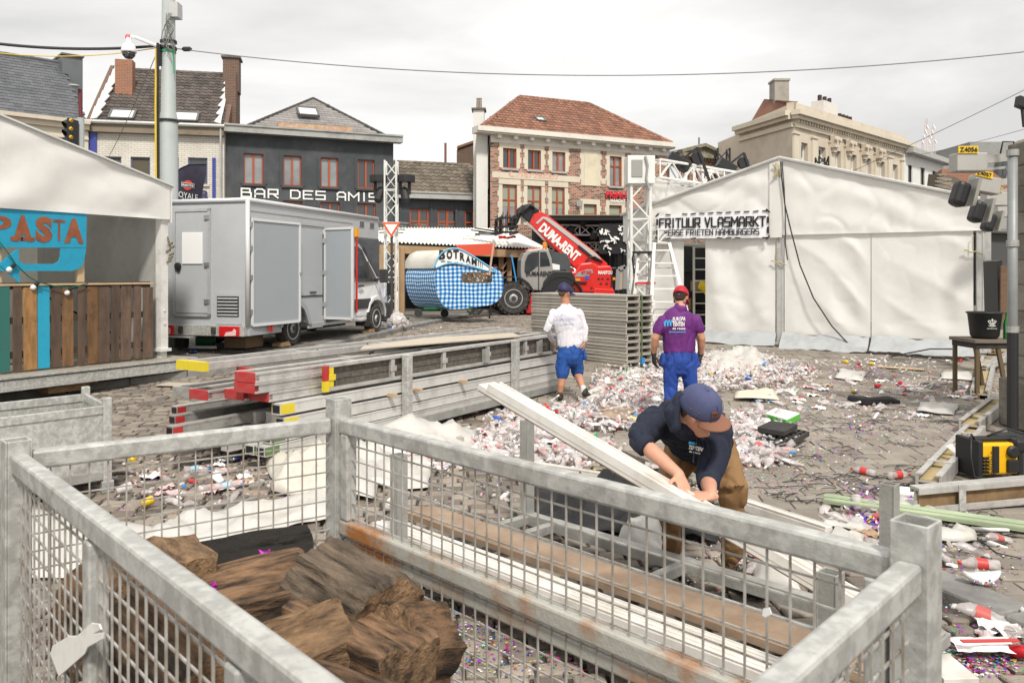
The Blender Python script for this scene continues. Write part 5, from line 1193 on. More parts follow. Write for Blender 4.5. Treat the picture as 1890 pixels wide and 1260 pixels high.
cpanel([(3.60,1.3),(3.67,1.3),(3.67,1.78),(3.60,1.78)],.026,vdark,'window_seal',dr_)
cpanel([(3.55,2.14),(3.47,2.10),(3.70,1.80),(4.02,1.40),(4.14,1.40)],.026,vdark,'window_seal',dr_)
cpanel([(2.66,.62),(3.48,.62),(3.56,.78),(3.60,.86),(2.66,.86)],.03,vdark,'rub_strip',van,.04)
cpanel([(2.98,1.16),(3.2,1.16),(3.2,1.20),(2.98,1.20)],.04,vdark,'handle',dr_,.04)
q=MB(); q.prism([vp(x,.35,z) for x,z in ((3.62,2.04),(4.05,1.50),(4.10,1.50),(3.66,2.10))],vb*1.3); q.build('windscreen',glassd,van)
q=MB(); c_=vp(3.82,-.22,1.42); q.obox(c_,va*.05,vb*.11,V((0,0,.17))); q.bar(vp(3.82,-.1,1.34),vp(3.86,.1,1.32),.06,.06); q.build('wing_mirror',vdark,van,bevel=.03)
q=MB(); vprism(q,[(4.42,.30),(4.86,.30),(4.90,.5),(4.88,.72),(4.5,.72),(4.40,.5)],.06,W2-.06); q.build('front_bumper',vdark,van,bevel=.04)
q=MB(); q.prism([vp(x,cyo(x,z)-.012,z) for x,z in ((4.58,.86),(4.80,.88),(4.74,1.08),(4.62,1.10))],vb*.1); q.build('headlight',M('lamp_glass',(.55,.57,.6),.1),van,bevel=.01)
q=MB(); P=[(4.42,.36),(4.36,.50),(4.25,.70),(4.1,.79),(3.92,.82),(3.74,.80),(3.56,.70),(3.47,.52),(3.40,.52),(3.50,.75),(3.70,.88),(3.92,.92),(4.12,.88),(4.32,.77),(4.45,.55)]; q.prism([vp(x,.0,z) for x,z in P],vb*.06); q.build('wheel_arch',vwhite,van,bevel=.01)
q=MB(); vbox(q,3.40,3.46,.0,.35,.18,.5); q.build('mud_flap',rubber,van)
q=MB(); q.tube([vp(1.4,.6,VT+.05),vp(2.0,.5,VT+.08),vp(2.4,.5,VT+.05)],.04,n=8); vbox(q,.9,1.5,.3,1.0,VT,VT+.08); q.build('roof_hatch',vtrim,van)
def wheel(par,c,ax,r,w_,rimr,nm='wheel',holes=14,ag=False,rimm=None):
    c=V(c); ax=V(ax).normalized()
    q=MB(); q.lathe([(rimr,-w_*.45),(r*.9,-w_/2),(r*.97,-w_*.44),(r,-w_*.3),(r,w_*.3),(r*.97,w_*.44),(r*.9,w_/2),(rimr,w_*.45)],c,ax,n=44)
    if ag:
        u=ax.orthogonal().normalized(); v=ax.cross(u)
        for k in range(22):
            for s in (-1,1):
                a=(k+.5*(s>0))/22*2*PI; rad=u*math.cos(a)+v*math.sin(a); tg=-u*math.sin(a)+v*math.cos(a)
                q.obox(c+rad*(r+.012)+ax*s*w_*.26+tg*.0,(ax*s*.85+tg*.5).normalized()*w_*.27,tg*.033,rad*.030)
    wl=q.build(nm,rubber,par,angle=35)
    rm=rimm or M('steel_rim',(.50,.50,.49),.35,.35,dirt=.3)
    q=MB(); o=w_*.5
    q.lathe([(rimr,o-.06),(rimr*.99,o),(rimr*.90,o),(rimr*.86,o-.05),(rimr*.72,o-.035),(rimr*.5,o-.03),(rimr*.34,o+.0),(rimr*.30,o+.02),(0.01,o+.02)],c,ax,n=36); q.build('rim',rm,wl,angle=30)
    q=MB(); u=ax.orthogonal().normalized(); v=ax.cross(u)
    for k in range(holes):
        a=k/holes*2*PI; rad=u*math.cos(a)+v*math.sin(a); tg=-u*math.sin(a)+v*math.cos(a); q.obox(c+ax*(o-.036)+rad*rimr*.73,rad*rimr*.085,tg*rimr*.07,ax*.008)
    q.lathe([(rimr*.26,0),(rimr*.26,.012),(rimr*.2,.02)],c+ax*(o+.018),ax,n=16)
    q.build('rim_slots',vdark,wl)
for x in (0,3.92):
    wheel(van,vp(x,.14,.345),-vb,.345,.24,.235); wheel(van,vp(x,BW-.16,.345),vb,.345,.24,.235)
for x,lb in ((0,'wooden wedge under the rear wheel of the van'),(3.92,'wooden wedge under the front wheel of the van')):
    q=MB(); a=vp(x-.25,.0,.0); q.prism([vp(x-.42,0,0),vp(x-.12,0,0),vp(x-.2,0,.09),vp(x-.42,0,.06)],vb*.25); tag(q.build('wheel_chock',wood),lb,'wedge')
# things under the van
q=MB(); vbox(q,-.95,-.35,.5,1.0,.0,.26); tag(q.build('cardboard_box',M('brown_card',(0,0,0)),bevel=.01),'brown cardboard box lying under the van beside its rear wheel','box')
q=MB(); c_=vp(-.9,1.45,.16); q.lathe([(.13,-.2),(.16,.15),(.18,.16)],c_,(1,.3,0),n=16); tag(q.build('green_bucket',M('green_plastic',(.02,.14,.07),.4)),'dark green bucket lying on its side under the van','bucket')
q=MB(); q.lathe([(.15,0),(.16,.32),(.15,.34)],vp(-1.1,1.9,0),n=16); tag(q.build('black_drum',blackp),'small black drum standing behind the van bumper','drum')
q=MB(); q.tube([vp(-1.3,1.55,.03),vp(-1.2,1.0,.03)],.03,n=6); tag(q.build('pipe',whitep),'short grey tube on the ground behind the van','pipe')

# ================= CHEQUERED CARAVAN =================
cd=26.0
def gingham():
    m=bpy.data.materials.new('blue_gingham'); m.use_nodes=True; t=m.node_tree; N=t.nodes; Lk=t.links.new; p=N['Principled BSDF']; p.inputs['Roughness'].default_value=.35
    uv=N.new('ShaderNodeUVMap'); uv.uv_map='cloth'; sx=N.new('ShaderNodeSeparateXYZ'); Lk(uv.outputs[0],sx.inputs[0])
    no=N.new('ShaderNodeTexNoise'); no.inputs['Scale'].default_value=1.4; Lk(uv.outputs[0],no.inputs[0])
    fs=[]
    for i in (0,1):
        w_=N.new('ShaderNodeMath'); w_.operation='MULTIPLY_ADD'; w_.inputs[1].default_value=.12; Lk(no.outputs[0],w_.inputs[0]); Lk(sx.outputs[i],w_.inputs[2])
        a=N.new('ShaderNodeMath'); a.operation='MULTIPLY'; a.inputs[1].default_value=1/.135; Lk(w_.outputs[0],a.inputs[0])
        b=N.new('ShaderNodeMath'); b.operation='FRACT'; Lk(a.outputs[0],b.inputs[0])
        c=N.new('ShaderNodeMath'); c.operation='LESS_THAN'; c.inputs[1].default_value=.5; Lk(b.outputs[0],c.inputs[0]); fs.append(c)
    s=N.new('ShaderNodeMath'); s.operation='ADD'; Lk(fs[0].outputs[0],s.inputs[0]); Lk(fs[1].outputs[0],s.inputs[1])
    h=N.new('ShaderNodeMath'); h.operation='MULTIPLY'; h.inputs[1].default_value=.5; Lk(s.outputs[0],h.inputs[0])
    cr=N.new('ShaderNodeValToRGB'); cr.color_ramp.interpolation='CONSTANT'; e=cr.color_ramp.elements; e[0].color=(.76,.78,.80,1); e[1].position=.4; e[1].color=(.09,.36,.66,1); k=e.new(.9); k.color=(.012,.07,.30,1)
    Lk(h.outputs[0],cr.inputs[0]); Lk(cr.outputs[0],p.inputs['Base Color']); return m
ging=gingham()
cs_=V((1,.20,0)).normalized(); cn=V((-1.15,1.5,0)); 
c0=W(803,0,cd); c0=V((c0.x,c0.y,0))
def cp(px,py,o=0):   # point on the near side of the caravan
    k=(px-CX)/F; t=(k*c0.y-c0.x)/(cs_.x-k*cs_.y); d=c0.y+t*cs_.y; p=c0+cs_*t; p.z=CH-(py-HY)/F*d; return p+V((cs_.y,-cs_.x,0))*o
cv=thing('caravan','round-ended caravan covered in blue and white check with a raised white hood','caravan',(c0.x+1,c0.y+.8,gz(0,26)))
def smooth_poly(P,n=4):
    out=[]; m=len(P)
    for i in range(m):
        p0,p1,p2,p3=[V((*P[(i+j-1)%m],0)) for j in range(4)]
        for k in range(n):
            t=k/n; out.append(tuple((.5*((2*p1)+(p2-p0)*t+(2*p0-5*p1+4*p2-p3)*t*t+(3*p1-p0-3*p2+p3)*t**3))[:2]))
    return out
body=smooth_poly([(803,520),(805,500),(818,486),(850,480),(885,486),(912,494),(926,505),(929,525),(926,545),(912,560),(885,566),(850,570),(824,568),(809,548)])
q=MB(); q.prism([cp(x,y) for x,y in body],cn); cb=q.build('body',ging,cv,angle=40)
me=cb.data; uv=me.uv_layers.new(name='cloth'); 
nb=len(body); pr=[cp(x,y) for x,y in body]; acc=[0]
for i in range(nb): acc.append(acc[-1]+(pr[(i+1)%nb]-pr[i]).length)
for fi,fc in enumerate(me.polygons):
    for li in fc.loop_indices:
        vi=me.loops[li].vertex_index; co_=me.vertices[vi].co
        if fi<2: uv.data[li].uv=(co_.dot(cs_),co_.z)
        else:
            i=vi%nb; ac=acc[i]
            if fi-2==nb-1 and i==0: ac=acc[nb]
            uv.data[li].uv=(ac,0 if vi<nb else cn.length)
lid=smooth_poly([(803,494),(807,478),(818,465),(832,459),(848,460),(868,470),(890,484),(908,496),(914,501),(900,500),(870,492),(840,486),(820,488)])
q=MB(); q.prism([cp(x,y,.03) for x,y in lid],-V((cs_.y,-cs_.x,0))*.05); 
q.build('name_board',M('board_white',(.80,.80,.78),.4),cv,angle=40)
q=MB(); P=[cp(x,y,.04) for x,y in lid]; q.tube(P+[P[0]],.028,n=6); q.build('blue_rim',M('pale_blue_rim',(.16,.46,.70),.4),cv,smooth=True)
hood=[(803,494),(805,478),(816,466),(832,459),(850,461),(850,470),(832,470),(818,476),(812,490)]
q=MB(); q.prism([cp(x,y) for x,y in [(803,492),(804,480),(812,468),(826,461),(846,461),(860,468),(860,484),(803,495)]],cn*1.02); q.build('hood',M('hood_offwhite',(.66,.64,.58),.5,dirt=.45,dc=(.42,.37,.3),ds=1.5),cv,angle=45)
q=MB(); P=smooth_poly([(857,503),(903,503),(908,512),(903,521),(857,521),(853,512)]); q.prism([cp(x,y,.012) for x,y in P],-V((cs_.y,-cs_.x,0))*.03); wn_=q.build('window',M('caravan_window',(.03,.03,.035),.15,c2=(.18,.13,.08),ns=5),cv)
q=MB()
for k in range(26):
    x=872+rnd.uniform(-14,30); y=510+rnd.uniform(-6,8); q.obox(cp(x,y,.02),cs_*rnd.uniform(.01,.03),V((0,0,rnd.uniform(.01,.04))),V((0,.004,0)),rnd.random())
q.build('shelf_goods',M('shelf_goods',(0,0,0),.5,attr2=[(.5,.35,.2),(.6,.55,.45),(.1,.2,.08),(.4,.08,.05),(.5,.5,.5)]),wn_)
n_=V((cs_.y,-cs_.x,0))
for ch,x,x1_,y,h_ in (('B',810,821.5,478,.27),('O',824,834.5,477,.25),('T',836,846.5,476.5,.25),('R',848.5,858,479,.23),('A',859.5,868.5,483,.21),('M',870,880,487,.20),('!',882,883.6,490,.16),('!',885.5,887,491.5,.14),('!',889,890.4,493,.12)):
    text(ch,cp(x,y,.05),cs_+V((0,0,-.3 if x>840 else .05)),(0,0,1),h_,lettk,cv,off=.045,width=(cp(x1_,y)-cp(x,y)).length)
q=MB()
for k in range(60):
    t=k/60; x=812+t*78; y=483-3*math.sin(t*PI)+t*15-1; 
    if k%9 in (0,8): continue
    q.tube([cp(x,y+rnd.uniform(-1,1),.05),cp(x+.8,y-rnd.uniform(-1.2,1.5),.05)],.012,n=4)
q.build('small_script',lettk,cv)
q=MB()
q.bar(cp(800,570)+cn*.3,cp(872,568),.08,.08); q.bar(cp(812,575)+cn*.8,cp(860,575)+cn*.8,.08,.08); q.build('chassis',M('green_metal',(.02,.12,.06),.5,dirt=.4),cv)
for x,o in ((806,.6),(850,.5)):
    q=MB(); q.lathe([(.06,-.04),(.13,-.04),(.13,.04),(.06,.04)],cp(x,580)+cn*o,n_,n=18); q.build('wheel',rubber,cv)
q=MB(); q.bar(cp(906,563),cp(903,588),.05,.05); q.bar(cp(899,570),cp(908,580),.03,.03); q.build('prop_leg',blackm,cv)
q=MB(); 
for k in range(6): q.bar(cp(862+k*4,574+(k%2)*6),cp(872+k*4,578-(k%3)*4),.12,.06)
tag(q.build('drawbar',under),'rusty black drawbar parts lying on the cobbles under the caravan','metal parts')
q=MB(); a=cp(908,449,.3); b_=cp(900,508,.3); q.bar(a,b_,.09,.05); tag(q.build('prop_stick',M('pale_pink_wood',(.55,.35,.26),.7)),'pale wooden stick propped up against the chequered caravan','stick')

# ================= TELEHANDLER =================
TD=30.8
tt=V((-1,-.16,0)).normalized(); tn=V((-tt.y,tt.x,0))      # tt forward (left in the picture); tn away from us?
if tn.y<0: tn=-tn
to=V(((948-CX)/F*TD,TD,gz(0,TD)))
th=thing('telehandler','red and grey telescopic loader, boom raised to the left, by the panel stack','vehicle',to)
def tp(x,y,z): return to+tt*x+tn*y+V((0,0,z))   # x forward, y away from the viewer
TS=1.0
def T(px,py,y=0):    # local (x,z) of a picture point on the vehicle's near side
    k=(px-CX)/F; o=to+tn*y; t=(k*o.y-o.x)/(tt.x-k*tt.y); d=o.y+t*tt.y; return (t,CH-(py-HY)/F*d-to.z)
def tpoly(pts,y0,y1,mat,name,par=None,bevel=.02,yr=None):
    q=MB(); P=[T(x,y,y0 if yr is None else yr) for x,y in pts]; q.prism([tp(x,y0,z) for x,z in P],tn*(y1-y0)); return q.build(name,mat,par or th,bevel=bevel)
tgrey=M('loader_grey',(.30,.29,.275),.35,coat=.3,dirt=.25,dc=(.15,.13,.11),ds=3)
wr=.64; rimg=M('loader_rim',(.40,.39,.37),.45,.2,dirt=.4)
x2,_=T(1037,560,0)
for x in (0,x2):
    wheel(th,tp(x,.22,wr),-tn,wr-.03,.44,.36,ag=True,rimm=rimg,holes=8); wheel(th,tp(x,2.1,wr),tn,wr-.03,.44,.36,ag=True,rimm=rimg,holes=8)
def fender(cx_):
    q=MB(); P=[]; c=(cx_,wr)
    for r_,rng in ((.86,range(0,9)),(.80,range(8,-1,-1))):
        for i in rng: a=PI*.05+PI*.80*i/8; P.append((c[0]-r_*math.cos(a)*1.02,c[1]+r_*math.sin(a)))
    q.prism([tp(x,-.02,z) for x,z in P],tn*.55); q.build('fender',blackp,th,angle=40)
fender(.05); fender(x2+.0)
q=MB(); q.obox(tp((x2)/2,1.15,.75),tt*(abs(x2)/2+.5),tn*.42,V((0,0,.28))); q.obox(tp(0,1.15,wr),tt*.15,tn*.95,V((0,0,.12))); q.obox(tp(x2,1.15,wr),tt*.15,tn*.95,V((0,0,.12))); q.build('chassis',M('loader_red_frame',(.45,.02,.02),.45,dirt=.4,dc=(.12,.05,.04)),th)
tpoly([(968,540),(984,540),(1003,552),(1003,580),(972,578)],.15,.9,M('loader_red_frame',(0,0,0)),'step_box')
# cab
cabp=[(961,500),(962,480),(967,468),(976,461),(1000,458),(1013,461),(1019,478),(1021,498),(1018,512),(1008,534),(1000,537),(975,535),(965,530),(962,515)]
cab_=tpoly(cabp,.10,1.0,tgrey,'cab',bevel=.05)
tpoly([(968,500),(969,484),(974,471),(982,466),(993,465),(993,490),(972,507)],.075,.10,glassd,'door_window',cab_,0)
tpoly([(997,465),(1008,465),(1013,478),(1016,490),(997,492)],.075,.10,glassd,'rear_side_window',cab_,0)
q=MB(); a,b_=T(995,463),T(995,536); q.bar(tp(a[0],.09,a[1]),tp(b_[0],.09,b_[1]),.03,.03,tn); q.build('door_seam',blackp,cab_)
tpoly([(968,463),(982,458),(1002,458),(1000,461),(975,464)],.2,.9,red,'cab_roof',cab_,.02)
tpoly([(1016,464),(1046,468),(1052,480),(1053,498),(1022,499),(1019,480)],.35,1.0,M('rear_cab_glass',(.07,.08,.085),.08,spec=.9),'rear_window',cab_,.01)
tpoly([(1019,486),(1033,489),(1033,498),(1020,498)],.33,.36,lettw,'sticker',cab_,0)
tpoly([(1036,470),(1041,478),(1041,493),(1037,496),(1034,480)],.45,.5,red,'hose_bundle',cab_,.01)
q=MB(); x,z=T(1010,458); q.lathe([(.07,0),(.07,.05),(.085,.06),(.085,.2),(.05,.25)],tp(x,.5,z),n=12); q.build('beacon',M('amber_beacon',(.85,.25,.01),.2),th)
tpoly([(1000,538),(1004,520),(1014,506),(1022,499),(1055,500),(1060,508),(1064,520),(1052,532),(1038,538),(1030,545),(1018,560),(1003,556)],.0,.8,blackp,'side_cowl',None,.05)
tpoly([(1050,504),(1062,500),(1072,486),(1092,484),(1104,491),(1128,490),(1131,500),(1131,531),(1134,540),(1066,540),(1052,528)],.12,1.9,red,'engine_cover',None,.06)
tpoly([(1060,511),(1068,502),(1085,497),(1093,497),(1095,503),(1084,511)],.105,.125,tgrey,'badge_panel',None,.004)
x,z=T(1074,508,.1); 
def tt_text(s_,px,py,h,w_,mat,y=.09,ang=0):
    x,z=T(px,py,y); text(s_,tp(x,y,z),-tt+V((0,0,ang)),(0,0,1),h,mat,th,width=w_,off=.03,depth=.012)
tt_text('MT1840',1073,506,.13,.40,redl,.10); tt_text('MANITOU',1104,506,.13,.56,lettw,.10)
tt_text('DUMA-RENT',971,509,.17,.98,lettk,.075)
tpoly([(1080,509),(1087,509),(1087,516),(1080,516)],.10,.115,M('blue_sticker',(.02,.10,.45),.4),'lift_sticker',None,0)
for a_ in ((1061,514,1071,519),(1131,512,1136,517)): tpoly([(a_[0],a_[1]),(a_[2],a_[1]),(a_[2],a_[3]),(a_[0],a_[3])],.06,.14,lampa,'marker_lamp',None,.01)
q=MB(); a=T(1062,521);b_=T(1084,521); q.bar(tp(a[0],.08,a[1]),tp(b_[0],.06,b_[1]),.05,.05); q.build('grab_bar',blackp,th)
tpoly([(1128,500),(1131,500),(1130,530),(1127,530)],.10,1.9,M('rear_dark',(.06,.01,.01),.5),'rear_panel',None,.01)
tpoly([(1098,532),(1133,534),(1136,544),(1095,545)],.05,1.9,red,'counterweight',None,.03)
for x_,y_ in ((1103,513),(1110,513),(1120,513),(1107,522),(1118,522),(1090,530),(1097,535)): tpoly([(x_,y_),(x_+4,y_),(x_+4,y_+3),(x_,y_+3)],.10,.13,blackp,'vent_slot',None,0)
# boom
def boom(p0,p1,h0,h1,y0,y1,mat,name,bev=.03):
    a=T(*p0,y0);b=T(*p1,y0); d=V((b[0]-a[0],b[1]-a[1])).normalized(); n=V((-d.y,d.x)); q=MB()
    P=[V(a)-n*h0/2,V(b)-n*h1/2,V(b)+n*h1/2,V(a)+n*h0/2]; q.prism([tp(p[0],y0,p[1]) for p in P],tn*(y1-y0)); return q.build(name,mat,th,bevel=bev)
by0,by1=.72,1.28
bm_=tpoly([(1121,496),(1096,500),(1064,497),(1045,478),(1003,438),(982,416),(975,411),(970,402),(975,396),(982,391),(996,389),(1010,396),(1030,412),(1068,441),(1098,464),(1110,476),(1122,487)],by0,by1,red,'boom',None,.03,yr=by0)
tpoly([(1110,479),(1101,479),(1060,447),(1030,424),(1008,407),(1003,404),(992,414),(988,412),(1001,400),(1010,401),(1030,415),(1068,444),(1100,468)],by0-.03,by0,M('boom_grey_line',(.45,.44,.42),.5),'hose_guide',None,.008,yr=by0)
a=T(993,424,by0);b_=T(1062,483,by0); 
d_=V((b_[0]-a[0],0,b_[1]-a[1])); dw=tt*d_.x+V((0,0,d_.z)); up_=dw.normalized().cross(-tn)
if up_.z<0: up_=-up_
text('DUMA-RENT',tp(a[0],by0-.035,a[1]),dw,up_,.36,lettw,th,width=dw.length,off=.045,depth=0)
tpoly([(1068,452),(1100,478),(1112,480),(1110,483),(1098,482),(1066,456)],by0-.06,by0-.03,blackp,'boom_hose',None,.005,yr=by0)
q=MB(); pts=[T(*p,by0) for p in ((1078,500),(1080,484),(1086,475),(1096,474),(1106,480),(1110,486))]; q.tube([tp(x,by0-.12,z) for x,z in pts],.035,n=8); q.build('hose_loop',blackp,th,smooth=True)
q=MB(); a=T(1045,492,by0);b_=T(1072,470,by0)
for k in (0,1,2): q.tube([tp(a[0]+.1*k,by0+.1,a[1]+.25-.08*k),tp(b_[0]-.6-.05*k,by0+.1,b_[1]-.42-.2*k)],.05,n=8)
q.build('lift_ram',chrome,th)
# head with forks
tpoly([(996,389),(985,381),(976,376),(966,378),(958,384),(957,392),(962,398),(972,408),(978,410),(984,395)],by0-.05,by1+.05,blackm,'boom_head',None,.03,yr=by0)
tpoly([(962,398),(957,411),(948,424),(941,424),(946,410),(950,396)],by0+.05,by1-.05,blackm,'tilt_arm',None,.02,yr=by0)
q=MB()
for y in (.35,1.6): 
    a,b_,c_=T(921,407,by0),T(920,431,by0),T(947,433,by0)
    q.bar(tp(a[0],y,a[1]),tp(b_[0],y,b_[1]),.10,.07,tn); q.bar(tp(b_[0],y,b_[1]),tp(T(905,428,by0)[0]+.5,y,b_[1]+.02),.12,.05)
for z_ in (404,420,430): a=T(922,z_,by0); q.bar(tp(a[0],.1,a[1]),tp(a[0],1.9,a[1]),.07,.12); b_=T(950,z_,by0); q.bar(tp(a[0],.1,a[1]),tp(b_[0],.1,b_[1]),.06,.08); q.bar(tp(b_[0],.1,b_[1]),tp(b_[0],1.9,b_[1]),.07,.10)
for x_ in (924,932,940,948): a=T(x_,393,by0);b_=T(x_,430,by0); q.bar(tp(a[0],.12,a[1] if x_<940 else b_[1]+.5),tp(b_[0],.12,b_[1]),.04,.04); q.bar(tp(a[0],1.6,a[1]),tp(b_[0],1.6,b_[1]),.04,.04)
q.build('fork_carriage',blackm,th)
q=MB(); a=T(924,428,by0);b_=T(888,424,by0)
q.prism([tp(a[0],.3,a[1]),tp(b_[0]+.3,.3,b_[1]+.06),tp(b_[0]+.3,.3,b_[1]+.02),tp(a[0],.3,a[1]-.06)],tn*.13); q.build('fork',blackm,th)
q=MB(); q.prism([tp(a[0],1.6,a[1]),tp(b_[0]+.3,1.6,b_[1]+.06),tp(b_[0]+.3,1.6,b_[1]+.02),tp(a[0],1.6,a[1]-.06)],tn*.13); q.build('fork',blackm,th)
q=MB()
for k in range(5):
    P=[T(*p,by0) for p in ((985,385+k),(975+k*2,382-k*2),(962,380+k*3),(955-k,395),(948+k,412),(935,420-k*2))]; q.tube([tp(x,by0-.1-.03*k,z) for x,z in P],.022,n=6)
q.build('hoses',rubber,th,smooth=True)
# flat case and things behind
q=MB(); q.prism([W(1141,497,29),W(1154,492,29),W(1153,533,29),W(1139,535,29)],(0,.12,0)); cs2=q.build('flight_case',M('case_tan',(.42,.34,.26),.7)); tag(cs2,'tan board with grey rim standing upright behind the red engine cover','board')
q=MB(); 
for a,b_ in (((1141,497),(1154,492)),((1154,492),(1153,533)),((1141,497),(1139,535))): q.bar(W(*a,28.98),W(*b_,28.98),.08,.14)
q.build('rim',M('grey_rim',(.25,.25,.25),.5),cs2)
# ================= THE MESH CAGE IN FRONT =================
dR=.5
def cw(px,py,z): d=F*(CH-z)/(py-HY); return V(((px-CX)/F*d,d,z))
ZR=1.35
cB=cw(625,768,ZR); cL=cw(30,833,ZR); cR=cw(1690,1026,ZR); cN=cw(1040,1584,ZR)
cc_=(cB+cL+cR+cN)/4
cage=thing('mesh_cage','galvanised steel mesh cage holding dark split timber, closest to the viewer','cage',(cc_.x,cc_.y,0))
def ctube(a,b,w_,h_,mat,name,par=cage,bev=.006,ext=0):
    q=MB(); a=V(a);b=V(b); q.bar(a,b,w_,h_); return q.build(name,mat,par,bevel=bev)
up=V((0,0,1))
for c,zt in ((cB,1.415),(cL,1.385),(cR,1.415),(cN,1.42)):
    q=MB(); w_=.066; x,y=c.x,c.y; t=.005; d1=(cR-cB).normalized(); d2=V((-d1.y,d1.x,0))
    o=V((x,y,0))
    for a,b_ in ((d1,d2),(d2,-d1),(-d1,-d2),(-d2,d1)):
        q.obox(o+a*(w_/2-t/2)+up*(zt/2+.06),b_*(w_/2-(t if a is d1 or a is -d1 else 0)),a*t/2,up*(zt/2-.06))
    q.build('corner_post',galv,cage,bevel=.003)
    q=MB(); q.obox(o+up*.05,d1*.07,d2*.07,up*.05); q.build('foot',galvd,cage,bevel=.006)
def side(a,b,zt,zb,mid,rust=False,off=.0,two=False,mesh_w=.0021,name='side_panel'):
    d=(b-a).normalized(); n=V((d.y,-d.x,0)); 
    a=a+d*.034; b=b-d*.034
    rails=[(zt,.072)]
    q=MB(); q.bar(a+up*(zt-.027-a.z),b+up*(zt-.027-b.z),.042,.054); q.build('top_rail',galv,cage,bevel=.008)
    if two:
        m=rustg
        q=MB(); q.bar(a+up*(mid+.025-a.z),b+up*(mid+.025-b.z),.044,.052); q.build('middle_rail',rustg,cage,bevel=.008)
        q=MB(); q.bar(a+up*(mid-.035-a.z)-n*.02,b+up*(mid-.035-b.z)-n*.02,.05,.04); q.build('middle_rail',rustg,cage,bevel=.006)
        for e in (a+d*.03,b-d*.03): 
            q=MB(); q.obox(V((e.x,e.y,(zt+mid)/2)),d*.022,n*.021,up*((zt-mid)/2-.052)); q.build('stile',galv,cage,bevel=.006)
    q=MB(); q.bar(a+up*(zb-a.z),b+up*(zb-b.z),.045,.06); q.build('bottom_rail',galv,cage,bevel=.006)
    q=MB(); L_=(b-a).length; k=int(L_/.050); 
    def wv(s_,z,ph): return n*(.0045*math.sin(s_*PI/.05+ph))
    for i in range(1,k):
        p=a+d*(L_*i/k); p.z=0
        q.bar(p+up*zb+n*.004,p+up*(zt-.04)+n*.004,mesh_w*2,mesh_w*2,n)
    z=zb+.05
    while z<zt-.06:
        A_=V((a.x,a.y,z)); B_=V((b.x,b.y,z))
        if not(two and abs(z-mid)<.05):
            q.bar(A_-n*.002,B_-n*.002,mesh_w*2,mesh_w*2)
        z+=.050
    q.build('wire_mesh',M('mesh_wire',(.60,.59,.56),.45,.4,c2=(.34,.30,.25),ns=14,dirt=.4,dc=(.25,.2,.15),ds=8),cage)
side(cB,cR,ZR,.16,.95,two=True)
side(cL,cB,ZR,.16,.8)
side(cL,cN,ZR,.16,.8)
side(cN,cR,ZR,.16,.8)
for t_ in (.36,.70):      # middle stiles on the near long side
    m_=cL.lerp(cN,t_); q=MB(); d=(cN-cL).normalized(); q.obox(V((m_.x,m_.y,.74)),d*.022,V((d.y,-d.x,0))*.021,up*.55); q.build('stile',galv,cage,bevel=.005)
q=MB(); q.prism([V((c.x,c.y,.10)) for c in (cL,cN,cR,cB)],up*.05); q.build('floor_plate',galvd,cage)
q=MB(); t=cw(128,1215,1.12); 
# white plastic tag
dN=(cN-cL).normalized(); nN=V((dN.y,-dN.x,0)); 
def onLN(px,py,o=.02):
    k=(px-CX)/F; a=cL+nN*o; t=(k*a.y-a.x)/(dN.x-k*dN.y); d=a.y+t*dN.y; p=a+dN*t; p.z=CH-(py-HY)/F*d; return p
nN_=nN if nN.dot(-cL)>0 else -nN; nN=nN_
P=[onLN(*p,.03) for p in ((96,1205),(100,1190),(130,1172),(145,1172),(172,1148),(186,1150),(190,1160),(176,1168),(194,1166),(193,1178),(165,1193),(160,1205),(112,1247))]
q=MB(); q.prism(P,nN*.004); tag(q.build('plastic_tag',M('tag_plastic',(.74,.72,.68),.5,dirt=.2,ds=20),bevel=.001),'white plastic tag looped onto the near mesh side of the cage','tag')
q=MB(); dd=(cR-cB).normalized(); n2=V((dd.y,-dd.x,0)); n2=n2 if n2.dot(-cB)>0 else -n2
def onBR(px,py,o=.02):
    k=(px-CX)/F; a=cB+n2*o; t=(k*a.y-a.x)/(dd.x-k*dd.y); d=a.y+t*dd.y; p=a+dd*t; p.z=CH-(py-HY)/F*d; return p
q.prism([onBR(x,y) for x,y in ((1410,1122),(1421,1120),(1425,1132),(1414,1138),(1408,1134))],n2*.003); tag(q.build('tape_scrap',whitep),'tiny scrap of white tape stuck on the mesh gate','scrap')

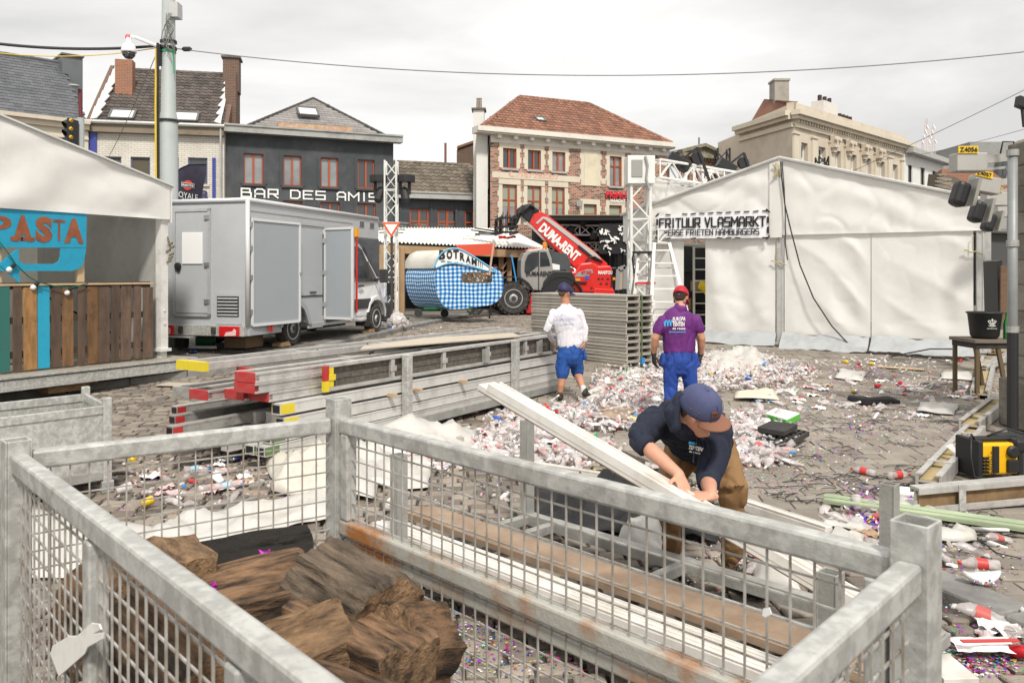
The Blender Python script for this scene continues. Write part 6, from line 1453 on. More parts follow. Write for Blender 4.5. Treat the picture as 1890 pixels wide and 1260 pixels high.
# split timbers in the cage
logm=M('split_timber',(.215,.125,.068),.85,c2=(.03,.019,.012),ns=5,nd=12,lo=.42,hi=.60,stretch=(1.1,4.5,4.5),var=.25,bump=1.0,bs=14,dirt=.5,dc=(.022,.016,.012),ds=3.5)
logt=M('timber_cut_face',(.30,.185,.10),.85,c2=(.07,.042,.024),ns=5,nd=9,lo=.4,hi=.65,stretch=(2,5,5),bump=.9,bs=18,dirt=.4,dc=(.03,.02,.014),ds=4)
def log(c,L_,poly,rx,ry,rz,lb,seed,mat):
    """split balk: its section swept along x with relief, rotated to lie in the heap"""
    q=MB(); n=len(poly); sec=[]
    for i in range(n):
        a=V((0,*poly[i])); b=V((0,*poly[(i+1)%n]))
        for k in range(11): sec.append(a.lerp(b,k/11))
    def ring(x,k):
        R_=[]
        for p in sec:
            u=p.normalized() if p.length else p
            s=.007*noise.noise(V((x*2.5,p.y*9+seed,p.z*9)))+.010*noise.noise(V((x*5,p.y*45,p.z*45+seed)))-.012*(1-min(1,abs(noise.noise(V((x*2,p.y*22,p.z*22+seed))))*7))
            R_.append(V((x+.02*noise.noise(V((p.y*12,p.z*12,seed+x*.1)))*(1 if abs(x)>L_*.45 else 0),p.y*k,p.z*k))+u*s)
        return R_
    xs=[-L_/2]+[-L_/2+.012+ (L_-.024)*i/22 for i in range(23)]+[L_/2]
    rs=[ring(x,.93 if i in(0,len(xs)-1) else 1) for i,x in enumerate(xs)]
    q.rings(rs,caps=False,r=rnd.random()); 
    for rg,fl in ((rs[0],1),(rs[-1],0)):        # end grain
        b=len(q.v); cen=sum(rg,V((0,0,0)))/len(rg); q.v.append(tuple(cen)); q.v+=[tuple(p) for p in rg]; m=len(rg)
        q.cm=1
        for i in range(m):
            t_=(b,b+1+(i+1)%m,b+1+i) if fl else (b,b+1+i,b+1+(i+1)%m); q.add(t_,.5)
        q.cm=0
    o=q.build('timber_balk',[mat,logt],local=True,angle=50)
    o.location=c; o.rotation_euler=(R(rx),R(ry),R(rz)); tag(o,lb,'timber','split timbers in the cage'); return o
sq=[(-.11,-.10),(.11,-.11),(.12,.09),(-.10,.11)]; wedge=[(-.15,-.10),(.13,-.11),(.12,.07),(0,.14),(-.12,.09)]; half=[(-.12,-.10),(.12,-.10),(.14,.02),(.06,.12),(-.07,.12),(-.14,.03)]
dcl=math.degrees(math.atan2((cN-cL).y,(cN-cL).x))
def LP(px,py,d): return W(px,py,d)
log(LP(476,1118,2.30),.28,[(-.17,-.15),(.17,-.14),(.18,.08),(.02,.12),(-.17,.08)],0,-8,18,'large split timber with flat cracked brown face in the middle of the heap',1,logm)
log(LP(648,1108,2.22),.30,half,10,8,-40,'weathered grey-brown round-backed timber resting highest against the gate',2,M('weathered_balk',(.20,.15,.105),.85,c2=(.035,.026,.019),ns=5,nd=12,stretch=(1.1,4.5,4.5),bump=1,bs=16,dirt=.5,dc=(.02,.015,.01),ds=4))
log(LP(655,1215,2.02),.36,sq,0,4,-38,'brown squared timber with a chipped end below the round-backed one',3,logm)
log(LP(738,1195,2.12),.20,wedge,25,20,60,'short timber stump half hidden at the right end of the heap',4,logm)
log(LP(305,1075,2.34),.24,sq,0,0,-50,'lighter brown timber standing against the back rail of the cage',5,logt)
log(LP(545,1235,1.95),.26,wedge,5,-10,30,'pale chipped timber low in the heap under the large split one',6,logt)
log(LP(215,1130,2.30),.26,wedge,0,3,-45,'dark timber at the left corner of the heap behind the mesh',7,logm)
log(LP(360,1220,1.75),.44,half,0,0,-48,'dark timber under the large split one behind the near mesh',8,logm)
log(LP(470,1010,2.55),.34,[(-.05,-.04),(.05,-.05),(.06,.03),(0,.05)],0,-6,15,'thin blackened slab lying on top of the large split timber',9,M('charred_wood',(.02,.018,.016),.9,bump=1,bs=20))
for k,(px,py,d) in enumerate(((210,1330,1.7),(430,1400,1.6),(620,1420,1.7),(790,1290,2.05),(560,1330,1.8),(330,1360,1.9))):
    
    if k in (0,3): continue
    log(LP(px,py,d),.5,sq if k%2 else wedge,0,0,-45+15*(k%3),'dark timber buried at the bottom of the heap in the cage',20+k,logm)
# magenta scraps on the timbers
for x,y,d in ((390,1079,2.24),(488,1019,2.50),(545,1030,2.4)):
    q=MB()
    for k in range(5): c=W(x+rnd.uniform(-6,8),y+rnd.uniform(-3,3),d-.02); q.face([c+V((rnd.uniform(-.012,.012),rnd.uniform(-.01,.01),rnd.uniform(-.01,.012))) for _ in range(4)])
    tag(q.build('foil_scrap',M('magenta_foil',(.60,.02,.50),.3,.4)),'small magenta foil scraps caught on the split timbers','scrap','magenta foil scraps on the timbers')

# ================= STEEL RACK WITH WHITE PROFILES (behind the gate) =================
rd_=V((.700,-.714,0)); qd=V((.714,.700,0)); O2=V((-.65,5.0,0))
def rp(r,q_,z): return O2+rd_*r+qd*q_+up*z
rk=thing('steel_rack','galvanised post rack lying behind the cage gate, loaded with white profiles and a plank','rack',rp(1.3,.5,0))
def rbar(a,b,w_,h_,mat,name,par,bev=.004):
    q=MB(); q.bar(a,b,w_,h_); return q.build(name,mat,par,bevel=bev)
for qv in (-.14,.70,1.08): rbar(rp(-.02,qv,.12),rp(2.72,qv,.12),.07,.08,galvd,'long_rail',rk)
for r in (0,.25,1.3,2.4,2.7): rbar(rp(r,-.14,.118),rp(r,1.15,.118),.06,.06,galvd,'cross_rail',rk)
for r,q_,zt,z0 in ((.18,-.19,.80,.02),(-.02,1.08,.81,.02),(2.44,1.17,.80,.02),(2.74,-.17,.78,.02)):
    q=MB(); p=rp(r,q_,0)
    for s in (-1,1): q.obox(p+rd_*s*.034+up*zt/2,rd_*.003,qd*.037,up*(zt/2))
    q.obox(p+qd*.030+up*zt/2,rd_*.034,qd*.003,up*(zt/2)); q.obox(p-qd*.030+up*zt/2,rd_*.034,qd*.003,up*(zt/2)); q.build('post',galvd,rk,bevel=.002)
def profile(a,b,w_,h_,lb,grp='white profiles on the rack',mat=None,ribs=3,name='white_profile'):
    """hollow extruded profile: body with lengthwise ribs on top and a recess along the side"""
    a=V(a);b=V(b); d=(b-a).normalized(); s=d.cross(up).normalized(); u=s.cross(d); q=MB()
    q.obox((a+b)/2,d*(b-a).length/2,s*w_/2,u*h_*.30,.5)
    q.obox((a+b)/2+u*h_*.36,d*(b-a).length/2,s*w_*.44,u*h_*.08,.5); q.obox((a+b)/2-u*h_*.36,d*(b-a).length/2,s*w_*.44,u*h_*.08,.45)
    for k in range(ribs):
        o=(k/(ribs-1)-.5)*w_*.84 if ribs>1 else 0; q.obox((a+b)/2+u*h_*.47+s*o,d*(b-a).length/2,s*w_*.05,u*h_*.05,rnd.random())
    return tag(q.build(name,mat or pvc,bevel=.002),lb,'profile',grp)
for k,(q0,z) in enumerate(((-.06,.20),(.02,.20),(.10,.20),(-.07,.268),(.01,.266))):
    e=rnd.uniform(-.04,.06); profile(rp(-.18+e,q0,z),rp(2.95+e*3,q0-.01,z-.0),.078,.066,'white plastic profile in the bundle on the near side of the rack')
q=MB(); a,b=rp(-.30,.33,.26),rp(2.85,.29,.26); s_=qd
q.grid(lambda u,v:a.lerp(b,u)+qd*(v-.5)*.24+up*(.018+.004*noise.noise(V((u*6,v*2,0)))),30,3); q.obox((a+b)/2,(b-a)/2,qd*.12,up*.016)
tag(q.build('plank',ply),'long dirty brown plank lying on the rack beside the white profiles','plank')
# board in the worker's hands
A=W(897,711,4.9); E_=W(1590,1120,3.55)
def heldprofile():
    d=(E_-A).normalized(); s=d.cross(up).normalized(); u=s.cross(d)
    if u.z<0: u=-u
    t=thing('long_white_profile','long white profile slanting down through the crouching worker\'s hands','profile',(A+E_)/2)
    q=MB(); L_=(E_-A).length; c=(A+E_)/2
    q.obox(c,d*L_/2,s*.075,u*.018); q.build('lower_profile',pvc,t,bevel=.003)
    q=MB(); c2=c+u*.03+d*.03+s*.02; q.obox(c2,d*(L_/2-.04),s*.05,u*.014); q.obox(c2+s*.052,d*(L_/2-.04),s*.006,u*.024);q.obox(c2-s*.052,d*(L_/2-.04),s*.006,u*.024); q.obox(c2+u*.018,d*(L_/2-.05),s*.018,u*.006)
    q.build('upper_profile',pvc,t,bevel=.002)
    q=MB(); q.obox(c-u*.021,d*(L_/2-.01),s*.070,u*.004); q.build('wood_core',ply,t)
    return d,s,u
hd,hs,hu=heldprofile()
# low white boards on the ground behind the worker
for (x0,y0,x1,y1,w_,h_,lb) in ((862,842,1240,905,.06,.11,'low white edging board on the ground left of the crouching worker'),(1290,905,1530,975,.08,.10,'low white edging board on the ground right of the crouching worker')):
    a=G(x0,y0,.05);b=G(x1,y1,.05)
    profile(a,b,w_,h_,lb,None,mat=pvc,ribs=2,name='edging_board')
for k,(x0,y0,x1,y1,lb) in enumerate(((1075,735,1180,682,'white double profile on the ground pointing at the panel stack'),(1090,738,1196,690,'second white profile lying right beside the double one'),)):
    profile(G(x0,y0,.05),G(x1,y1,.05),.13,.07,lb,None,ribs=3)
# pieces on the right: channels, green beam, drill
def channel(p0,p1,w_,h_,lb,inner=None,side_up=False):
    a=V(p0);b=V(p1); d=(b-a).normalized(); s=d.cross(up).normalized(); u=s.cross(d)
    if side_up: s,u=u,s
    t=thing('aluminium_channel',lb,'beam',(a+b)/2); L_=(b-a).length; c=(a+b)/2; q=MB()
    for e in (-1,1):
        q.obox(c+s*e*(w_/2-.012),d*L_/2,s*.012,u*h_/2); q.obox(c+s*e*(w_/2-.03)+u*(h_/2-.005),d*L_/2,s*.022,u*.008); q.obox(c+s*e*(w_/2-.03)-u*(h_/2-.005),d*L_/2,s*.022,u*.008)
    q.obox(c,d*L_/2,s*(w_/2-.024),u*.008); q.build('frame',alu,t,bevel=.002)
    q=MB(); q.obox(c+u*.012,d*(L_/2-.02),s*(w_/2-.03),u*.006); q.obox(c-u*.012,d*(L_/2-.02),s*(w_/2-.03),u*.006); q.build('inlay',inner or M('ochre_inlay',(.42,.33,.17),.8,dirt=.4,ds=5),t)
    for e in (-.3,.28):
        q=MB(); q.obox(c+d*e*L_+u*(h_/2+.006),d*.03,s*w_/2,u*.004); q.build('bracket',galv,t)
    return t
channel(G(1714,890,.09),G(1800,795,.09),.20,.13,'white framed channel with ochre inlay lying by the paving wall, under a torn paper')
channel(G(1790,786,.09),G(1850,738,.09),.22,.13,'second aluminium channel by the stone pillar, leading away to the table')
channel(G(1808,728,.07),G(1825,664,.07),.24,.13,'farthest narrow channel with ochre inlay below the table')
channel(G(1815,680,.14),G(1862,655,.16),.12,.10,'short crosswise channel piece at the foot of the table')
wi=M('channel_wood',(.26,.17,.085),.8,c2=(.15,.09,.045),ns=3,stretch=(2,2,2),dirt=.4)
channel(G(1688,922,.10),G(2060,888,.14),.20,.10,'aluminium beam with brown wood core lying in front of the yellow power tool',wi,True)
q=MB(); q.bar(G(1521,919,.05),G(2010,988,.05),.09,.06); q.bar(G(1521,921,.09),G(2010,990,.09),.05,.02); tag(q.build('green_batten',M('pale_green_wood',(.42,.50,.33),.7,c2=(.33,.40,.25),ns=4,dirt=.3),bevel=.004),'long pale green timber batten lying across the paving','batten')
# power tool
dw=thing('site_radio','yellow and black jobsite tool box with roll bars and cable, right edge','tool',G(1845,888)); 
dl=V((1,.10,0)).normalized(); dnn=V((.10,-1,0)).normalized(); d0=W(1806,882,7.0); d0.z=gz(5,7.0)+.03
def dp(x,y,z): return d0+dl*x-dnn*y+up*z
yel=M('tool_yellow',(.78,.44,.01),.4,dirt=.15)
def dbox(x0,x1,y0,y1,z0,z1,m,nm,bev=.015,par=None):
    q=MB(); q.obox(dp((x0+x1)/2,(y0+y1)/2,(z0+z1)/2),dl*(x1-x0)/2,dnn*(y1-y0)/2,up*(z1-z0)/2); return q.build(nm,m,par or dw,bevel=bev)
bb=dbox(.02,.40,.02,.30,.03,.30,yel,'body',.02)
dbox(.0,.05,.0,.32,.0,.33,blackp,'roll_bar'); dbox(.375,.43,.0,.32,.0,.33,blackp,'roll_bar'); dbox(.0,.43,.08,.14,.30,.35,blackp,'carry_handle',.02)
dbox(.14,.19,-.005,.02,.05,.28,blackp,'fascia_stripe',.004); dbox(.27,.37,-.012,.02,.05,.16,blackp,'vent',.006)
q=MB(); q.lathe([(.05,0),(.055,.03),(.04,.04)],dp(.32,.02,.23),dnn,n=16); q.build('dial',blackp,dw)
q=MB(); 
for r_ in range(5):
    for c__ in range(2): q.obox(dp(.055+.028*c__,.0,.06+.03*r_),dl*.009,dnn*.012,up*.010)
q.build('keys',blackp,dw)
text('DEWALT',dp(.135,.004,.045),up,-dl,.032,blackp,dw,width=.20,off=.03,depth=.018)
q=MB(); q.tube([dp(.05,.1,.3),dp(-.03,.05,.38),dp(-.07,.0,.2),dp(-.06,-.03,.03),dp(.1,-.12,.01),dp(.5,-.1,.01)],.009,n=6); q.tube([dp(.15,.1,.35),dp(.3,.05,.42),dp(.5,.05,.36),dp(.62,.1,.1)],.009,n=6); q.build('cable',blackp,dw,smooth=True)
dbox(.34,.62,-.02,.34,.22,.34,blackp,'top_tray',.03)

# ================= GALVANISED BIN ON THE LEFT =================
bA=V((-3.44,6.9,0)); bu=V((-.66,-.75,0)); bv=V((-.62,.78,0)).normalized(); bu.normalize()
bn_=thing('steel_bin','low galvanised steel box bin on feet at the left edge','bin',bA+bu*.8+bv*.4)
def bpnt(u,v,z): return bA+bu*u+bv*v+up*z
BL=1.9;BWd=.85
for (u0,v0,u1,v1) in ((0,0,BL,0),(0,BWd,BL,BWd),(0,0,0,BWd),(BL,0,BL,BWd)):
    q=MB(); a=bpnt(u0,v0,.40);b=bpnt(u1,v1,.40); q.bar(a,b,.008,.55); q.build('side_sheet',galv,bn_)
    q=MB(); a=bpnt(u0,v0,.70);b=bpnt(u1,v1,.70); q.bar(a,b,.03,.07); a=bpnt(u0,v0,.16);b=bpnt(u1,v1,.16); q.build('top_rail',galv,bn_,bevel=.005)
    q=MB(); q.bar(bpnt(u0,v0,.15),bpnt(u1,v1,.15),.04,.08); q.build('bottom_rail',galvd,bn_,bevel=.005)
for u,v in ((0,0),(0,BWd),(BL,0),(BL,BWd)):
    q=MB(); q.obox(bpnt(u,v,.40),bu*.035,bv*.035,up*.40); q.build('corner_post',galv,bn_,bevel=.006)
    q=MB(); q.obox(bpnt(u,v,.05),bu*.05,bv*.05,up*.05); q.build('foot',galvd,bn_,bevel=.006)
q=MB(); q.prism([bpnt(0,0,.2),bpnt(BL,0,.2),bpnt(BL,BWd,.2),bpnt(0,BWd,.2)],up*.01); q.build('floor',galvd,bn_)
q=MB(); q.bar(bpnt(.55,.15,.30),bpnt(1.2,.65,.78),.10,.06); tag(q.build('timber_offcut',M('pale_plank',(0,0,0)),bevel=.004),'pale timber offcut leaning inside the galvanised bin','timber')
q=MB(); q.bar(bpnt(1.1,.1,.45),bpnt(1.7,.7,.70),.12,.03); tag(q.build('timber_offcut',M('pale_plank',(0,0,0)),bevel=.004),'flat pale board inside the galvanised bin at the image edge','timber')

# ================= BEAM RACK WITH TENT FRAMES =================
bw=V((.537,.843,0)).normalized(); bnn=V((-bw.y,bw.x,0)); O3=V((-.854,9.93,0))
def fp(s,n,z): p=O3+bw*s+bnn*n; p.z=ramp(p.y)*.6+z; return p
br=thing('beam_rack','galvanised post rack carrying long stacked tent beams in the middle of the square','rack',fp(0,.8,0))
for n in (.0,1.55): rbar(fp(-1.9,n,.12),fp(2.9,n,.12),.08,.10,galvd,'long_rail',br)
for s in (-1.8,-.75,.6,1.6,2.8): rbar(fp(s,0,.118),fp(s,1.55,.118),.06,.08,galvd,'cross_rail',br)
for s,n in ((-.743,-.07),(1.565,-.07),(-.4,1.62),(1.9,1.62)):
    q=MB(); p=fp(s,n,.47); q.obox(p,bw*.045,bnn*.045,up*.46); q.build('post',galv,br,bevel=.006)
redc=M('red_paint_worn',(.42,.03,.03),.5,dirt=.35,dc=(.2,.18,.16),ds=9); yelc=M('yellow_paint_worn',(.66,.52,.02),.5,dirt=.25,dc=(.3,.28,.2),ds=9); grnc=M('green_paint_worn',(.10,.18,.06),.6,dirt=.3)
def beam(s0,s1,n,z,w_,h_,lb,end=None,mat=alu,grp='long tent beams stacked on the rack',face=None,elen=.17):
    t=thing('tent_beam',lb,'beam',fp(s0,n,z),group=grp)
    a=fp(s0,n,z);b=fp(s1,n,z); d=(b-a).normalized(); s=d.cross(up).normalized(); u=s.cross(d); c=(a+b)/2; L_=(b-a).length
    q=MB(); q.cr=rnd.random(); q.obox(c,d*L_/2,s*w_*.46,u*h_*.34)
    for e in (-1,1): q.obox(c+u*e*h_*.42,d*L_/2,s*w_/2,u*h_*.08)
    q.build('profile',mat,t,bevel=.002)
    if end:
        q=MB(); q.obox(a+d*(elen/2+.002),d*elen/2,s*(w_/2+.003),u*(h_/2-.012)); q.build('painted_end',end,t)
        q=MB(); q.obox(a-d*.002,d*.004,s*w_*.36,u*h_*.32); q.build('end_hollow',blackm,t)
    return t
A3='aluminium tent beam in the stack on the rack, lying parallel to its neighbours'
# white-grey long beams along the front
k=0
for z,s0 in ((.55,-2.46),(.41,-2.62),(.29,-2.75),(.18,-2.8)):
    for n in (.05,.20,.35,.52):
        if n>.3 and z>.5: continue
        beam(s0+rnd.uniform(-.12,.12)+(.15 if n>.1 else 0),2.95+rnd.uniform(-.1,.3),n,z,.13,.115 if z>.3 else .10,A3,end=(yelc if (n<.1 and z in(.55,.41)) else (grnc if n<.4 and z<.3 else None)),mat=M('beam_white_grey',(.60,.59,.565),.42,.15,dirt=.4,dc=(.2,.18,.16),ds=5,var=.12))
# upper wood-filled frames: three layers, three rows
def wframe(s0,s1,n,z,end,lb):
    t=thing('beam_section',lb,'frame',fp(s0,n,z),group='wood-filled frames on top of the beam stack'); wdt=.26
    q=MB(); q.cr=rnd.random()
    for e in (-1,1): 
        a=fp(s0,n+e*wdt/2,z);b=fp(s1,n+e*wdt/2,z); q.bar(a+up*.038,b+up*.038,.045,.022); q.bar(a-up*.038,b-up*.038,.045,.022); q.bar(a,b,.02,.06)
    q.build('profile',alu,t,bevel=.002)
    for k in range(5):
        s=s0+.02+(s1-s0-.05)*k/4; q=MB(); q.bar(fp(s,n-wdt/2-.01,z),fp(s,n+wdt/2+.01,z),.06,.095); q.build('crosspiece',alud if k else end,t,bevel=.002)
    q=MB(); a=fp(s0+.05,n,z);b=fp(s1-.05,n,z); q.bar(a,b,wdt*.93,.055); q.build('wood_infill',M('grey_plank',(.16,.14,.115),.85,c2=(.08,.07,.06),ns=5,stretch=(4,4,4),bump=.5,bs=18,dirt=.5,dc=(.05,.045,.04),ds=4),t)
WL='wood-filled aluminium floor frame with a worn painted end on the beam stack'
for j,z in enumerate((.67,.77,.87)):
    for i,n in enumerate((.22,.50,.79,1.08)):
        if j==2 and i==2: continue
        wframe(-2.75+.25*i*(1 if j else -.4)+rnd.uniform(-.08,.08)+(.15 if j==0 else 0),2.9+rnd.uniform(-.2,.2),n,z,redc if i<3 else alud,WL)
t=thing('edge_frame','long floor frame standing on edge along the front of the beam stack','frame',fp(-1.9,0,.7))
q=MB(); q.bar(fp(-1.9,.02,.905),fp(2.95,.02,.905),.06,.035); q.bar(fp(-1.9,.02,.665),fp(2.95,.02,.665),.06,.035); q.build('rail',alu,t,bevel=.003)
for k in range(6):
    s=-1.87+4.78*k/5; q=MB(); q.obox(fp(s,.02,.785),bw*.03,bnn*.028,up*.10); q.obox(fp(s,-.012,.785),bw*.05,bnn*.006,up*.03); q.build('upright',alu if k else yelc,t,bevel=.002)
for k in range(3):
    q=MB(); z=.715+k*.07; q.bar(fp(-1.85,.04,z),fp(2.9,.04,z),.02,.062); q.build('wood_plank',M('grey_plank',(0,0,0)),t)
# red-yellow bracket
q=MB(); p=fp(-1.95,-.0,.78); q.obox(p,bw*.03,bnn*.02,up*.13); o=q.build('frame_bracket',redc); tag(o,'red and yellow painted upright bracket clamped to the front of the frames','bracket')
q=MB(); q.obox(fp(-1.95,-.001,.70),bw*.032,bnn*.022,up*.055); q.build('yellow_half',yelc,o)
# ladder-like frame on top
t=thing('ladder_frame','long ladder-like frame with a yellow end on top of the beam stack','frame',fp(-2.9,.7,.95)); q=MB()
for n in (.62,.98): q.bar(fp(-2.9,n,.96),fp(2.75,n,.96),.05,.07)
for k in range(5): s=-2.85+5.55*k/4; q.bar(fp(s,.62,.955),fp(s,.98,.955),.05,.05)
q.build('frame',alu,t,bevel=.002); q=MB(); q.obox(fp(-2.93,.80,.96),bw*.03,bnn*.21,up*.045); q.build('yellow_end',yelc,t)
q=MB(); P=[fp(-1.1,.32,.985),fp(1.9,.05,.95),fp(2.2,.38,.96),fp(.4,.62,1.0),(fp(-.9,.45,1.0))]; q.prism(P,up*.014); tag(q.build('plywood_sheet',M('pale_sheet',(.46,.40,.32),.7,dirt=.35,dc=(.25,.2,.15),ds=3)),'pale thin sheet lying across the top of the beam stack','sheet')
for k in range(7):       # loose beams at the lower left
    beam(-3.35+.12*k,-.9,.55+.16*k,.42-(k%3)*.13,.10,.09,'short beam end sticking out low on the left side of the stack',end=(redc,yelc,None)[k%3],mat=alud,grp='beam ends at the lower left of the stack',elen=.10)
for k in range(10):
    s=-2.2+rnd.random()*4.5; q=MB(); p=fp(s,rnd.uniform(.1,1.0),.945); q.lathe([(.012,0),(.012,.05),(.02,.05),(.02,.06)],p,(rnd.uniform(-1,1),rnd.uniform(-1,1),.3),n=8); tag(q.build('loose_bolt',blackm),'loose steel bolt lying on top of the beam stack','bolt','loose bolts on the beam stack')
for s in (-1.0,-.55,.35):
    q=MB(); q.bar(fp(s,-.12,.50),fp(s+.02,.3,.50),.05,.035); tag(q.build('wooden_spacer',M('pale_plank',(0,0,0))),'small pale wooden spacer sticking out between the long beams','spacer','wooden spacers in the beam stack')
for s in (.9,1.6,2.3,2.7):
    q=MB(); p=fp(s,-.02,.77); q.obox(p,bw*.03,bnn*.03,up*.09); q.obox(p+bw*.05,bw*.012,bnn*.02,up*.11); tag(q.build('clamp',galvd),'grey steel clamp on the front face of the stacked frames','clamp','clamps on the stacked frames')

# ================= STACK OF FLOOR PANELS =================
sA=V((2.0,14.2,0)); sl1=V((-.62,.785,0)).normalized(); sl2=V((.785,.62,0)).normalized()
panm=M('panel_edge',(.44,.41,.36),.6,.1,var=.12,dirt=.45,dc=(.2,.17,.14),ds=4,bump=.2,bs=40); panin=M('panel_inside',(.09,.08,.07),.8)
zs=gz(2.0,14.4)
def panel(z,k,L_=2.6,wd=.66,base=sA,h=.112,grp='floor panels in the tall stack',lb='grey floor panel with open end pockets in the tall strapped stack'):
    jx=sl1*rnd.uniform(-.02,.02)+sl2*rnd.uniform(-.015,.015); b=base+jx
    P=lambda u,v,zz: b+sl1*u+sl2*v+up*(z+zz)
    t=thing('stage_pallet',lb,'panel',P(L_/2,wd/2,0),group=grp); q=MB(); q.cr=rnd.random()
    q.obox(P(L_/2,wd/2,h-.012),sl1*L_/2,sl2*wd/2,up*.010); q.obox(P(L_/2,wd/2,.008),sl1*L_/2,sl2*wd/2,up*.006)
    for v in (.015,wd-.015): q.obox(P(L_/2,v,h/2),sl1*L_/2*.998,sl2*.012,up*(h/2-.016)); 
    for v in (0,wd): 
        for zz in (.02,h-.02): q.obox(P(L_/2,v,zz),sl1*L_/2,sl2*.012,up*.012)
    for v in (wd*.5,): q.obox(P(L_/2,v,h/2),sl1*L_/2,sl2*.012,up*(h/2-.014))
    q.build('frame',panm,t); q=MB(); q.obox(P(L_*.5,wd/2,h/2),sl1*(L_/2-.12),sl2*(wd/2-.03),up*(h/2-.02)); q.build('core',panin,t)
for k in range(11): panel(zs+.01+k*.1165,k)
for k in range(3): panel(zs+.01+k*.1165,k,1.2,.8,sA+sl1*.75-sl2*1.1,grp='floor panels in the low stack',lb='grey floor panel in the low stack behind the walking man')
q=MB(); a=sA+sl2*.36; q.bar(a-sl1*.03+up*(zs+.05),a-sl1*.03+up*(zs+1.29),.03,.008,sl1); q.bar(a-sl1*.02+up*(zs+1.295),a+sl1*.5+up*(zs+1.295),.03,.006); o=q.build('lashing_strap',M('strap_green',(.10,.14,.06),.7)); tag(o,'dark green lashing strap round the end of the panel stack','strap')
q=MB(); q.obox(a-sl1*.05+up*(zs+.12),sl2*.03,sl1*.02,up*.06); q.build('blue_buckle',M('blue_plastic',(.03,.25,.6),.4),o)
# ladders
def ladder(p,px0,px1,yt,lb,rungs=8,sp=.5,w0=.38,w1=.55,lean=.0,tray=False,mat=whtr):
    b=V(p); z0=b.z; d=b.y; tx=((px0+px1)/2-CX)/F*d; zt=CH-(yt-HY)/F*d; H=zt-z0
    t=thing('step_ladder',lb,'ladder',b); X0=b.x
    def leg(side,fb): return V((X0+side*w1/2,d+(-sp/2 if fb else sp/2),z0)), V((tx+side*w0/2,d,zt))
    for fb in (1,0):
        q=MB(); 
        for s in (-1,1): a,c=leg(s,fb); q.bar(a,c,.06 if fb else .045,.03,(0,1,0))
        q.build('stiles' if fb else 'rear_stiles',mat if fb else alu,t)
        n=rungs if fb else 2
        for k in range(1,n+1):
            f_=k/(n+.6); a,c=leg(-1,fb); a2,c2=leg(1,fb); q=MB(); q.bar(a.lerp(c,f_),a2.lerp(c2,f_),.08 if fb and tray else .04,.03,(0,0,1)); q.build('step' if fb else 'brace',mat if fb else alu,t)
    if tray:
        q=MB(); q.box(tx-.22,tx+.22,d-.12,d+.12,zt,zt+.05); q.tube([(tx-.2,d,zt-.4),(tx-.24,d-.02,zt-.1),(tx-.2,d,zt+.03)],.02,n=6); q.build('black_tray',blackp,t,bevel=.02)
        q=MB(); q.box(tx-.2,tx+.2,d-.22,d-.05,zt-.62,zt-.58); q.build('red_step',red,t)
    return t
p=V(((1180-CX)/F*16.6,16.6,gz(2.7,16.6))); ladder(p,1185,1192,468,'smaller grey step ladder with black top tray behind the panel stack',7,.9,.22,.55,tray=True,mat=alu)
p=V(((1232-CX)/F*16.2,16.2,gz(3.2,16.2))); ladder(p,1215,1228,448,'taller white step ladder standing against the big tent wall',8,1.2,.30,.95)
q=MB(); c=f0=W(1290,560,19.5); 
t=thing('step_ladder','white ladder standing inside the big tent doorway','ladder',V((c.x,c.y,.36)))
q=MB()
for s in (-1,1): q.bar((c.x+s*.2+.06,19.4,.36),(c.x+s*.16+.06,19.6,2.7),.05,.03,(0,1,0))
q.build('stiles',whtr,t)
for k in range(8): q=MB(); q.bar((c.x-.13,19.42+.025*k,.6+k*.27),(c.x+.26,19.42+.025*k,.6+k*.27),.04,.03); q.build('step',whtr,t)

# ================= RIGHT EDGE: PILLAR, PIPE, LAMPS, TABLE =================
pil=thing('stone_pillar','grey stone block pillar cut off by the right edge','pillar',G(1905,812))
pb=pil.location; stm=M('pillar_stone',(.27,.25,.21),.9,var=.2,c2=(.19,.175,.15),ns=3,bump=1,bs=14,dirt=.6,dc=(.08,.07,.055),ds=1.5)
x0=5.86; q=MB(); z=.05; k=0
while z<3.3:
    h_=rnd.uniform(.24,.34); j=0
    for (a0,a1) in (((0,.5),(.5,1.1)) if k%2 else ((0,.75),(.75,1.1))):
        q.obox((x0+(a0+a1)/2+rnd.uniform(-.006,.006),9.25,z+h_/2),V(((a1-a0)/2-.006,0,0)),V((0,.38+rnd.uniform(-.01,.01),0)),V((0,0,h_/2-.006)),rnd.random())
    z+=h_; k+=1
q.box(x0+.02,x0+1.08,8.89,9.6,.05,3.3,.2); q.build('shaft',stm,pil,bevel=.012)
q=MB(); q.box(x0-.06,x0+1.2,8.80,9.7,.06,.62); q.build('plinth',stm,pil,bevel=.02)
q=MB(); q.prism([(x0,8.88,3.32),(x0+1.1,8.88,3.32),(x0+1.1,8.88,3.6),(x0+.12,8.88,3.42)],V((0,.75,0))); q.build('top',stm,pil,bevel=.01)
pp=thing('drain_pipe','grey metal pipe standing against the stone pillar, lamp arms fixed to it','pipe',V((5.6,9.0,.1)))
xp=(1869-CX)/F*9.0
q=MB(); q.tube([(xp,9.0,.1),(xp,9.0,3.2)],.052,n=12); q.build('pipe',M('pipe_grey',(.26,.27,.27),.5,.2,dirt=.4),pp,smooth=True)
for z in (1.2,2.15,3.15): q=MB(); q.lathe([(.065,0),(.065,.07)],(xp,9.0,z),n=12); q.build('collar',galvd,pp)
q=MB(); q.tube([(xp,9.0,1.25),(xp,9.0,.12)],.058,n=12); q.build('black_sleeve',blackp,pp)
lab=M('yellow_label',(.80,.50,.01),.5)
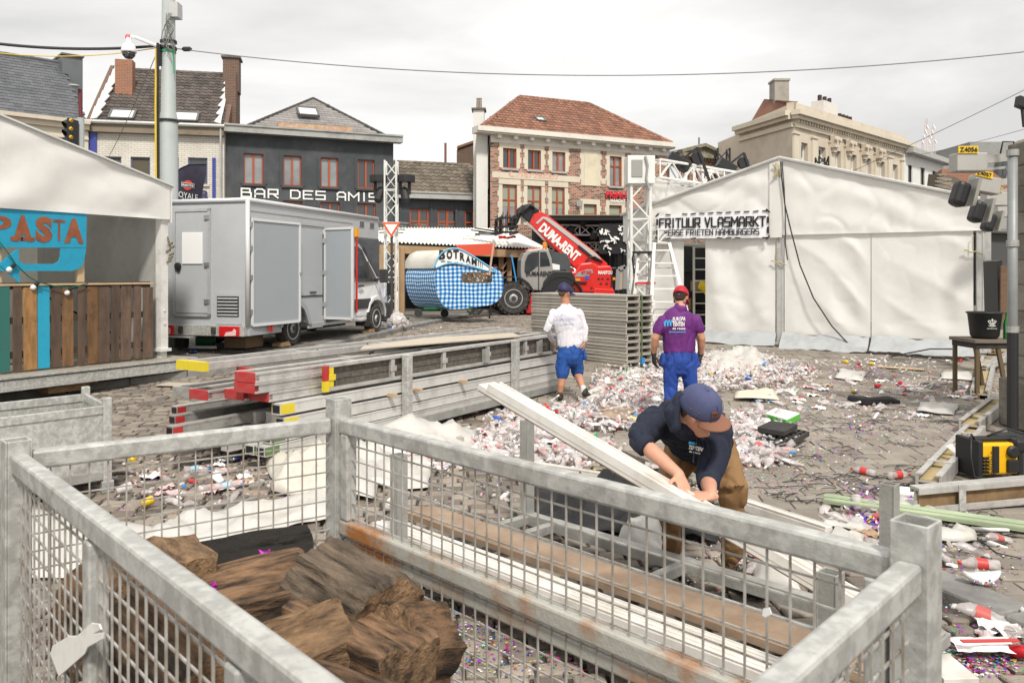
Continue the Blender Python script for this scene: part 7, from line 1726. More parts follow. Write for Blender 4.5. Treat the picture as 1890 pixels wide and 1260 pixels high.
LAMPS=((1768,293,9.6,.30,'Z4056','nearest overhead lamp arm with a yellow number plate, highest of four'),(1800,335,11.2,.26,'Z4057','second lamp arm with tilted yellow number plate under the highest one'),(1822,362,13.0,.24,'Z4055','third lamp arm with yellow number plate above the lowest one'),(1842,385,14.5,.24,'Z4058','lowest and farthest lamp arm with a yellow number plate'))
for i,(px,py,d,sz,s_,lb) in enumerate(LAMPS):
    c=W(px,py,d); t=thing('lamp_arm',lb,'lamp',c-up*.3)
    e=V((xp+.05,d,c.z+.04)) if i else V((xp,9.1,c.z+.05))
    q=MB(); q.bar(c+V((.28,0,-.02)),V((max(e.x,c.x+.8),d,c.z+.04)),.08,.09); q.bar(c+V((.2,0,-.14)),V((max(e.x,c.x+.8),d,c.z-.08)),.03,.03); q.build('arm',M('arm_grey',(.40,.39,.36),.6,dirt=.3),t)
    q=MB(); sl_=.18 if i==1 else 0; q.obox(c+V((.12,0,-.05)),V((.18,0,-.18*sl_)),V((0,.10,0)),V((.10*sl_,0,.11))); hb=q.build('ballast_box',M('arm_grey',(0,0,0)),t,bevel=.015)
    q=MB(); q.obox(c+V((.0+.06,-.11,.09)),V((.115,0,-.115*sl_*1.3)),V((0,.004,0)),V((.035*sl_,0,.042))); q.build('number_plate',lab,hb)
    text(s_,c+V((-.045,-.118,.065+(.025 if sl_ else 0))),V((1,0,-sl_*1.3)),up,.052,blackp,hb,width=.21,off=.03)
    if i<3:
        q=MB(); q.obox(c+V((.02,.0,-.42)),V((.075,0,-.03)),V((0,.10,0)),V((.045,0,.14))); q.build('lamp_hood',blackp,t,bevel=.05)
        q=MB(); q.obox(c+V((.17,-.0,-.40)),V((.02,0,0)),V((0,.11,0)),V((.04,0,.16))); q.build('lamp_glass',M('dull_reflector',(.3,.29,.26),.3),t)
    q=MB(); q.tube([c+V((.5,0,.06)),c+V((.53,0,.2)),c+V((.66,0,.2)),c+V((.66,0,.03))],.01,n=5); q.build('loop_wire',blackp,t,smooth=True)
cm=thing('wall_camera','small dark camera on top of the stone pillar edge','camera',W(1884,215,9.2)-up*.15)
q=MB(); q.obox(W(1885,190,9.2),V((.05,0,-.02)),V((0,.05,0)),V((.01,0,.06))); q.tube([W(1886,195,9.2),W(1890,235,9.2)],.02,n=6); q.build('body',blackp,cm,bevel=.01)
# table with bucket and bottle
tbd=11.6; tz=CH-(640-HY)/F*tbd+.10; xa,xb=(1800-CX)/F*tbd,(1872-CX)/F*tbd
tb=thing('side_table','small wooden table between the big tent and the stone pillar','table',V(((xa+xb)/2,tbd+.3,gz(7,tbd))))
q=MB(); q.box(xa,xb,tbd,tbd+.7,tz-.05,tz); q.build('table_top',M('table_wood',(.17,.14,.11),.8,dirt=.5),tb,bevel=.004)
q=MB(); q.box(xa+.03,xb-.03,tbd+.03,tbd+.67,tz-.13,tz-.052); q.build('apron',under,tb)
for x in (xa+.06,xb-.06):
    for y in (tbd+.06,tbd+.64): q=MB(); q.bar((x,y,gz(7,tbd)),(x+(.15 if x>xa+.1 else 0)*-1,y,tz-.06),.05,.05,(0,1,0)); q.build('leg',M('table_leg',(.13,.09,.05),.8),tb)
q=MB(); q.lathe([(.16,0),(.19,.05),(.225,.36),(.245,.37),(.245,.39),(.215,.39),(.17,.03)],(xa+.28,tbd+.25,tz),n=28); bk=q.build('ice_bucket',blackp,smooth=True); tag(bk,'black plastic ice bucket with small white crown emblem on the side table','bucket')
q=MB(); c=V((xa+.255,tbd+.035,tz+.22)); 
def ring2(r0,k0,k1,n): return [c+V((r0*math.cos(a),0,r0*.6*math.sin(a))) for a in [k0+(k1-k0)*i/n for i in range(n+1)]]
for s in (-1,-.5,0,.5,1): q.tube([c+V((s*.02,-.01,-.01)),c+V((s*.06,-.012,.045)),c+V((s*.035,-.011,.055))],.005,n=4)
q.tube([c+V((-.05,-.01,-.02)),c+V((0,-.012,-.03)),c+V((.05,-.01,-.02))],.006,n=4); q.lathe([(.012,0),(.012,.004)],c+V((0,-.015,.065)),(0,-1,0),n=8)
for k in range(8): q.box(c.x-.07+k*.018,c.x-.058+k*.018,c.y-.012,c.y-.008,c.z-.065,c.z-.058)
q.build('white_emblem',lettw,bk)
bot=M('green_glass',(.01,.16,.02),.08,spec=.8,coat=.5)
q=MB(); q.lathe([(.034,0),(.036,.01),(.036,.17),(.030,.20),(.014,.25),(.013,.30),(.015,.305),(.014,.32)],(xa+.52,tbd+.12,tz),n=18); o=q.build('beer_bottle',bot,smooth=True); o.scale=(1.25,1.25,1.25); tag(o,'green glass beer bottle standing beside the ice bucket','bottle')
q=MB(); q.lathe([(.037,.06),(.037,.12)],(xa+.52,tbd+.12,tz),n=18,caps=False); q.build('label',M('label_green',(.03,.22,.06),.5),o)
q=MB(); q.lathe([(.10,0),(.13,.26),(.14,.265),(.14,.28),(.12,.28)],G(1766,655),n=20); o=q.build('white_tub',whitep,smooth=True); tag(o,'white plastic tub with blue label standing by the tent skirt','tub')
q=MB(); p=G(1766,655); q.box(p.x-.06,p.x+.02,p.y-.135,p.y-.122,p.z+.10,p.z+.22); q.build('label',M('label_blue',(.08,.12,.4),.5),o)
q=MB(); 
for k in range(9): p=G(1800+rnd.uniform(-14,50),652+rnd.uniform(-6,6)); q.obox(p+up*(.04+.03*k*.5),V((.28*rnd.uniform(.5,1),rnd.uniform(-.1,.1),rnd.uniform(-.05,.05))),V((0,.08,0)),V((0,0,.012)),rnd.random())
tag(q.build('broken_boards',wood),'heap of broken brown boards under the side table','boards')
# container and board glimpsed behind pillar
q=MB(); q.prism([W(1822,395,17),W(1900,398,17),W(1900,432,17),W(1825,428,17)],V((0,3,0))); tag(q.build('grey_bulk',M('dull_grey_tarp',(.30,.30,.29),.7,dirt=.4),bevel=.08),'dull grey covered cart seen between the tent and the pillar','cart')
q=MB(); q.prism([W(1822,505+60,17.2),W(1900,570,17.2),W(1900,430,17.2),W(1822,430,17.2)],V((0,2,0))); tag(q.build('dark_curtain',M('dark_tarp',(.07,.07,.07),.8)),'dark sheeting hanging below the grey cart behind the tent','sheeting')
q=MB(); q.prism([W(1847,592,13.4),W(1868,592,13.4),W(1868,492,13.4),W(1848,490,13.4)],V((0,.03,0))); tag(q.build('brown_board',M('red_brown_board',(.17,.10,.06),.7,c2=(.12,.07,.04),ns=3,stretch=(3,3,9))),'tall reddish brown board standing behind the side table','board')
q=MB(); q.prism([W(1843,592,13.6),W(1850,592,13.6),W(1850,480,13.6),W(1840,482,13.6)],V((0,.4,0))); tag(q.build('black_bag',M('black_bag',(.02,.02,.02),.4)),'black plastic sack hanging beside the brown board','sack')
# ================= PEOPLE =================
def limb(mb,pts,side=None,n=14,caps=True):
    """rounded, tapering limb: pts = (centre, radius across, radius fore-aft)"""
    P=[V(p[0]) for p in pts]; m=len(P)
    ra=[p[1] for p in pts]; rb=[p[2] if len(p)>2 else p[1] for p in pts]
    if caps:
        d0=(P[0]-P[1]).normalized(); d1=(P[-1]-P[-2]).normalized(); a=[];b=[]
        for t in (.92,.62): a.append((P[0]+d0*min(ra[0],rb[0])*t,ra[0]*math.sqrt(1-t*t),rb[0]*math.sqrt(1-t*t)))
        for t in (.62,.92): b.append((P[-1]+d1*min(ra[-1],rb[-1])*t,ra[-1]*math.sqrt(1-t*t),rb[-1]*math.sqrt(1-t*t)))
        P=[q[0] for q in a]+P+[q[0] for q in b]; ra=[q[1] for q in a]+ra+[q[1] for q in b]; rb=[q[2] for q in a]+rb+[q[2] for q in b]; m=len(P)
    s=V(side) if side is not None else None; rs=[]; last=None
    for i in range(m):
        t=(P[min(i+1,m-1)]-P[max(i-1,0)]).normalized()
        u=(s if s is not None else (last or t.orthogonal())); u=u-t*u.dot(t)
        if u.length<1e-4: u=t.orthogonal()
        u.normalize(); last=u; v=t.cross(u)
        rs.append([P[i]+u*math.cos(2*PI*k/n)*ra[i]+v*math.sin(2*PI*k/n)*rb[i] for k in range(n)])
    mb.rings(rs)
def meld(mb,name,mat,parent,voxel,smooth=4,wr=0,wf=9,wdir=None,cut=None,seed=0):
    """fuse overlapping volumes into one continuous surface"""
    me=bpy.data.meshes.new('t'); me.from_pydata(mb.v,[],mb.f); ob=bpy.data.objects.new('t',me); col.objects.link(ob)
    r=ob.modifiers.new('r','REMESH'); r.mode='VOXEL'; r.voxel_size=voxel; r.use_smooth_shade=True
    sm=ob.modifiers.new('s','SMOOTH'); sm.iterations=smooth; sm.factor=.5
    m2=bpy.data.meshes.new_from_object(ob.evaluated_get(bpy.context.evaluated_depsgraph_get())); bpy.data.objects.remove(ob)
    nv=len(m2.vertices); co_=np.empty(nv*3); m2.vertices.foreach_get('co',co_); co_=co_.reshape(-1,3)
    if wr:
        nn=np.empty(nv*3); m2.vertices.foreach_get('normal',nn); nn=nn.reshape(-1,3)
        for i in range(nv):
            p=V(co_[i]); q=p*wf+V((seed,0,0)); q.z*=.55
            a=noise.noise(q); b_=1-min(1,abs(noise.noise(q*1.3+V((9,1,4))))*4); co_[i]+=nn[i]*(a*wr*.7-b_*wr*.9)
    Mi=np.array(mat_of(parent).inverted()); co_=co_@Mi[:3,:3].T+Mi[:3,3]
    m2.vertices.foreach_set('co',co_.ravel()); m2.update()
    m2.name=name; m2.materials.clear(); m2.materials.append(mat)
    m2.polygons.foreach_set('use_smooth',[True]*len(m2.polygons))
    o=bpy.data.objects.new(name,m2); col.objects.link(o); o.parent=parent; return o
skin=M('skin',(.47,.235,.14),.5,c2=(.52,.25,.155),ns=14,spec=.35,dirt=.25,dc=(.33,.13,.085),ds=6,bump=.06,bs=120)
skin2=M('skin_fair',(.56,.31,.21),.5,c2=(.60,.30,.205),ns=14,spec=.35,dirt=.25,dc=(.42,.18,.12),ds=6,bump=.06,bs=120)
def hand(mb,wr_,pd,pn,curl,sz=1.0,thumb=1,spread=.1):
    """palm and five jointed fingers; pd = pointing direction, pn = palm normal (fingers curl towards it)"""
    pd=V(pd).normalized(); pn=V(pn); pn=(pn-pd*pn.dot(pd)).normalized(); sd=pd.cross(pn)*thumb   # thumb side
    limb(mb,[(wr_-pd*.02*sz,.027*sz,.019*sz),(wr_+pd*.03*sz,.036*sz,.016*sz),(wr_+pd*.075*sz,.040*sz,.014*sz)],side=sd,n=12)
    for k,(o,L_,r_) in enumerate(((.030,.070,.0085),(.010,.080,.0090),(-.011,.074,.0085),(-.030,.058,.0075))):
        p=wr_+pd*.080*sz+sd*o*sz; d=(pd+sd*o*spread*8).normalized(); pts=[(p-pd*.02*sz,r_*1.15*sz)]; c=curl[k] if hasattr(curl,'__len__') else curl
        a=0
        for j,f_ in enumerate((.45,.31,.24)):
            a+=c*(.7,1.0,.7)[j]; q=d*math.cos(a)+pn*math.sin(a); pts.append((p,r_*(1.05-.08*j)*sz)); p=p+q*L_*f_*sz
        pts.append((p,r_*.78*sz)); limb(mb,pts,n=8)
    p=wr_+pd*.02*sz+sd*.030*sz; pts=[(p-sd*.01,.014*sz)]
    for j,(f_,a) in enumerate(((.038,.75),(.032,.55),(.026,.35))):
        q=(pd*math.cos(a)+sd*math.sin(a)+pn*.35).normalized(); p=p+q*f_*sz; pts.append((p,(.0125-.0015*j)*sz))
    limb(mb,pts,n=8)
def head(mb,c,fw,upv,s=1.0):
    """c = skull centre, fw = facing, upv = up"""
    fw=V(fw).normalized(); upv=V(upv); upv=(upv-fw*upv.dot(fw)).normalized(); rt=fw.cross(upv)
    q=lambda f,u,r_: c+(fw*f+upv*u+rt*r_)*s
    limb(mb,[(q(-.012,.078,0),.042*s,.052*s),(q(-.01,.055,0),.070*s,.088*s),(q(-.005,.01,0),.078*s,.098*s),(q(.005,-.03,0),.072*s,.088*s),(q(.022,-.07,0),.058*s,.066*s),(q(.045,-.105,0),.040*s,.042*s)],side=rt,n=18)
    limb(mb,[(q(.075,-.03,-.03),.018*s),(q(.083,-.02,0),.022*s),(q(.075,-.03,.03),.018*s)],n=8)          # cheek/brow mass
    limb(mb,[(q(.083,.022,-.035),.012*s),(q(.093,.026,0),.012*s),(q(.083,.022,.035),.012*s)],n=8)
    limb(mb,[(q(.092,.018,0),.009*s,.009*s),(q(.106,-.008,0),.010*s),(q(.117,-.026,0),.0125*s),(q(.098,-.034,0),.014*s)],n=10)   # nose
    for e in (-1,1):
        limb(mb,[(q(.098,-.032,e*.010),.008*s),(q(.092,-.034,e*.014),.007*s)],n=8)
        limb(mb,[(q(-.005,.022,e*.083),.006*s,.018*s),(q(-.003,.0,e*.087),.007*s,.020*s),(q(.004,-.028,e*.081),.006*s,.011*s)],side=rt,n=10)   # ear
    limb(mb,[(q(.085,-.062,-.022),.007*s),(q(.097,-.060,0),.009*s),(q(.085,-.062,.022),.007*s)],n=8)      # lips
    limb(mb,[(q(.083,-.074,-.018),.008*s),(q(.093,-.074,0),.009*s),(q(.083,-.074,.018),.008*s)],n=8)
    limb(mb,[(q(.070,-.105,-.014),.018*s),(q(.078,-.108,0),.020*s),(q(.070,-.105,.014),.018*s)],n=8)
    return q,fw,upv,rt
def cap(parent,q,fw,upv,rt,s,matc,matb,five=False,back=False,brimL=.075,tilt=-.012):
    """crown from half an ellipsoid sitting on the skull with a curved brim; back=True leaves the strap opening"""
    n=26; rs=[]
    for a in range(0,10):
        t=a/9*PI/2*.98; k=math.cos(t) if not five else max(.02,math.cos(t))**.72; h=math.sin(t)
        rs.append([q(-.006+math.cos(2*PI*i/n)*.110*k, .028+h*.108+(tilt*math.cos(2*PI*i/n)), math.sin(2*PI*i/n)*.093*k) for i in range(n)])
    mb=MB(); mb.rings([[q(-.006+math.cos(2*PI*i/n)*.107, .010+tilt*math.cos(2*PI*i/n), math.sin(2*PI*i/n)*.090) for i in range(n)]]+rs,caps=False)
    o=mb.build('cap',matc,parent,smooth=True)
    so_=o.modifiers.new('thick','SOLIDIFY'); so_.thickness=.004
    mb=MB()
    def fn(u,v):
        a=(u-.5)*PI*.80; r0=.104; r1=.108+brimL*math.cos((u-.5)*PI*.92); r_=r0+(r1-r0)*v
        return q(-.004+math.cos(a)*r_, .022-.020*v-.03*(abs(math.sin(a))**2)*1.0*v+tilt, math.sin(a)*r_*.84)
    mb.grid(fn,22,8); b=mb.build('brim',matb,o,smooth=True); so_=b.modifiers.new('thick','SOLIDIFY'); so_.thickness=.005
    mb=MB(); mb.lathe([(.008,0),(.009,.006),(.004,.010)],q(-.006,.134,0),upv,n=10); mb.build('button',matc,o)
    return o
def shoe(mb,heel,toe,upv=(0,0,1),s=1.0,h=.085):
    heel=V(heel);toe=V(toe); d=(toe-heel).normalized(); u=V(upv).normalized(); u=(u-d*u.dot(d)).normalized(); sd=d.cross(u); L_=(toe-heel).length
    P=lambda t,z: heel+d*L_*t+u*z
    limb(mb,[(P(.04,.042),.034*s,.040*s),(P(.25,.052),.038*s,.050*s),(P(.5,.043),.042*s,.040*s),(P(.75,.034),.048*s,.031*s),(P(.94,.028),.042*s,.025*s)],side=sd,n=14)
    limb(mb,[(P(.14,.05),.042*s,.046*s),(P(.13,h),.044*s,.050*s)],side=sd,n=14)
def sole(parent,heel,toe,mat,upv=(0,0,1),name='sole'):
    heel=V(heel);toe=V(toe); d=(toe-heel).normalized(); u=V(upv).normalized(); u=(u-d*u.dot(d)).normalized(); sd=d.cross(u); L_=(toe-heel).length
    n=20; P=[]
    for i in range(n):
        a=2*PI*i/n; x=.5+.54*math.cos(a); w_=.046*(1+.12*math.cos(a)); P.append(heel+d*L_*x+sd*math.sin(a)*w_)
    mb=MB(); mb.prism(P,u*.022); return mb.build(name,mat,parent,bevel=.004)
hairm=M('dark_brown_hair',(.03,.02,.014),.7,bump=.8,bs=120)
# ---- man in the white shirt, walking away ----
D1=11.6; S1=F/D1
def A1(px,py,dy=0): return V(((px-CX)/S1,D1+dy,CH-(py-HY)/S1))
man=thing('person','man walking away in white long-sleeved shirt, blue shorts and navy cap','person',V((.82,D1,.02)))
wsh=M('white_shirt',(.72,.71,.74),.75,c2=(.64,.63,.67),ns=3,bump=.15,bs=30); blues=M('blue_workwear',(.012,.065,.27),.75,c2=(.02,.09,.34),ns=5,bump=.2,bs=40,dirt=.2,dc=(.01,.03,.12),ds=6)
navy=M('navy_cap',(.022,.02,.075),.6)
hc=A1(1043,540); fw=V((.80,.55,-.08)); upv=V((0,0,1))
b=MB(); q,fw,upv,rt=head(b,hc,fw,upv,.98)
nk=A1(1044,557); limb(b,[(hc+V((-.01,.0,-.05)),.058,.062),(nk,.058,.062),(nk+V((.0,0,-.08)),.075,.07)],side=(1,0,0))
limb(b,[(A1(1045,578),.13,.07),(A1(1047,600),.14,.10),(A1(1050,630),.135,.10),(A1(1052,650),.15,.11)],side=(1,0,0))
SL=A1(1023,579);EL=A1(1010,607,-.02);WL_=A1(1020,630,-.0)+V((0,.22,0)); SR=A1(1068,579);ER=A1(1079,607);WR=A1(1079,631,-.02)
limb(b,[(SL,.045),(EL,.040),(WL_,.028)]); limb(b,[(SR,.045),(ER,.040),(WR,.029)])
hand(b,WR,(-.15,.0,-1),(-.9,.25,0),.45,thumb=-1); hand(b,WL_,(.2,.4,-.8),(1,0,0),.5)
HL=A1(1041,655);HR=A1(1063,655,.02); KL=A1(1038,692,-.03);KR=A1(1067,690,.12); AL=A1(1032.5,731,-.05);AR=A1(1074,716,-.22)
limb(b,[(HL,.085,.09),(KL,.058,.062),((KL*.55+AL*.45)+V((.0,-.018,0)),.052,.058),(AL,.034,.038)],side=(1,0,0)); limb(b,[(HR,.085,.09),(KR,.058,.062),((KR*.55+AR*.45)+V((.0,-.018,0)),.052,.058),(AR,.034,.038)],side=(1,0,0))
meld(b,'body',skin,man,.0065,3)
c=MB(); sh=1.0
limb(c,[(A1(1044,561),.066,.066),(A1(1044,565),.10,.085),(A1(1045,571),.165,.108),(A1(1045,581),.205,.125),(A1(1047,600),.195,.128),(A1(1050,622),.180,.125),(A1(1052,636),.185,.13)],side=(1,-.1,0))
limb(c,[(SL,.076,.085),(SL*.5+EL*.5,.064),(EL,.056),(WL_,.038)]); limb(c,[(SR,.076,.085),(SR*.5+ER*.5,.064),(ER,.058),(WR+V((0,0,.03)),.042)])
shirt=meld(c,'shirt',wsh,man,.009,9,wr=.009,wf=8,seed=3)
ul=V((1,-.12,0)).normalized(); lp_=M('shirt_print_blue',(.16,.20,.42),.7)
pc=A1(1020,596,-.152)
text('EUROPA TENTEN',pc+V((0,-.012,.035)),(1,-.03,.04),(0,0,1),.030,lp_,shirt,width=.30,off=.0,depth=.004)
text('www.europatenten.be',pc+V((.02,-.010,-.03)),(1,-.03,.04),(0,0,1),.026,lp_,shirt,width=.27,off=.0,depth=.004)
mb=MB(); a0=A1(1037,578,-.150)
for s in (-1,1):
    mb.tube([a0+V((0,-.012,.0)),a0+V((s*.03,-.014,-.03)),a0+V((s*.075,-.014,-.055)),a0+V((s*.13,-.008,-.07))],.0022,n=4); mb.tube([a0+V((0,-.012,.0)),a0+V((s*.025,-.014,-.05)),a0+V((s*.04,-.014,-.07))],.002,n=4)
mb.build('shirt_emblem',lp_,shirt)
c=MB(); limb(c,[(A1(1052,634),.165,.12),(A1(1052,650),.178,.135),(A1(1052,661),.165,.13)],side=(1,0,0))
limb(c,[(HL,.105,.11),(HL*.5+KL*.5,.098,.10),(KL+V((0,0,.02)),.094,.096)],side=(1,0,0)); limb(c,[(HR,.105,.11),(HR*.5+KR*.5,.098,.10),(KR+V((0,0,.02)),.094,.096)],side=(1,0,0))
limb(c,[(A1(1077,645,0),.03,.06),(A1(1079,660,0),.035,.06)],side=(1,0,0)); limb(c,[(A1(1030,665,0),.03,.06),(A1(1028,680,0),.03,.055)],side=(1,0,0))
meld(c,'shorts',blues,man,.009,2,wr=.012,wf=9,seed=8)
sockm=M('white_sock',(.65,.64,.63),.9); shm=M('dark_leather_shoe',(.035,.025,.018),.6,dirt=.4,dc=(.10,.08,.05),ds=9)
for k,(a,tz,tt_) in enumerate(((AL,A1(1032,742,0),V((.02,.20,.0))),(AR,A1(1072,723,-.2),V((.06,.13,.10))))):
    c=MB(); limb(c,[(a+V((0,0,.035)),.042,.045),(a+V((0,0,-.02)),.042,.045)],side=(1,0,0)); meld(c,'sock',sockm,man,.008,2)
    heel=a+V((0,-.05,-.075)); toe=heel+tt_.normalized()*.25 if k==0 else heel+V((.10,.17,-.06))
    if k==0: toe.z=heel.z=.055
    c=MB(); shoe(c,heel,toe,s=1.0); s_=meld(c,'shoe',shm,man,.007,2); sole(s_,heel-V((0,0,.0)),toe,blackp)
cp_=cap(man,q,fw,upv,rt,1,navy,navy)
c=MB(); limb(c,[(q(-.055,-.02,0),.066,.045),(q(-.045,.02,0),.076,.058)],side=rt); meld(c,'hair',M('cropped_hair',(.10,.06,.04),.8,bump=.4,bs=150),man,.007,1)
# ---- man in the purple polo, seen from behind, looking down ----
D2=9.7; S2=F/D2
def A2(px,py,dy=0): return V(((px-CX)/S2,D2+dy,CH-(py-HY)/S2))
man=thing('person','man standing with his back turned in purple polo, red cap and black gloves','person',V((2.0,D2,.10)))
pur=M('purple_polo',(.10,.012,.13),.7,c2=(.13,.02,.165),ns=4,bump=.12,bs=60); redc_=M('red_cap',(.42,.012,.025),.6)
hc=A2(1258,549,.05); b=MB(); q,fw,upv,rt=head(b,hc,(.35,.80,-.50),(.15,.35,.9),.98)
limb(b,[(hc+V((-.01,-.0,-.04)),.062,.066),(A2(1256,566,-.02),.066,.068),(A2(1254,578),.085,.08)],side=(1,0,0))
limb(b,[(A2(1252,596),.14,.09),(A2(1253,625),.15,.11),(A2(1255,655),.155,.12)],side=(1,0,0))
SL=A2(1224,592);EL=A2(1209,624,-.03);WL_=A2(1208,653,.05);SR=A2(1283,591);ER=A2(1294,624,-.03);WR=A2(1295,655,.06)
limb(b,[(SL,.060),(SL*.4+EL*.6,.052),(EL,.045),(EL*.6+WL_*.4,.046),(WL_,.030)]); limb(b,[(SR,.060),(SR*.4+ER*.6,.052),(ER,.045),(ER*.6+WR*.4,.046),(WR,.030)])
meld(b,'body',skin,man,.0065,3)
for wv,th_,dx in ((WL_,1,.0),(WR,-1,.02)):
    g_=MB(); limb(g_,[(wv+V((0,0,.035)),.036,.038),(wv-V((0,0,.01)),.034,.036)]); hand(g_,wv-V((0,0,.01)),(.04*th_,.12,-1),(0.9*th_,.35,0),.42,sz=1.16,thumb=th_); meld(g_,'glove',M('black_glove',(.025,.024,.023),.8,dirt=.4,dc=(.09,.08,.07),ds=14),man,.006,1)
c=MB(); limb(c,[(A2(1255,565,.0),.066,.068),(A2(1254,570),.105,.09),(A2(1253,577),.170,.112),(A2(1253,587),.210,.128),(A2(1252,600),.215,.138),(A2(1253,625),.205,.138),(A2(1254,647),.195,.135)],side=(1,0,0))
limb(c,[(SL,.076,.086),(SL*.45+EL*.55+V((-.003,0,0)),.073,.080)]); limb(c,[(SR,.076,.086),(SR*.45+ER*.55+V((.003,0,0)),.073,.080)])
polo=meld(c,'polo_shirt',pur,man,.009,9,wr=.010,wf=7,seed=13)
c=MB(); limb(c,[(A2(1256,565,-.005),.074,.072),(A2(1255,571,-.02),.088,.084)],side=(1,0,0)); meld(c,'collar',pur,man,.008,1)
py_=-.168; cy_=M('print_cyan',(.03,.40,.72),.6)
text('EUROPA',A2(1236,591,py_),(1,0,0.05),(0,0,1),.045,lettw,polo,width=.15,off=.025,shear=.2); text('TENTEN',A2(1236,600,py_),(1,0,0),(0,0,1),.050,lettw,polo,width=.14,off=.03)
text('de reese',A2(1236,606,py_-.002),(1,0,0),(0,0,1),.026,lettw,polo,width=.15,off=.02); text('www.europatenten.be',A2(1229,611.5,py_-.004),(1,0,0),(0,0,1),.018,cy_,polo,width=.20,off=.02)
mb=MB()
for k in range(3):
    p=A2(1221+k*5.2,600,py_-.002); mb.prism([p,p+V((.016,0,0)),p+V((.016,0,.055)),p+V((0,0,.055))],(0,-.003,0)); mb.prism([p+V((-.008,0,.04)),p+V((.024,0,.075)),p+V((.034,0,.075)),p+V((.034,0,.062)),p+V((.0,0,.03))],(0,-.0035,0))
mb.build('shirt_emblem',cy_,polo)
HL=A2(1240,668);HR=A2(1270,668); KL=A2(1238,712,.02);KR=A2(1275,712,.02); AL=A2(1237,765,.0);AR=A2(1279,763,.03)
c=MB(); limb(c,[(A2(1255,645),.175,.13),(A2(1255,662),.19,.145),(A2(1255,675),.18,.14)],side=(1,0,0))
limb(c,[(HL,.105,.125),(KL,.088,.09),(AL,.080,.085)],side=(1,0,0)); limb(c,[(HR,.105,.125),(KR,.088,.09),(AR,.080,.085)],side=(1,0,0)); limb(c,[(A2(1225,655,.03),.03,.06),(A2(1222,672,.03),.035,.07)],side=(1,0,0)); limb(c,[(A2(1285,655,.03),.03,.06),(A2(1288,674,.03),.035,.07)],side=(1,0,0))
tr=meld(c,'trousers',M('blue_trousers',(.012,.045,.24),.75,c2=(.02,.065,.32),ns=5,bump=.2,bs=40),man,.009,2,wr=.012,wf=8,seed=18)
mb=MB(); 
for x in (1232,1255,1276): mb.obox(A2(x,652,-.135),V((.009,0,0)),V((0,.008,0)),V((0,0,.03)))
mb.build('belt_loop',M('blue_trousers',(0,0,0)),tr)
for a in (AL,AR):
    h_=V((a.x,a.y-.05,.075)); t_=h_+V((.02,.25,0)); c=MB(); shoe(c,h_,t_); s_=meld(c,'shoe',shm,man,.007,2); sole(s_,h_-V((0,0,.005)),t_-V((0,0,.005)),blackp)
cap(man,q,fw,upv,rt,1,redc_,redc_)
c=MB(); limb(c,[(q(-.058,-.045,0),.060,.034),(q(-.050,.0,0),.076,.055),(q(-.04,.03,0),.080,.06)],side=rt); meld(c,'hair',hairm,man,.007,1)
# ---- crouching worker in the navy hoodie ----
man=thing('person','young worker crouching over a white profile in navy hoodie, brown trousers and blue cap','person',V((1.17,4.85,.01)))
hood=M('navy_hoodie',(.010,.014,.028),.85,c2=(.016,.021,.040),ns=5,bump=.2,bs=90); brn=M('brown_trousers',(.215,.118,.047),.8,c2=(.27,.155,.068),ns=5,bump=.2,bs=60,dirt=.35,dc=(.11,.065,.03),ds=5)
hc=W(1291,758,4.22); b=MB()
fwv=V((.82,-.36,-.41)); upw=V((.20,-.50,.84)); q,fw,upv,rt=head(b,hc,fwv,upw,1.0)
SL=W(1203,775,4.60);SR=W(1333,800,4.48); SC=(SL+SR)/2+V((0,.02,.03)); PV=V((1.17,5.03,.80))
limb(b,[(hc-upv*.03-fw*.02,.060,.064),(hc-upv*.10-fw*.07,.060,.062),(SC+V((.03,-.02,.03)),.075,.075)])
side_=V((1,0,-.1))
limb(b,[(SC,.16,.10),(SC.lerp(PV,.5)+V((0,0,.03)),.145,.10),(PV,.15,.115)],side=side_)
HP=A+(E_-A)*((.83-A.x)/(E_.x-A.x))
EL=W(1180,812,4.36);WL_=HP-hs*.075+hu*.085-hd*.055;ER=W(1306,884,4.36);WR=HP+hd*.13-hs*.10+hu*.06
limb(b,[(SL,.055),(EL,.044),(EL.lerp(WL_,.35),.043),(WL_,.029)]); limb(b,[(SR,.055),(ER,.046),(ER.lerp(WR,.35),.043),(WR,.030)])
hand(b,WL_,hd*.75+hs*.55-hu*.30,-hu,(.40,.45,.5,.6),thumb=-1,sz=1.02)
hand(b,WR,-hd*.45+hs*.75-hu*.12,-hu,(.5,.55,.6,.6),thumb=-1,sz=1.02)
HL=V((1.06,5.02,.77));HR=V((1.27,4.99,.76)); KL=W(1232,905,4.88);KR=W(1352,900,4.55); AL=W(1240,1020,5.12);AR=W(1352,1040,4.78)
limb(b,[(HL,.08),(KL,.055),(AL,.036)]); limb(b,[(HR,.08),(KR,.055),(AR,.036)])
meld(b,'body',skin2,man,.0055,3)
c=MB()
for e in (-1,1): pass
CC=SC.lerp(PV,.5)+V((-.02,-.0,.05))
limb(c,[(SC+V((.03,-.06,.05)),.11,.09),(SC+V((.0,.0,.0)),.215,.135),(CC,.215,.150),(PV+V((-.02,-.10,.03)),.195,.15)],side=side_,n=20)
limb(c,[(SL+V((.03,.0,0)),.100),(SL.lerp(EL,.55),.082),(EL+V((0,0,.01)),.070),(EL.lerp(WL_,.12),.062)]); limb(c,[(SR+V((-.03,0,0)),.100),(SR.lerp(ER,.5),.084),(ER,.072),(ER.lerp(WR,.15),.064)])
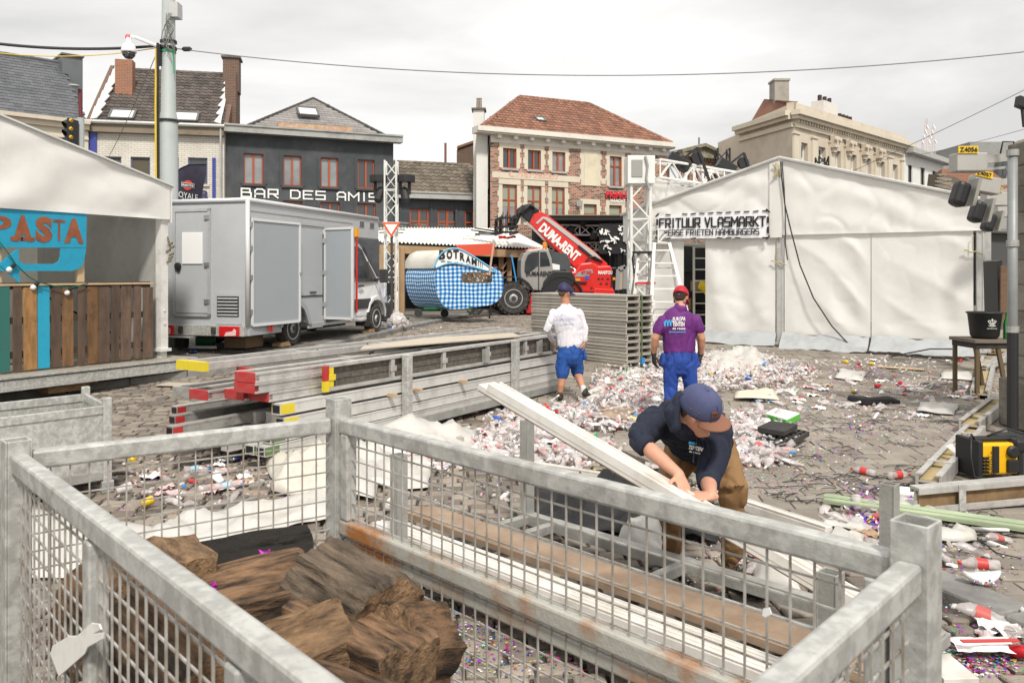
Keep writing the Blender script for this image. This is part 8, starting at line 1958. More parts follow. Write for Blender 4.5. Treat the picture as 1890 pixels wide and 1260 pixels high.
# hood lying round the neck
hq=lambda f_,u_,r_: hc+fw*f_+upv*u_+rt*r_
P=[hq(-.075,-.085,-.105),hq(-.115,-.03,-.085),hq(-.125,.02,0),hq(-.115,-.03,.085),hq(-.075,-.085,.105)]
limb(c,[(p,.042) for p in P]); limb(c,[(SC+V((-.06,-.02,.07)),.07),(SC+V((.08,0,.07)),.07)])
limb(c,[(SC+V((.04,-.06,.02)),.08),(hc-upv*.13-fw*.03,.075)])
hoodie=meld(c,'hoodie',hood,man,.009,6,wr=.017,wf=7.5,seed=23)
for a,d_ in ((EL.lerp(WL_,.14),(WL_-EL).normalized()),(ER.lerp(WR,.18),(WR-ER).normalized())):
    mb=MB(); mb.lathe([(.052,-.03),(.060,-.02),(.060,.02),(.050,.025)],a,d_,n=18); mb.build('cuff',hood,hoodie,smooth=True)
c=MB(); limb(c,[(PV+V((-.02,-.08,.02)),.165,.13),(PV,.18,.15),(PV+V((0,0,-.05)),.17,.14)],side=side_,n=18)
limb(c,[(HL,.115,.12),(HL.lerp(KL,.6),.092,.095),(KL,.082),(KL.lerp(AL,.35),.073),(AL+V((0,0,.03)),.066)]); limb(c,[(HR,.120,.125),(HR.lerp(KR,.6),.100,.10),(KR,.086),(KR.lerp(AR,.35),.076),(AR+V((0,0,.06)),.068)])
limb(c,[(HR.lerp(KR,.5)+V((.07,.02,-.02)),.035,.06),(HR.lerp(KR,.8)+V((.07,.01,-.03)),.035,.06)])
meld(c,'trousers',brn,man,.009,2,wr=.016,wf=8,seed=31)
bootm=M('brown_suede_boot',(.10,.062,.036),.8,c2=(.06,.036,.02),ns=6,bump=.3,bs=60,dirt=.4,dc=(.03,.02,.015),ds=7); lace=M('yellow_lace',(.55,.38,.04),.6)
for k,(a,d_) in enumerate(((AL,V((-.10,-.28,0))),(AR,V((.16,-.25,0))))):
    d_.normalize(); h_=V((a.x,a.y,.035))-d_*.06; t_=h_+d_*.29; c=MB(); shoe(c,h_,t_,s=1.12,h=.15); bo=meld(c,'boot',bootm,man,.007,1,wr=.004,wf=22); sole(bo,h_-V((0,0,.025)),t_-V((0,0,.025)),M('dark_sole',(.02,.018,.016),.7))
    mb=MB(); limb(mb,[(t_-d_*.045+V((0,0,.020)),.052,.030),(t_-d_*.0+V((0,0,.018)),.040,.024)],side=d_.cross(V((0,0,1)))); mb.build('toe_cap',M('toe_cap_dark',(.03,.022,.018),.6),bo,smooth=True)
    mb=MB()
    for j in range(5):
        p=a+d_*(.035+.022*j)+V((0,0,-.0-.018*j)); sd_=d_.cross(V((0,0,1))); mb.tube([p-sd_*.03,p+d_*.012+V((0,0,.008)),p+sd_*.03],.0035,n=5)
    mb.build('laces',lace if k==0 else blackp,bo)
    mb=MB()
    for s in (-1,1): mb.tube([a+d_*.045+V((0,0,.01)),a+d_*.07+sd_*s*.04+V((0,0,.0)),a+d_*.05+sd_*s*.055+V((0,0,-.05))],.003,n=5)
    mb.build('lace_ends',blackp,bo)
capm=M('slate_blue_cap',(.060,.068,.145),.8,c2=(.075,.085,.175),ns=9,bump=.25,bs=120); capb=M('rust_brown_brim',(.235,.105,.065),.8,bump=.2,bs=120)
cp_=cap(man,q,fw,upv,rt,1,capm,capb,five=True,brimL=.070,tilt=-.004)
Tp=(fw*.57-rt*.82); Np=fw*.82+rt*.57; mb=MB(); p=q(.084,.062,.054); mb.obox(p,Tp*.021,upv*.012-Np*.004,Np*.004); o=mb.build('leather_patch',M('leather_patch',(.13,.05,.022),.6),cp_)
text('ELEMENT',p+Np*.004-Tp*.016-upv*.003,Tp,upv-Np*.3,.007,M('patch_letters',(.03,.012,.006),.6),cp_,width=.032,off=.02,depth=.003)
mb=MB()
for sgn in (-1,1):
    for k in range(2): mb.lathe([(.0035,0),(.0035,.003)],q(-.03+.045*k,.055,sgn*.094),rt*sgn,n=8)
mb.build('eyelet',M('brass',(.5,.38,.15),.3,.8),cp_)
for a_ in (-.8,0,.8):       # seams of the panels
    mb=MB(); pts=[]
    for j in range(9):
        t=j/8*PI*.92+.1; k=abs(math.cos(t))**.72*(1 if math.cos(t)>0 else -1); pts.append(q(-.006+.111*k,.029+math.sin(t)*.093,a_*.052*(1-.1*abs(k))))
    mb.tube(pts,.0015,n=4); mb.build('seam',M('seam_blue',(.04,.045,.10),.8),cp_)
mb=MB(); mb.bar(q(-.115,.0,-.045),q(-.112,.008,.045),.012,.028,up=upv); mb.build('cap_strap',M('leather_strap',(.14,.07,.04),.6),cp_)
c=MB(); limb(c,[(q(-.058,-.035,0),.060,.034),(q(-.048,.0,0),.074,.055)],side=rt); meld(c,'hair',M('short_brown_hair',(.10,.055,.03),.8,bump=.4,bs=150),man,.007,1)
eye=M('eye_white',(.6,.58,.55),.2)
for e in (-1,1):
    mb=MB(); mb.lathe([(.001,-.006),(.008,-.004),(.010,0),(.008,.004),(.001,.006)],q(.082,-.002,e*.030),fw,n=12); mb.build('eye',eye,man,smooth=True)
    mb=MB(); limb(mb,[(q(.086,.012,e*.018),.003),(q(.084,.015,e*.032),.0035),(q(.074,.012,e*.045),.003)]); mb.build('eyebrow',hairm,man)
ce=SR.lerp(ER,.08)+V((-.10,-.085,-.03)); 
mb=MB(); pe=W(1282,828,4.27)
uxe=V((.94,.0,-.18)).normalized(); uze=V((.15,-.3,.9)).normalized()
text('TENTEN',pe-uxe*.035,uxe,uze,.022,lettw,hoodie,width=.075,off=.03,depth=.012,shear=.2)
text('de reese',pe-uxe*.028-uze*.018,uxe,uze,.010,lettw,hoodie,width=.06,off=.02,depth=.012)
for k in range(3): mb.obox(pe+uxe*(-.035+k*.014)+uze*.032-V((0,.013,0)),uxe*.006,uze*.007,V((0,.001,0)))
mb.build('chest_emblem',cy_,hoodie)
for dx in (-.02,.03):
    mb=MB(); p=hc-upv*.13+rt*dx*-1+fw*.04; mb.tube([p,p+V((dx,-.03,-.06)),p+V((dx*1.3,-.02,-.12))],.003,n=5); mb.lathe([(.004,0),(.004,.018)],p+V((dx*1.3,-.02,-.138)),n=6); mb.build('drawstring',hood,hoodie)
# ---- small figure working in the shade of the stall ----
D3=32.0; S3=F/D3
def A3_(px,py,dy=0): return V(((px-CX)/S3,D3+dy,CH-(py-HY)/S3))
man=thing('person','dark-clothed person with raised arms in the shade behind the chequered caravan','person',V((-.55,D3,.3)))
hc=A3_(914,494); b=MB(); q,fw,upv,rt=head(b,hc,(.9,-.2,-.1),(0,0,1),1.0)
limb(b,[(hc-V((0,0,.06)),.06),(hc-V((0,0,.16)),.08)]); limb(b,[(A3_(915,502),.15,.1),(A3_(917,520),.14,.1)],side=(1,0,0))
S_=A3_(917,503); E_2=A3_(926,498); W_=A3_(932,489); limb(b,[(S_,.055),(E_2,.045),(W_,.03)]); hand(b,W_,(.4,0,1),(1,0,0),.5)
S_b=A3_(913,505); E_b=A3_(923,510); W_b=A3_(931,503); limb(b,[(S_b,.055),(E_b,.045),(W_b,.03)]); hand(b,W_b,(.6,0,.8),(1,0,0),.5)
limb(b,[(A3_(916,522),.1),(A3_(914,542),.08),(A3_(914,563),.05)]); limb(b,[(A3_(920,522),.1),(A3_(921,542),.08),(A3_(921,563),.05)])
meld(b,'body',skin,man,.014,2)
c=MB(); limb(c,[(A3_(915,500),.19,.13),(A3_(917,522),.17,.13)],side=(1,0,0)); limb(c,[(S_,.075),(E_2,.06)]); meld(c,'shirt',M('black_shirt',(.015,.015,.017),.8),man,.02,2)
c=MB(); limb(c,[(A3_(916,521),.13),(A3_(914,542),.10),(A3_(914,560),.08)]); limb(c,[(A3_(920,521),.13),(A3_(921,542),.10),(A3_(921,560),.08)]); meld(c,'trousers',M('dark_trousers',(.03,.03,.035),.8),man,.02,2)
c=MB(); limb(c,[(q(-.01,.05,0),.085,.1),(q(-.03,.0,0),.08,.08)],side=rt); meld(c,'hair',hairm,man,.016,1)
for x in (914,921): c=MB(); shoe(c,A3_(x,565,.0),A3_(x,565,0)+V((.25,-.05,0))); meld(c,'shoe',blackp,man,.015,1)
# ================= LITTER AND SHEETS ON THE GROUND =================
clearp=M('clear_plastic',(.76,.74,.74),.2,alpha=.48,spec=.8,c2=(.58,.52,.50),ns=18)
clearp2=M('milky_plastic',(.78,.76,.75),.3,spec=.6,alpha=.68,c2=(.58,.50,.49),ns=14)
redlab=M('red_label',(.52,.05,.045),.45); bluecap=M('blue_plastic',(0,0,0)); greenp=M('green_bottle_plastic',(.04,.35,.12),.25,alpha=.8); whitec=M('white_litter',(.80,.79,.77),.5)
foil=M('confetti',(1,1,1),.35,.3,attr2=[(.30,.03,.50),(.75,.74,.72),(.70,.68,.66),(.62,.42,.05),(.55,.02,.03),(.03,.10,.50),(.02,.35,.12),(.75,.74,.72),(.35,.05,.45),(.60,.05,.30)])
r2=random.Random(21)
def crushed(prof,n,crush,bend,seed,mats,rings=(),k=1.0):
    """a bottle, cup or can from its profile, squashed and bent as found"""
    q=MB(); b=0
    def tf(p):
        x=p.z; s=1-crush*(.5+.5*math.sin(x*28+seed)); nn=noise.noise(V((p.x*30,p.y*30,x*18+seed*3)))
        return V((x+.0,(p.y+bend*(x-.1)**2*6)*(1+.25*crush),p.x*s*(1-crush*.3)))+V((nn*.012*crush*2,nn*.010*crush*2,nn*.012*crush))
    for mi,(a,c) in enumerate(rings):
        q.cm=mi; seg=prof[a:c+1]
        R_=[[tf(V((math.cos(2*PI*j/n)*rr,math.sin(2*PI*j/n)*rr,h))) for j in range(n)] for rr,h in seg]
        q.rings(R_,caps=False)
    o=q.build('proto',mats,local=True,smooth=True); 
    return o
BP=[(.002,0),(.028,.002),(.032,.012),(.031,.06),(.032,.062),(.032,.12),(.031,.122),(.032,.145),(.020,.180),(.012,.195),(.0135,.198),(.0135,.212),(.002,.214)]
protoB=[]
for k,(lm,cmx) in enumerate(((M('faded_red_label',(.45,.10,.09),.5),clearp2),(clearp2,M('red_cap_plastic',(.6,.02,.02),.4)),(clearp2,bluecap),(M('label_white',(.64,.62,.61),.5),clearp),(M('pink_label',(.52,.30,.29),.5),whitec),(clearp2,whitec),(clearp,clearp2))):
    o=crushed(BP,12,(.35,.7,.55,.8,.15,.65,.75)[k],(.3,-.4,.5,.2,0,-.5,.4)[k],k*2.1,[clearp,lm,clearp,cmx],((0,4),(4,5),(5,9),(9,12))); o.name='plastic_bottle'; protoB.append(o)
CPp=[(.002,0),(.026,.001),(.036,.09),(.038,.092),(.0375,.096)]
protoC=[crushed(CPp,12,c_,b_,k*1.7+1,[m_],((0,4),)) for k,(c_,b_,m_) in enumerate(((.0,0,clearp2),(.6,.5,clearp),(.85,-.4,clearp),(.5,.3,whitec),(.9,.6,clearp2)))]
for o in protoC: o.name='plastic_cup'
CN=[(.002,0),(.026,.002),(.033,.012),(.033,.10),(.027,.115),(.002,.114)]
protoK=[crushed(CN,12,c_,0,k+4,[m_,MATS['bare_steel']],((0,3),(3,5))) for k,(c_,m_) in enumerate(((.3,M('can_red',(.5,.02,.03),.3,.4)),(.1,M('can_yellow',(.75,.5,.03),.3,.3)),(.5,M('can_blue',(.05,.12,.5),.3,.4)),(.6,M('can_white',(.6,.6,.6),.3,.4))))]
for o in protoK: o.name='drink_can'
protoP=[]
for k,m_ in enumerate((whitec,whitec,M('pink_paper',(.62,.42,.42),.7),M('card_scrap',(.40,.27,.16),.8),whitec)):
    q=MB(); q.grid(lambda u,v:V(((u-.5)*.16,(v-.5)*.12*(1+.4*math.sin(u*4+k)),.02+.035*noise.noise(V((u*3.2+k*5,v*3.2,k))))),8,6); o=q.build('paper_scrap',m_,local=True,smooth=False); protoP.append(o)
used=set()
def put(protos,k,loc,rot,sc_,label,cat,grp):
    p=protos[k]
    if p.name in used: o=p.copy(); col.objects.link(o)
    else: o=p; used.add(p.name)
    o.location=loc; o.rotation_euler=rot; o.scale=(sc_,)*3; tag(o,label,cat,grp); return o
def blob(bl):
    cx_,cy_,rx,ry=bl; a=r2.random()*2*PI; t=math.sqrt(r2.random())*1.0; g_=r2.gauss(0,.12)
    return cx_+rx*(t*math.cos(a)+g_),cy_+ry*(t*math.sin(a)+g_*.5)
DENSE=[((1200,720,120,34),5,.16),((1340,690,110,34),5,.16),((1130,770,110,28),4,.10),((990,790,80,35),3,.06),((1010,830,120,35),3,.08),((1395,800,45,32),3,.10),((1400,840,50,24),2,.05),((1420,690,80,26),2.2,.06),((1240,660,60,12),1,.04),((760,850,100,26),1.6,.03),((880,820,60,25),1.2,.03)]
SPARSE=[((1550,690,150,26),1.6,0),((1640,668,130,12),1.4,0),((1730,715,110,20),1.6,0),((1480,735,100,26),1.2,0),((960,770,70,20),1,0),((1660,760,120,18),.7,0),((1600,960,90,24),.6,0),((1420,1030,60,30),.6,0),((1640,1010,110,30),.3,0),((740,600,110,10),.35,0),((330,660,120,20),.3,0),((330,880,160,50),.9,0),((520,880,90,40),.5,0),((1790,1000,80,60),.25,0),((1860,1165,60,22),.5,0),((1100,900,200,40),1.0,0)]
allz=DENSE+SPARSE; wts=[b[1] for b in allz]
def okp(x,y):
    if y<560 or y>1250: return False
    if x>1850 and y<830: return False
    if 985<x<1205 and y<684: return False
    if 1005<x<1092 and 690<y<752: return False
    return True
def spot(lst=None):
    while True:
        b_=r2.choices(lst or allz,[q[1] for q in (lst or allz)])[0]; x,y=blob(b_[0])
        if okp(x,y): return x,y,b_[2]
def rr3(): return (r2.uniform(-.5,.5),r2.uniform(-.4,.4),r2.uniform(0,6.28))
LBn='crushed clear soft drink bottle lying in the litter on the square'; 
cand=sorted([spot() for _ in range(430)],key=lambda s:-s[1])
for x,y,h in cand[:290]:
    p=G(x,y,.0); k=r2.randrange(7); p.z+=.022+(r2.random()**.6)*h; put(protoB,k,p,rr3(),r2.uniform(.95,1.25),LBn,'bottle','crushed bottles in the litter')
cand=sorted([spot() for _ in range(430)],key=lambda s:-s[1])
for x,y,h in cand[:290]:
    p=G(x,y,.0); k=r2.randrange(5); p.z+=.025+(r2.random()**.6)*h; put(protoC,k,p,(r2.uniform(-.8,.8),r2.uniform(-.8,.8),r2.uniform(0,6.28)),r2.uniform(.9,1.2),'crushed plastic drinking cup lying in the litter on the square','cup','plastic cups in the litter')
for _ in range(46):
    x,y,h=spot(); p=G(x,y); k=r2.randrange(4); p.z+=.03+r2.random()*h; put(protoK,k,p,rr3(),1,('crushed red drink can in the litter','crushed yellow drink can in the litter','crushed blue drink can in the litter','crushed pale drink can in the litter')[k],'can',('red cans','yellow cans','blue cans','pale cans')[k]+' in the litter')
for _ in range(150):
    x,y,h=spot(); p=G(x,y); k=r2.randrange(5); p.z+=.0+r2.random()*h; put(protoP,k,p,(0,0,r2.uniform(0,6.28)),r2.uniform(.5,1.3),('torn scrap of white paper or film lying in the litter','torn scrap of white paper or film lying in the litter','faded pink paper scrap lying in the litter','brown card scrap lying in the litter','torn scrap of white paper or film lying in the litter')[k],'paper',('white scraps','white scraps','pink scraps','card scraps','white scraps')[k]+' in the litter')
# the packed mass of the heap: thousands of crushed cups and bottles nobody could count
q=MB(); mats=[clearp2,clearp,redlab,MATS['label_white'],bluecap,greenp,MATS['pink_label']]
def crumple(c,s,mi):
    b=len(q.v); n=6; q.cm=mi; a0=r2.random()*6; ax=V((r2.uniform(-1,1),r2.uniform(-1,1),r2.uniform(-.6,.6))).normalized(); u=ax.orthogonal().normalized(); v=ax.cross(u); L_=s*r2.uniform(.9,2.0)
    fl=r2.uniform(.35,1)
    for i,(t,k) in enumerate(((-.5,.55),(-.2,1),(.15,.85),(.5,.5))):
        for j in range(n):
            a=a0+2*PI*j/n; w_=s*k*r2.uniform(.35,.62); q.v.append(tuple(c+ax*(t*L_+r2.uniform(-.12,.12)*s)+u*math.cos(a)*w_+v*math.sin(a)*w_*fl))
    for i in range(3):
        for j in range(n): q.add((b+i*n+j,b+i*n+(j+1)%n,b+(i+1)*n+(j+1)%n,b+(i+1)*n+j))
    q.add(tuple(b+j for j in range(n)))
for _ in range(8200):
    x,y,h=spot(DENSE if r2.random()<.86 else SPARSE); p=G(x,y); p.z+=.01+(r2.random()**.8)*h
    crumple(p,r2.uniform(.022,.048)*(1.15 if h else .9),r2.choices(range(7),(38,48,2,8,1,1,9))[0])
tag(q.build('plastic_litter',mats,local=True),kind='stuff')
# confetti
q=MB()
CONF=[((1500,780,170,80),5),((1620,700,190,45),7),((1700,760,140,60),5),((1450,860,130,60),3),((1330,720,200,60),3),((1640,990,120,50),3),((1780,1010,100,110),2.5),((1000,1170,190,80),2),((860,1180,90,80),1.3),((1750,1130,130,70),1.2),((1800,1220,90,30),2),((500,880,140,70),1.4),((350,900,160,80),1.2),((1000,800,180,60),2),((860,900,180,90),1.6),((1180,940,150,80),1.5),((1330,1040,120,50),1),((600,1000,90,60),.5)]
for _ in range(11500):
    b_=r2.choices(CONF,[c_[1] for c_ in CONF])[0]; x,y=blob(b_[0])
    if not okp(x,y): continue
    p=G(x,y,.004); p.z+=r2.uniform(0,.006); s=r2.uniform(.004,.010)*(1 if y<900 else .85); a=r2.random()*PI; u=V((math.cos(a),math.sin(a),r2.uniform(-.35,.35)))*s; v=V((-math.sin(a),math.cos(a),r2.uniform(-.35,.35)))*s*r2.uniform(.5,1)
    q.face([p-u-v,p+u-v,p+u+v,p-u+v],r2.random())
tag(q.build('confetti',foil,local=True),kind='stuff')
q=MB()      # clusters of metallic confetti and cable ties
for cx_,cy_,n in ((1590,690,160),(1612,962,200),(1735,868,40),(1600,905,50),(1660,930,90),(1080,880,60),(480,1022,26),(1590,790,60)):
    for _ in range(n):
        p=G(cx_+r2.gauss(0,26),cy_+r2.gauss(0,9),.01); p.z+=r2.random()*.03; a=r2.random()*6; u=V((math.cos(a),math.sin(a),r2.uniform(-.8,.8)))*.014; v=V((-math.sin(a),math.cos(a),r2.uniform(-.8,.8)))*.007
        q.face([p-u-v,p+u-v,p+u+v,p-u+v],r2.choice((.05,.05,.15,.85,.35,.95,.55)))
tag(q.build('confetti_clusters',foil,local=True),kind='stuff')
q=MB()
for _ in range(250):
    x,y=blob(r2.choice([(1590,860,150,50),(1640,775,110,24),(1520,900,130,30),(1480,800,90,40),(1680,890,70,40),(1790,980,60,40),(1700,700,120,30)])); p=G(x,y,.006); a=r2.gauss(.1,.6); L_=r2.uniform(.10,.26); d=V((math.cos(a),math.sin(a),0)); s=V((-d.y,d.x,0)); cu=r2.gauss(0,.04)
    q.tube([p,p+d*L_*.35+s*cu+V((0,0,.012)),p+d*L_*.7+s*cu*1.1+V((0,0,.010)),p+d*L_],.0035,n=4)
tag(q.build('cable_ties',blackp,local=True),kind='stuff')
# ---------- sheets, bags and odd pieces ----------
def sheet(P,nu,nv,hgt,mat,name,lb,cat,fr=2.2,seed=0,z0=.02,pu=0,grp=None,rel=None,fold=0):
    """crumpled sheet lying on the ground; P four picture corners (where they touch the ground)"""
    A_,B_,C_,D_=[G(*p) for p in P]; q=MB()
    def fn(u,v):
        p=A_.lerp(B_,u).lerp(D_.lerp(C_,u),v); e=min(1,6*u,6*(1-u),6*v,6*(1-v)); n_=V((p.x*fr,p.y*fr,seed)); a=noise.noise(n_)+.45*noise.noise(n_*2.3)
        cr=(1-min(1,abs(noise.noise(n_*1.2+V((4,4,4))))*5))
        p.x+=.10*hgt*noise.noise(n_+V((8,0,0)))*2; p.y+=.14*noise.noise(n_*1.1+V((0,8,0)))*(.3+2*hgt)
        p.z=gz(p.x,p.y)+z0+hgt*(max(0,.45+a)*(.25+.75*e)+.30*cr*e+.22*e*(1-min(1,abs(noise.noise(n_*2.7+V((1,9,4))))*5)))+pu*math.sin(u*PI)*math.sin(v*PI); return p
    q.grid(fn,nu,nv); o=q.build(name,mat,smooth=True,angle=None); s_=o.modifiers.new('thick','SOLIDIFY'); s_.thickness=.003; return tag(o,lb,cat,grp)
sheetw=M('white_sheet',(.60,.585,.55),.4,dirt=.6,dc=(.46,.40,.32),ds=5,trans=.1); sheetd=M('soiled_white_sheet',(.55,.52,.46),.5,dirt=.6,dc=(.42,.36,.28),ds=6)
sheet([(190,1050),(640,955),(640,900),(230,985)],46,8,.09,sheetw,'plastic_strip','long folded strip of white plastic sheet on the cobbles behind the cage','sheet',fr=3.2)
sheet([(505,915),(655,930),(650,860),(490,850)],22,16,.22,sheetd,'plastic_sheet','bulging soiled white sheet with upright fold beside the cage corner post','sheet',fr=2.6,seed=3,pu=.10)
sheet([(560,900),(690,930),(720,850),(590,838)],18,12,.16,sheetw,'plastic_sheet','clean white sheet rising behind the cage corner post','sheet',fr=2.2,seed=5,pu=.08)
sheet([(640,850),(880,838),(878,800),(700,800)],26,12,.15,sheetw,'plastic_sheet','rolled white sheet with a rounded end in front of the beam stack','sheet',fr=1.8,seed=7,pu=.16)
sheet([(25,1075),(390,1070),(330,985),(30,935)],20,10,.04,sheetw,'plastic_sheet','flat white sheet seen through the near mesh at the far left','sheet',fr=1.4,seed=9)
sheet([(650,900),(790,905),(800,850),(680,850)],14,10,.08,sheetw,'plastic_sheet','small torn white sheet lying just behind the mesh gate','sheet',fr=3.5,seed=10)
sheet([(1285,702),(1430,694),(1405,652),(1305,655)],34,22,.16,sheetw,'plastic_tarp','crumpled white tarpaulin heaped at the tent entrance behind the litter','tarpaulin',fr=2.6,seed=13,pu=.07)
blk=M('black_cloth',(.012,.012,.013),.65,bump=.2,bs=30)
sheet([(985,985),(1330,1010),(1310,925),(985,900)],40,16,.15,blk,'black_cloth','heap of crumpled black cloth lying behind the steel rack','cloth',fr=4.5,seed=15,pu=.12)
sheet([(1135,1020),(1225,1040),(1225,985),(1150,985)],18,12,.13,sheetw,'white_cloth','white cloth folded to a peak beside the black cloth heap','cloth',fr=3.5,seed=17,pu=.06)
sheet([(1390,1085),(1480,1105),(1465,1045),(1395,1040)],18,12,.07,sheetw,'plastic_sheet','white plastic roll between the boots of the crouching worker','sheet',fr=2.4,seed=19,pu=.08)
sheet([(1095,785),(1170,790),(1168,765),(1110,757)],6,4,.02,ply,'hardboard','pale brown hardboard piece lying on the litter left of the worker','board',seed=20,z0=.10)
sheet([(1355,740),(1440,745),(1425,722),(1360,728)],10,6,.05,M('cream_card',(.62,.56,.45),.7),'card_sheet','cream card sheet on the litter beside the blue cap','card',seed=21,z0=.05)
for P,lb in (([(1540,700),(1590,706),(1600,690),(1550,682)],'flat white film scrap on the paving nearest the litter heap'),([(1690,762),(1760,768),(1770,748),(1700,745)],'white and pink film scraps lying below the stone pillar'),([(1735,700),(1800,705),(1790,688),(1740,688)],'crumpled clear film near the farthest channel')): sheet(P,10,6,.05,sheetw,'film_scrap',lb,'film',fr=5,seed=len(lb))
sheet([(1640,950),(1720,965),(1735,935),(1660,925)],10,8,.06,sheetw,'plastic_bag','small white crumpled bag between the green batten and the channel','bag',fr=6,seed=31)
for x,y,lb in ((1560,975,'white tissue lying left of the rear rack post'),(1555,1000,'crumpled clear bag beside the rear rack post'),(1765,990,'white crumpled tissue right of the corner post')): sheet([(x-45,y+14),(x+40,y+14),(x+35,y-10),(x-35,y-10)],9,6,.05,sheetw,'tissue',lb,'tissue',fr=7,seed=x)
# clear rubbish bag at the van
q=MB(); p=G(733,604)
for (dx,dy,dz,r_) in ((0,0,.16,.22),(.15,.05,.10,.16),(-.12,.02,.10,.16),(.02,0,.32,.12),(.10,-.05,.30,.08)): limb(q,[(p+V((dx-r_*.3,dy,dz)),r_),(p+V((dx+r_*.3,dy,dz)),r_*.9)])
t=thing('rubbish_bag','clear rubbish bag full of white plastic sitting by the van front wheel','bag',p); meld(q,'bag',clearp2,t,.03,1,wr=.06,wf=6)
for k in range(8):
    put(protoC,k%5,p+V((r2.uniform(-.5,.1),r2.uniform(-.3,.1),.05+r2.random()*.1)),rr3(),1.2,'plastic cup spilled beside the clear rubbish bag at the van','cup','cups beside the rubbish bag')
# black drainage grates
def grate(P,lb,z=.06):
    A_,B_,C_,D_=[G(*p,z) for p in P]; q=MB(); n1,n2=8,6
    for i in range(n1+1): a=A_.lerp(B_,i/n1); b_=D_.lerp(C_,i/n1); q.bar(a,b_,.022,.05)
    for j in range(n2+1): a=A_.lerp(D_,j/n2); b_=B_.lerp(C_,j/n2); q.bar(a,b_,.022,.046)
    tag(q.build('plastic_grate',M('grate_black',(.035,.033,.032),.6,dirt=.3,dc=(.12,.1,.09))),lb,'grate')
grate([(1375,806),(1445,826),(1492,800),(1420,784)],'black plastic floor grate lying tilted beside the litter heap',.08); grate([(1400,792),(1445,800),(1470,786),(1425,780)],'second black floor grate stacked behind the tilted one',.16)
# carton, bottles and cups singled out
t=thing('carton','flat white and green carton lying on top of the litter','carton',G(1437,765)); q=MB(); A_,B_,C_,D_=[G(*p,.10) for p in ((1412,768),(1452,780),(1476,768),(1432,758))]; q.prism([A_,B_,C_,D_],up*.04); q.build('lid',whitec,t,bevel=.003)
q=MB(); 
for a,b_ in ((A_,B_),(B_,C_)): q.bar(a+up*.0,b_+up*.0,.012,.06)
q.build('green_edge',M('bright_green_print',(.10,.45,.05),.5),t)
def solobottle(x,y,rz,lb,k=0,s=1.08,labm=redlab,capm_=redlab,z=.03,rx=0):
    t=thing('plastic_bottle',lb,'bottle',G(x,y)+up*z,rz); Mx=Matrix.Scale(s,4)@Matrix.Rotation(PI/2,4,'Y')
    for nm,seg,m_ in (('body',BP[:5],clearp),('label',[(r_+.0006,h) for r_,h in BP[4:6]],labm),('shoulder',BP[5:10],clearp),('cap',BP[9:],capm_)):
        q=MB(); q.rings([[Mx@V((math.cos(2*PI*j/16)*r_*(1-.12*math.sin(h*40)),math.sin(2*PI*j/16)*r_,h)) for j in range(16)] for r_,h in seg],caps=False); o=q.build(nm,m_,t,smooth=True,local=True)
    return t
solobottle(1845,1052,2.9,'clear bottle with red label lying by the kerb at the lower right'); solobottle(1640,884,.3,'clear bottle with red label lying near the end of the white framed channel'); solobottle(1615,880,2.2,'half crushed bottle with red cap left of the channel end')
solobottle(340,872,.1,'pale blue empty water bottle on the cobbles beside the steel bin',labm=M('pale_blue_label',(.3,.5,.65),.4),capm_=bluecap); solobottle(395,905,.4,'second pale blue water bottle on the cobbles below the first',labm=M('pale_blue_label',(0,0,0)),capm_=bluecap); solobottle(715,950,1.5,'white upright plastic bottle standing behind the mesh gate',labm=whitec,capm_=whitec,z=.06)
solobottle(1385,1058,.8,'clear bottle lying beside the worker right boot behind the rack')
q=MB(); q.lathe([(.002,0),(.035,.002),(.036,.08),(.028,.088),(.027,.092)],G(262,930,.04),(.6,.3,.25),n=16); o=q.build('drink_can',M('can_yellow',(0,0,0)),smooth=True); tag(o,'yellow and white can lying on the cobbles near the steel bin','can')
q=MB(); q.lathe([(.002,0),(.028,.002),(.04,.11),(.042,.115)],G(215,905,.045),(.5,.6,.1),n=16,caps=False); tag(q.build('plastic_cup',clearp2,smooth=True),'clear cup lying on its side at the foot of the steel bin','cup')
q=MB(); c=G(1812,1068,.04); q.rings([[c+V((math.cos(2*PI*j/20)*r_*1.3,math.sin(2*PI*j/20)*r_*.55,z+.03*math.cos(2*PI*j/20)**2)) for j in range(20)] for r_,z in ((.02,-.03),(.075,-.02),(.085,.02))],caps=True); o=q.build('paper_cup',whitec,smooth=True); tag(o,'flattened white paper cup with coloured dots on the paving by the kerb','cup')
q=MB(); 
for k in range(7): p=c+V((-.06+.02*k,-.045,.0+.01*math.sin(k*2))); q.lathe([(.006,0),(.006,.003)],p,(0,-1,.4),n=8,r=k/7)
q.build('coloured_dots',foil,o)
q=MB(); c=G(1663,908,.05); limb(q,[(c,.05,.04),(c+V((.11,-.03,.0)),.045,.035)]); tag(q.build('white_bottle',whitec,smooth=True),'fat white plastic bottle at the left end of the wood-cored beam','bottle')
for x,y,lb in ((1862,1200,'crushed red and white can in the gutter at the lower right'),(1720,925,'small red cap on the paving in front of the beam')): q=MB(); q.lathe([(.002,0),(.03,.002),(.032,.09),(.02,.1)],G(x,y,.035),(.8,-.4,.1),n=14); tag(q.build('drink_can',MATS['can_red'],smooth=True),lb,'can')
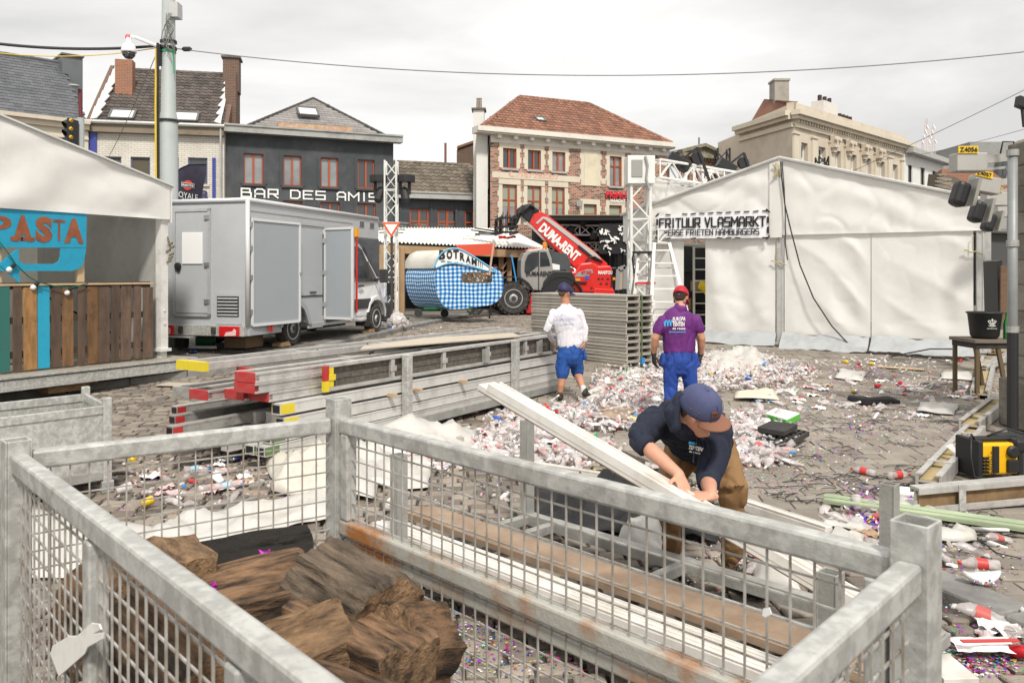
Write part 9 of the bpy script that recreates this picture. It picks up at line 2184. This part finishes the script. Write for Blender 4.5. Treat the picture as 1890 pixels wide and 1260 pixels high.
q=MB(); A_=G(1815,1195,.03); q.grid(lambda u,v:A_+V(((u-.5)*.30,(v-.5)*.16,.02+.03*noise.noise(V((u*3,v*3,2))))),8,5); o=q.build('food_wrapper',whitec); tag(o,'white food wrapper with red edge lying in the gutter','wrapper'); q=MB(); q.bar(A_+V((-.14,-.06,.06)),A_+V((.14,-.05,.06)),.03,.005); q.build('red_edge',redlab,o)
q=MB(); q.bar(G(1720,1215,.04),G(1775,1262,.04),.16,.05); tag(q.build('white_profile',pvc,bevel=.003),'end of a white ribbed profile on the cobbles right of the cage','profile')
q=MB(); pa=G(1780,842,.10); ua=V((.23,-.08,.03)); va_=V((.03,.02,.20)); q.grid(lambda u,v: pa+V((-.18,0,.05))+ua*u*1.1+V((.16,-.10,-.14))*v*(1.5)+up*(.02*math.sin(u*5)+.05),8,8); o=q.build('torn_paper',M('blue_white_print',(.72,.74,.78),.5,c2=(.10,.45,.60),ns=5,lo=.5,hi=.56)); tag(o,'torn printed blue and white paper draped over the white framed channel','paper')
text('RATIE',pa+V((-.10,-.06,.125)),(1,.3,.35),(-.35,.35,.9),.04,M('navy_print',(.03,.06,.2),.5),o,width=.16,off=.02,depth=.012)
q=MB(); q.tube([G(1570,735,.02),G(1600,742,.06),G(1640,738,.05),G(1660,742,.02)],[.05,.07,.06,.03],n=8); o=q.build('black_garment',blk); tag(o,'black garment lying flat on the confetti-strewn paving','garment')
q=MB(); q.bar(G(1620,676,.02),G(1705,682,.02),.14,.015); tag(q.build('plank_scrap',M('pale_plank',(0,0,0))),'short bare plank lying on the paving before the tent','plank')
q=MB(); q.bar(G(300,708,.02),G(410,712,.02),.35,.012); tag(q.build('pale_board',MATS['pale_sheet']),'pale flat board on the cobbles left of the beam ends','board')
q=MB(); q.tube([G(1740,965,.01),G(1800,990,.012),G(1840,1020,.01),G(1885,1030,.01)],.004,n=5); q.tube([G(1760,985,.01),G(1800,1000,.02),G(1830,985,.01)],.004,n=5); tag(q.build('thin_wire',blackp,smooth=True),'thin black wire trailing across the paving right of the post','wire')
q=MB(); q.tube([G(1795,975,.02),G(1862,978,.02)],.012,n=8); tag(q.build('white_tube',whitec),'thin white tube lying beyond the green batten','tube')
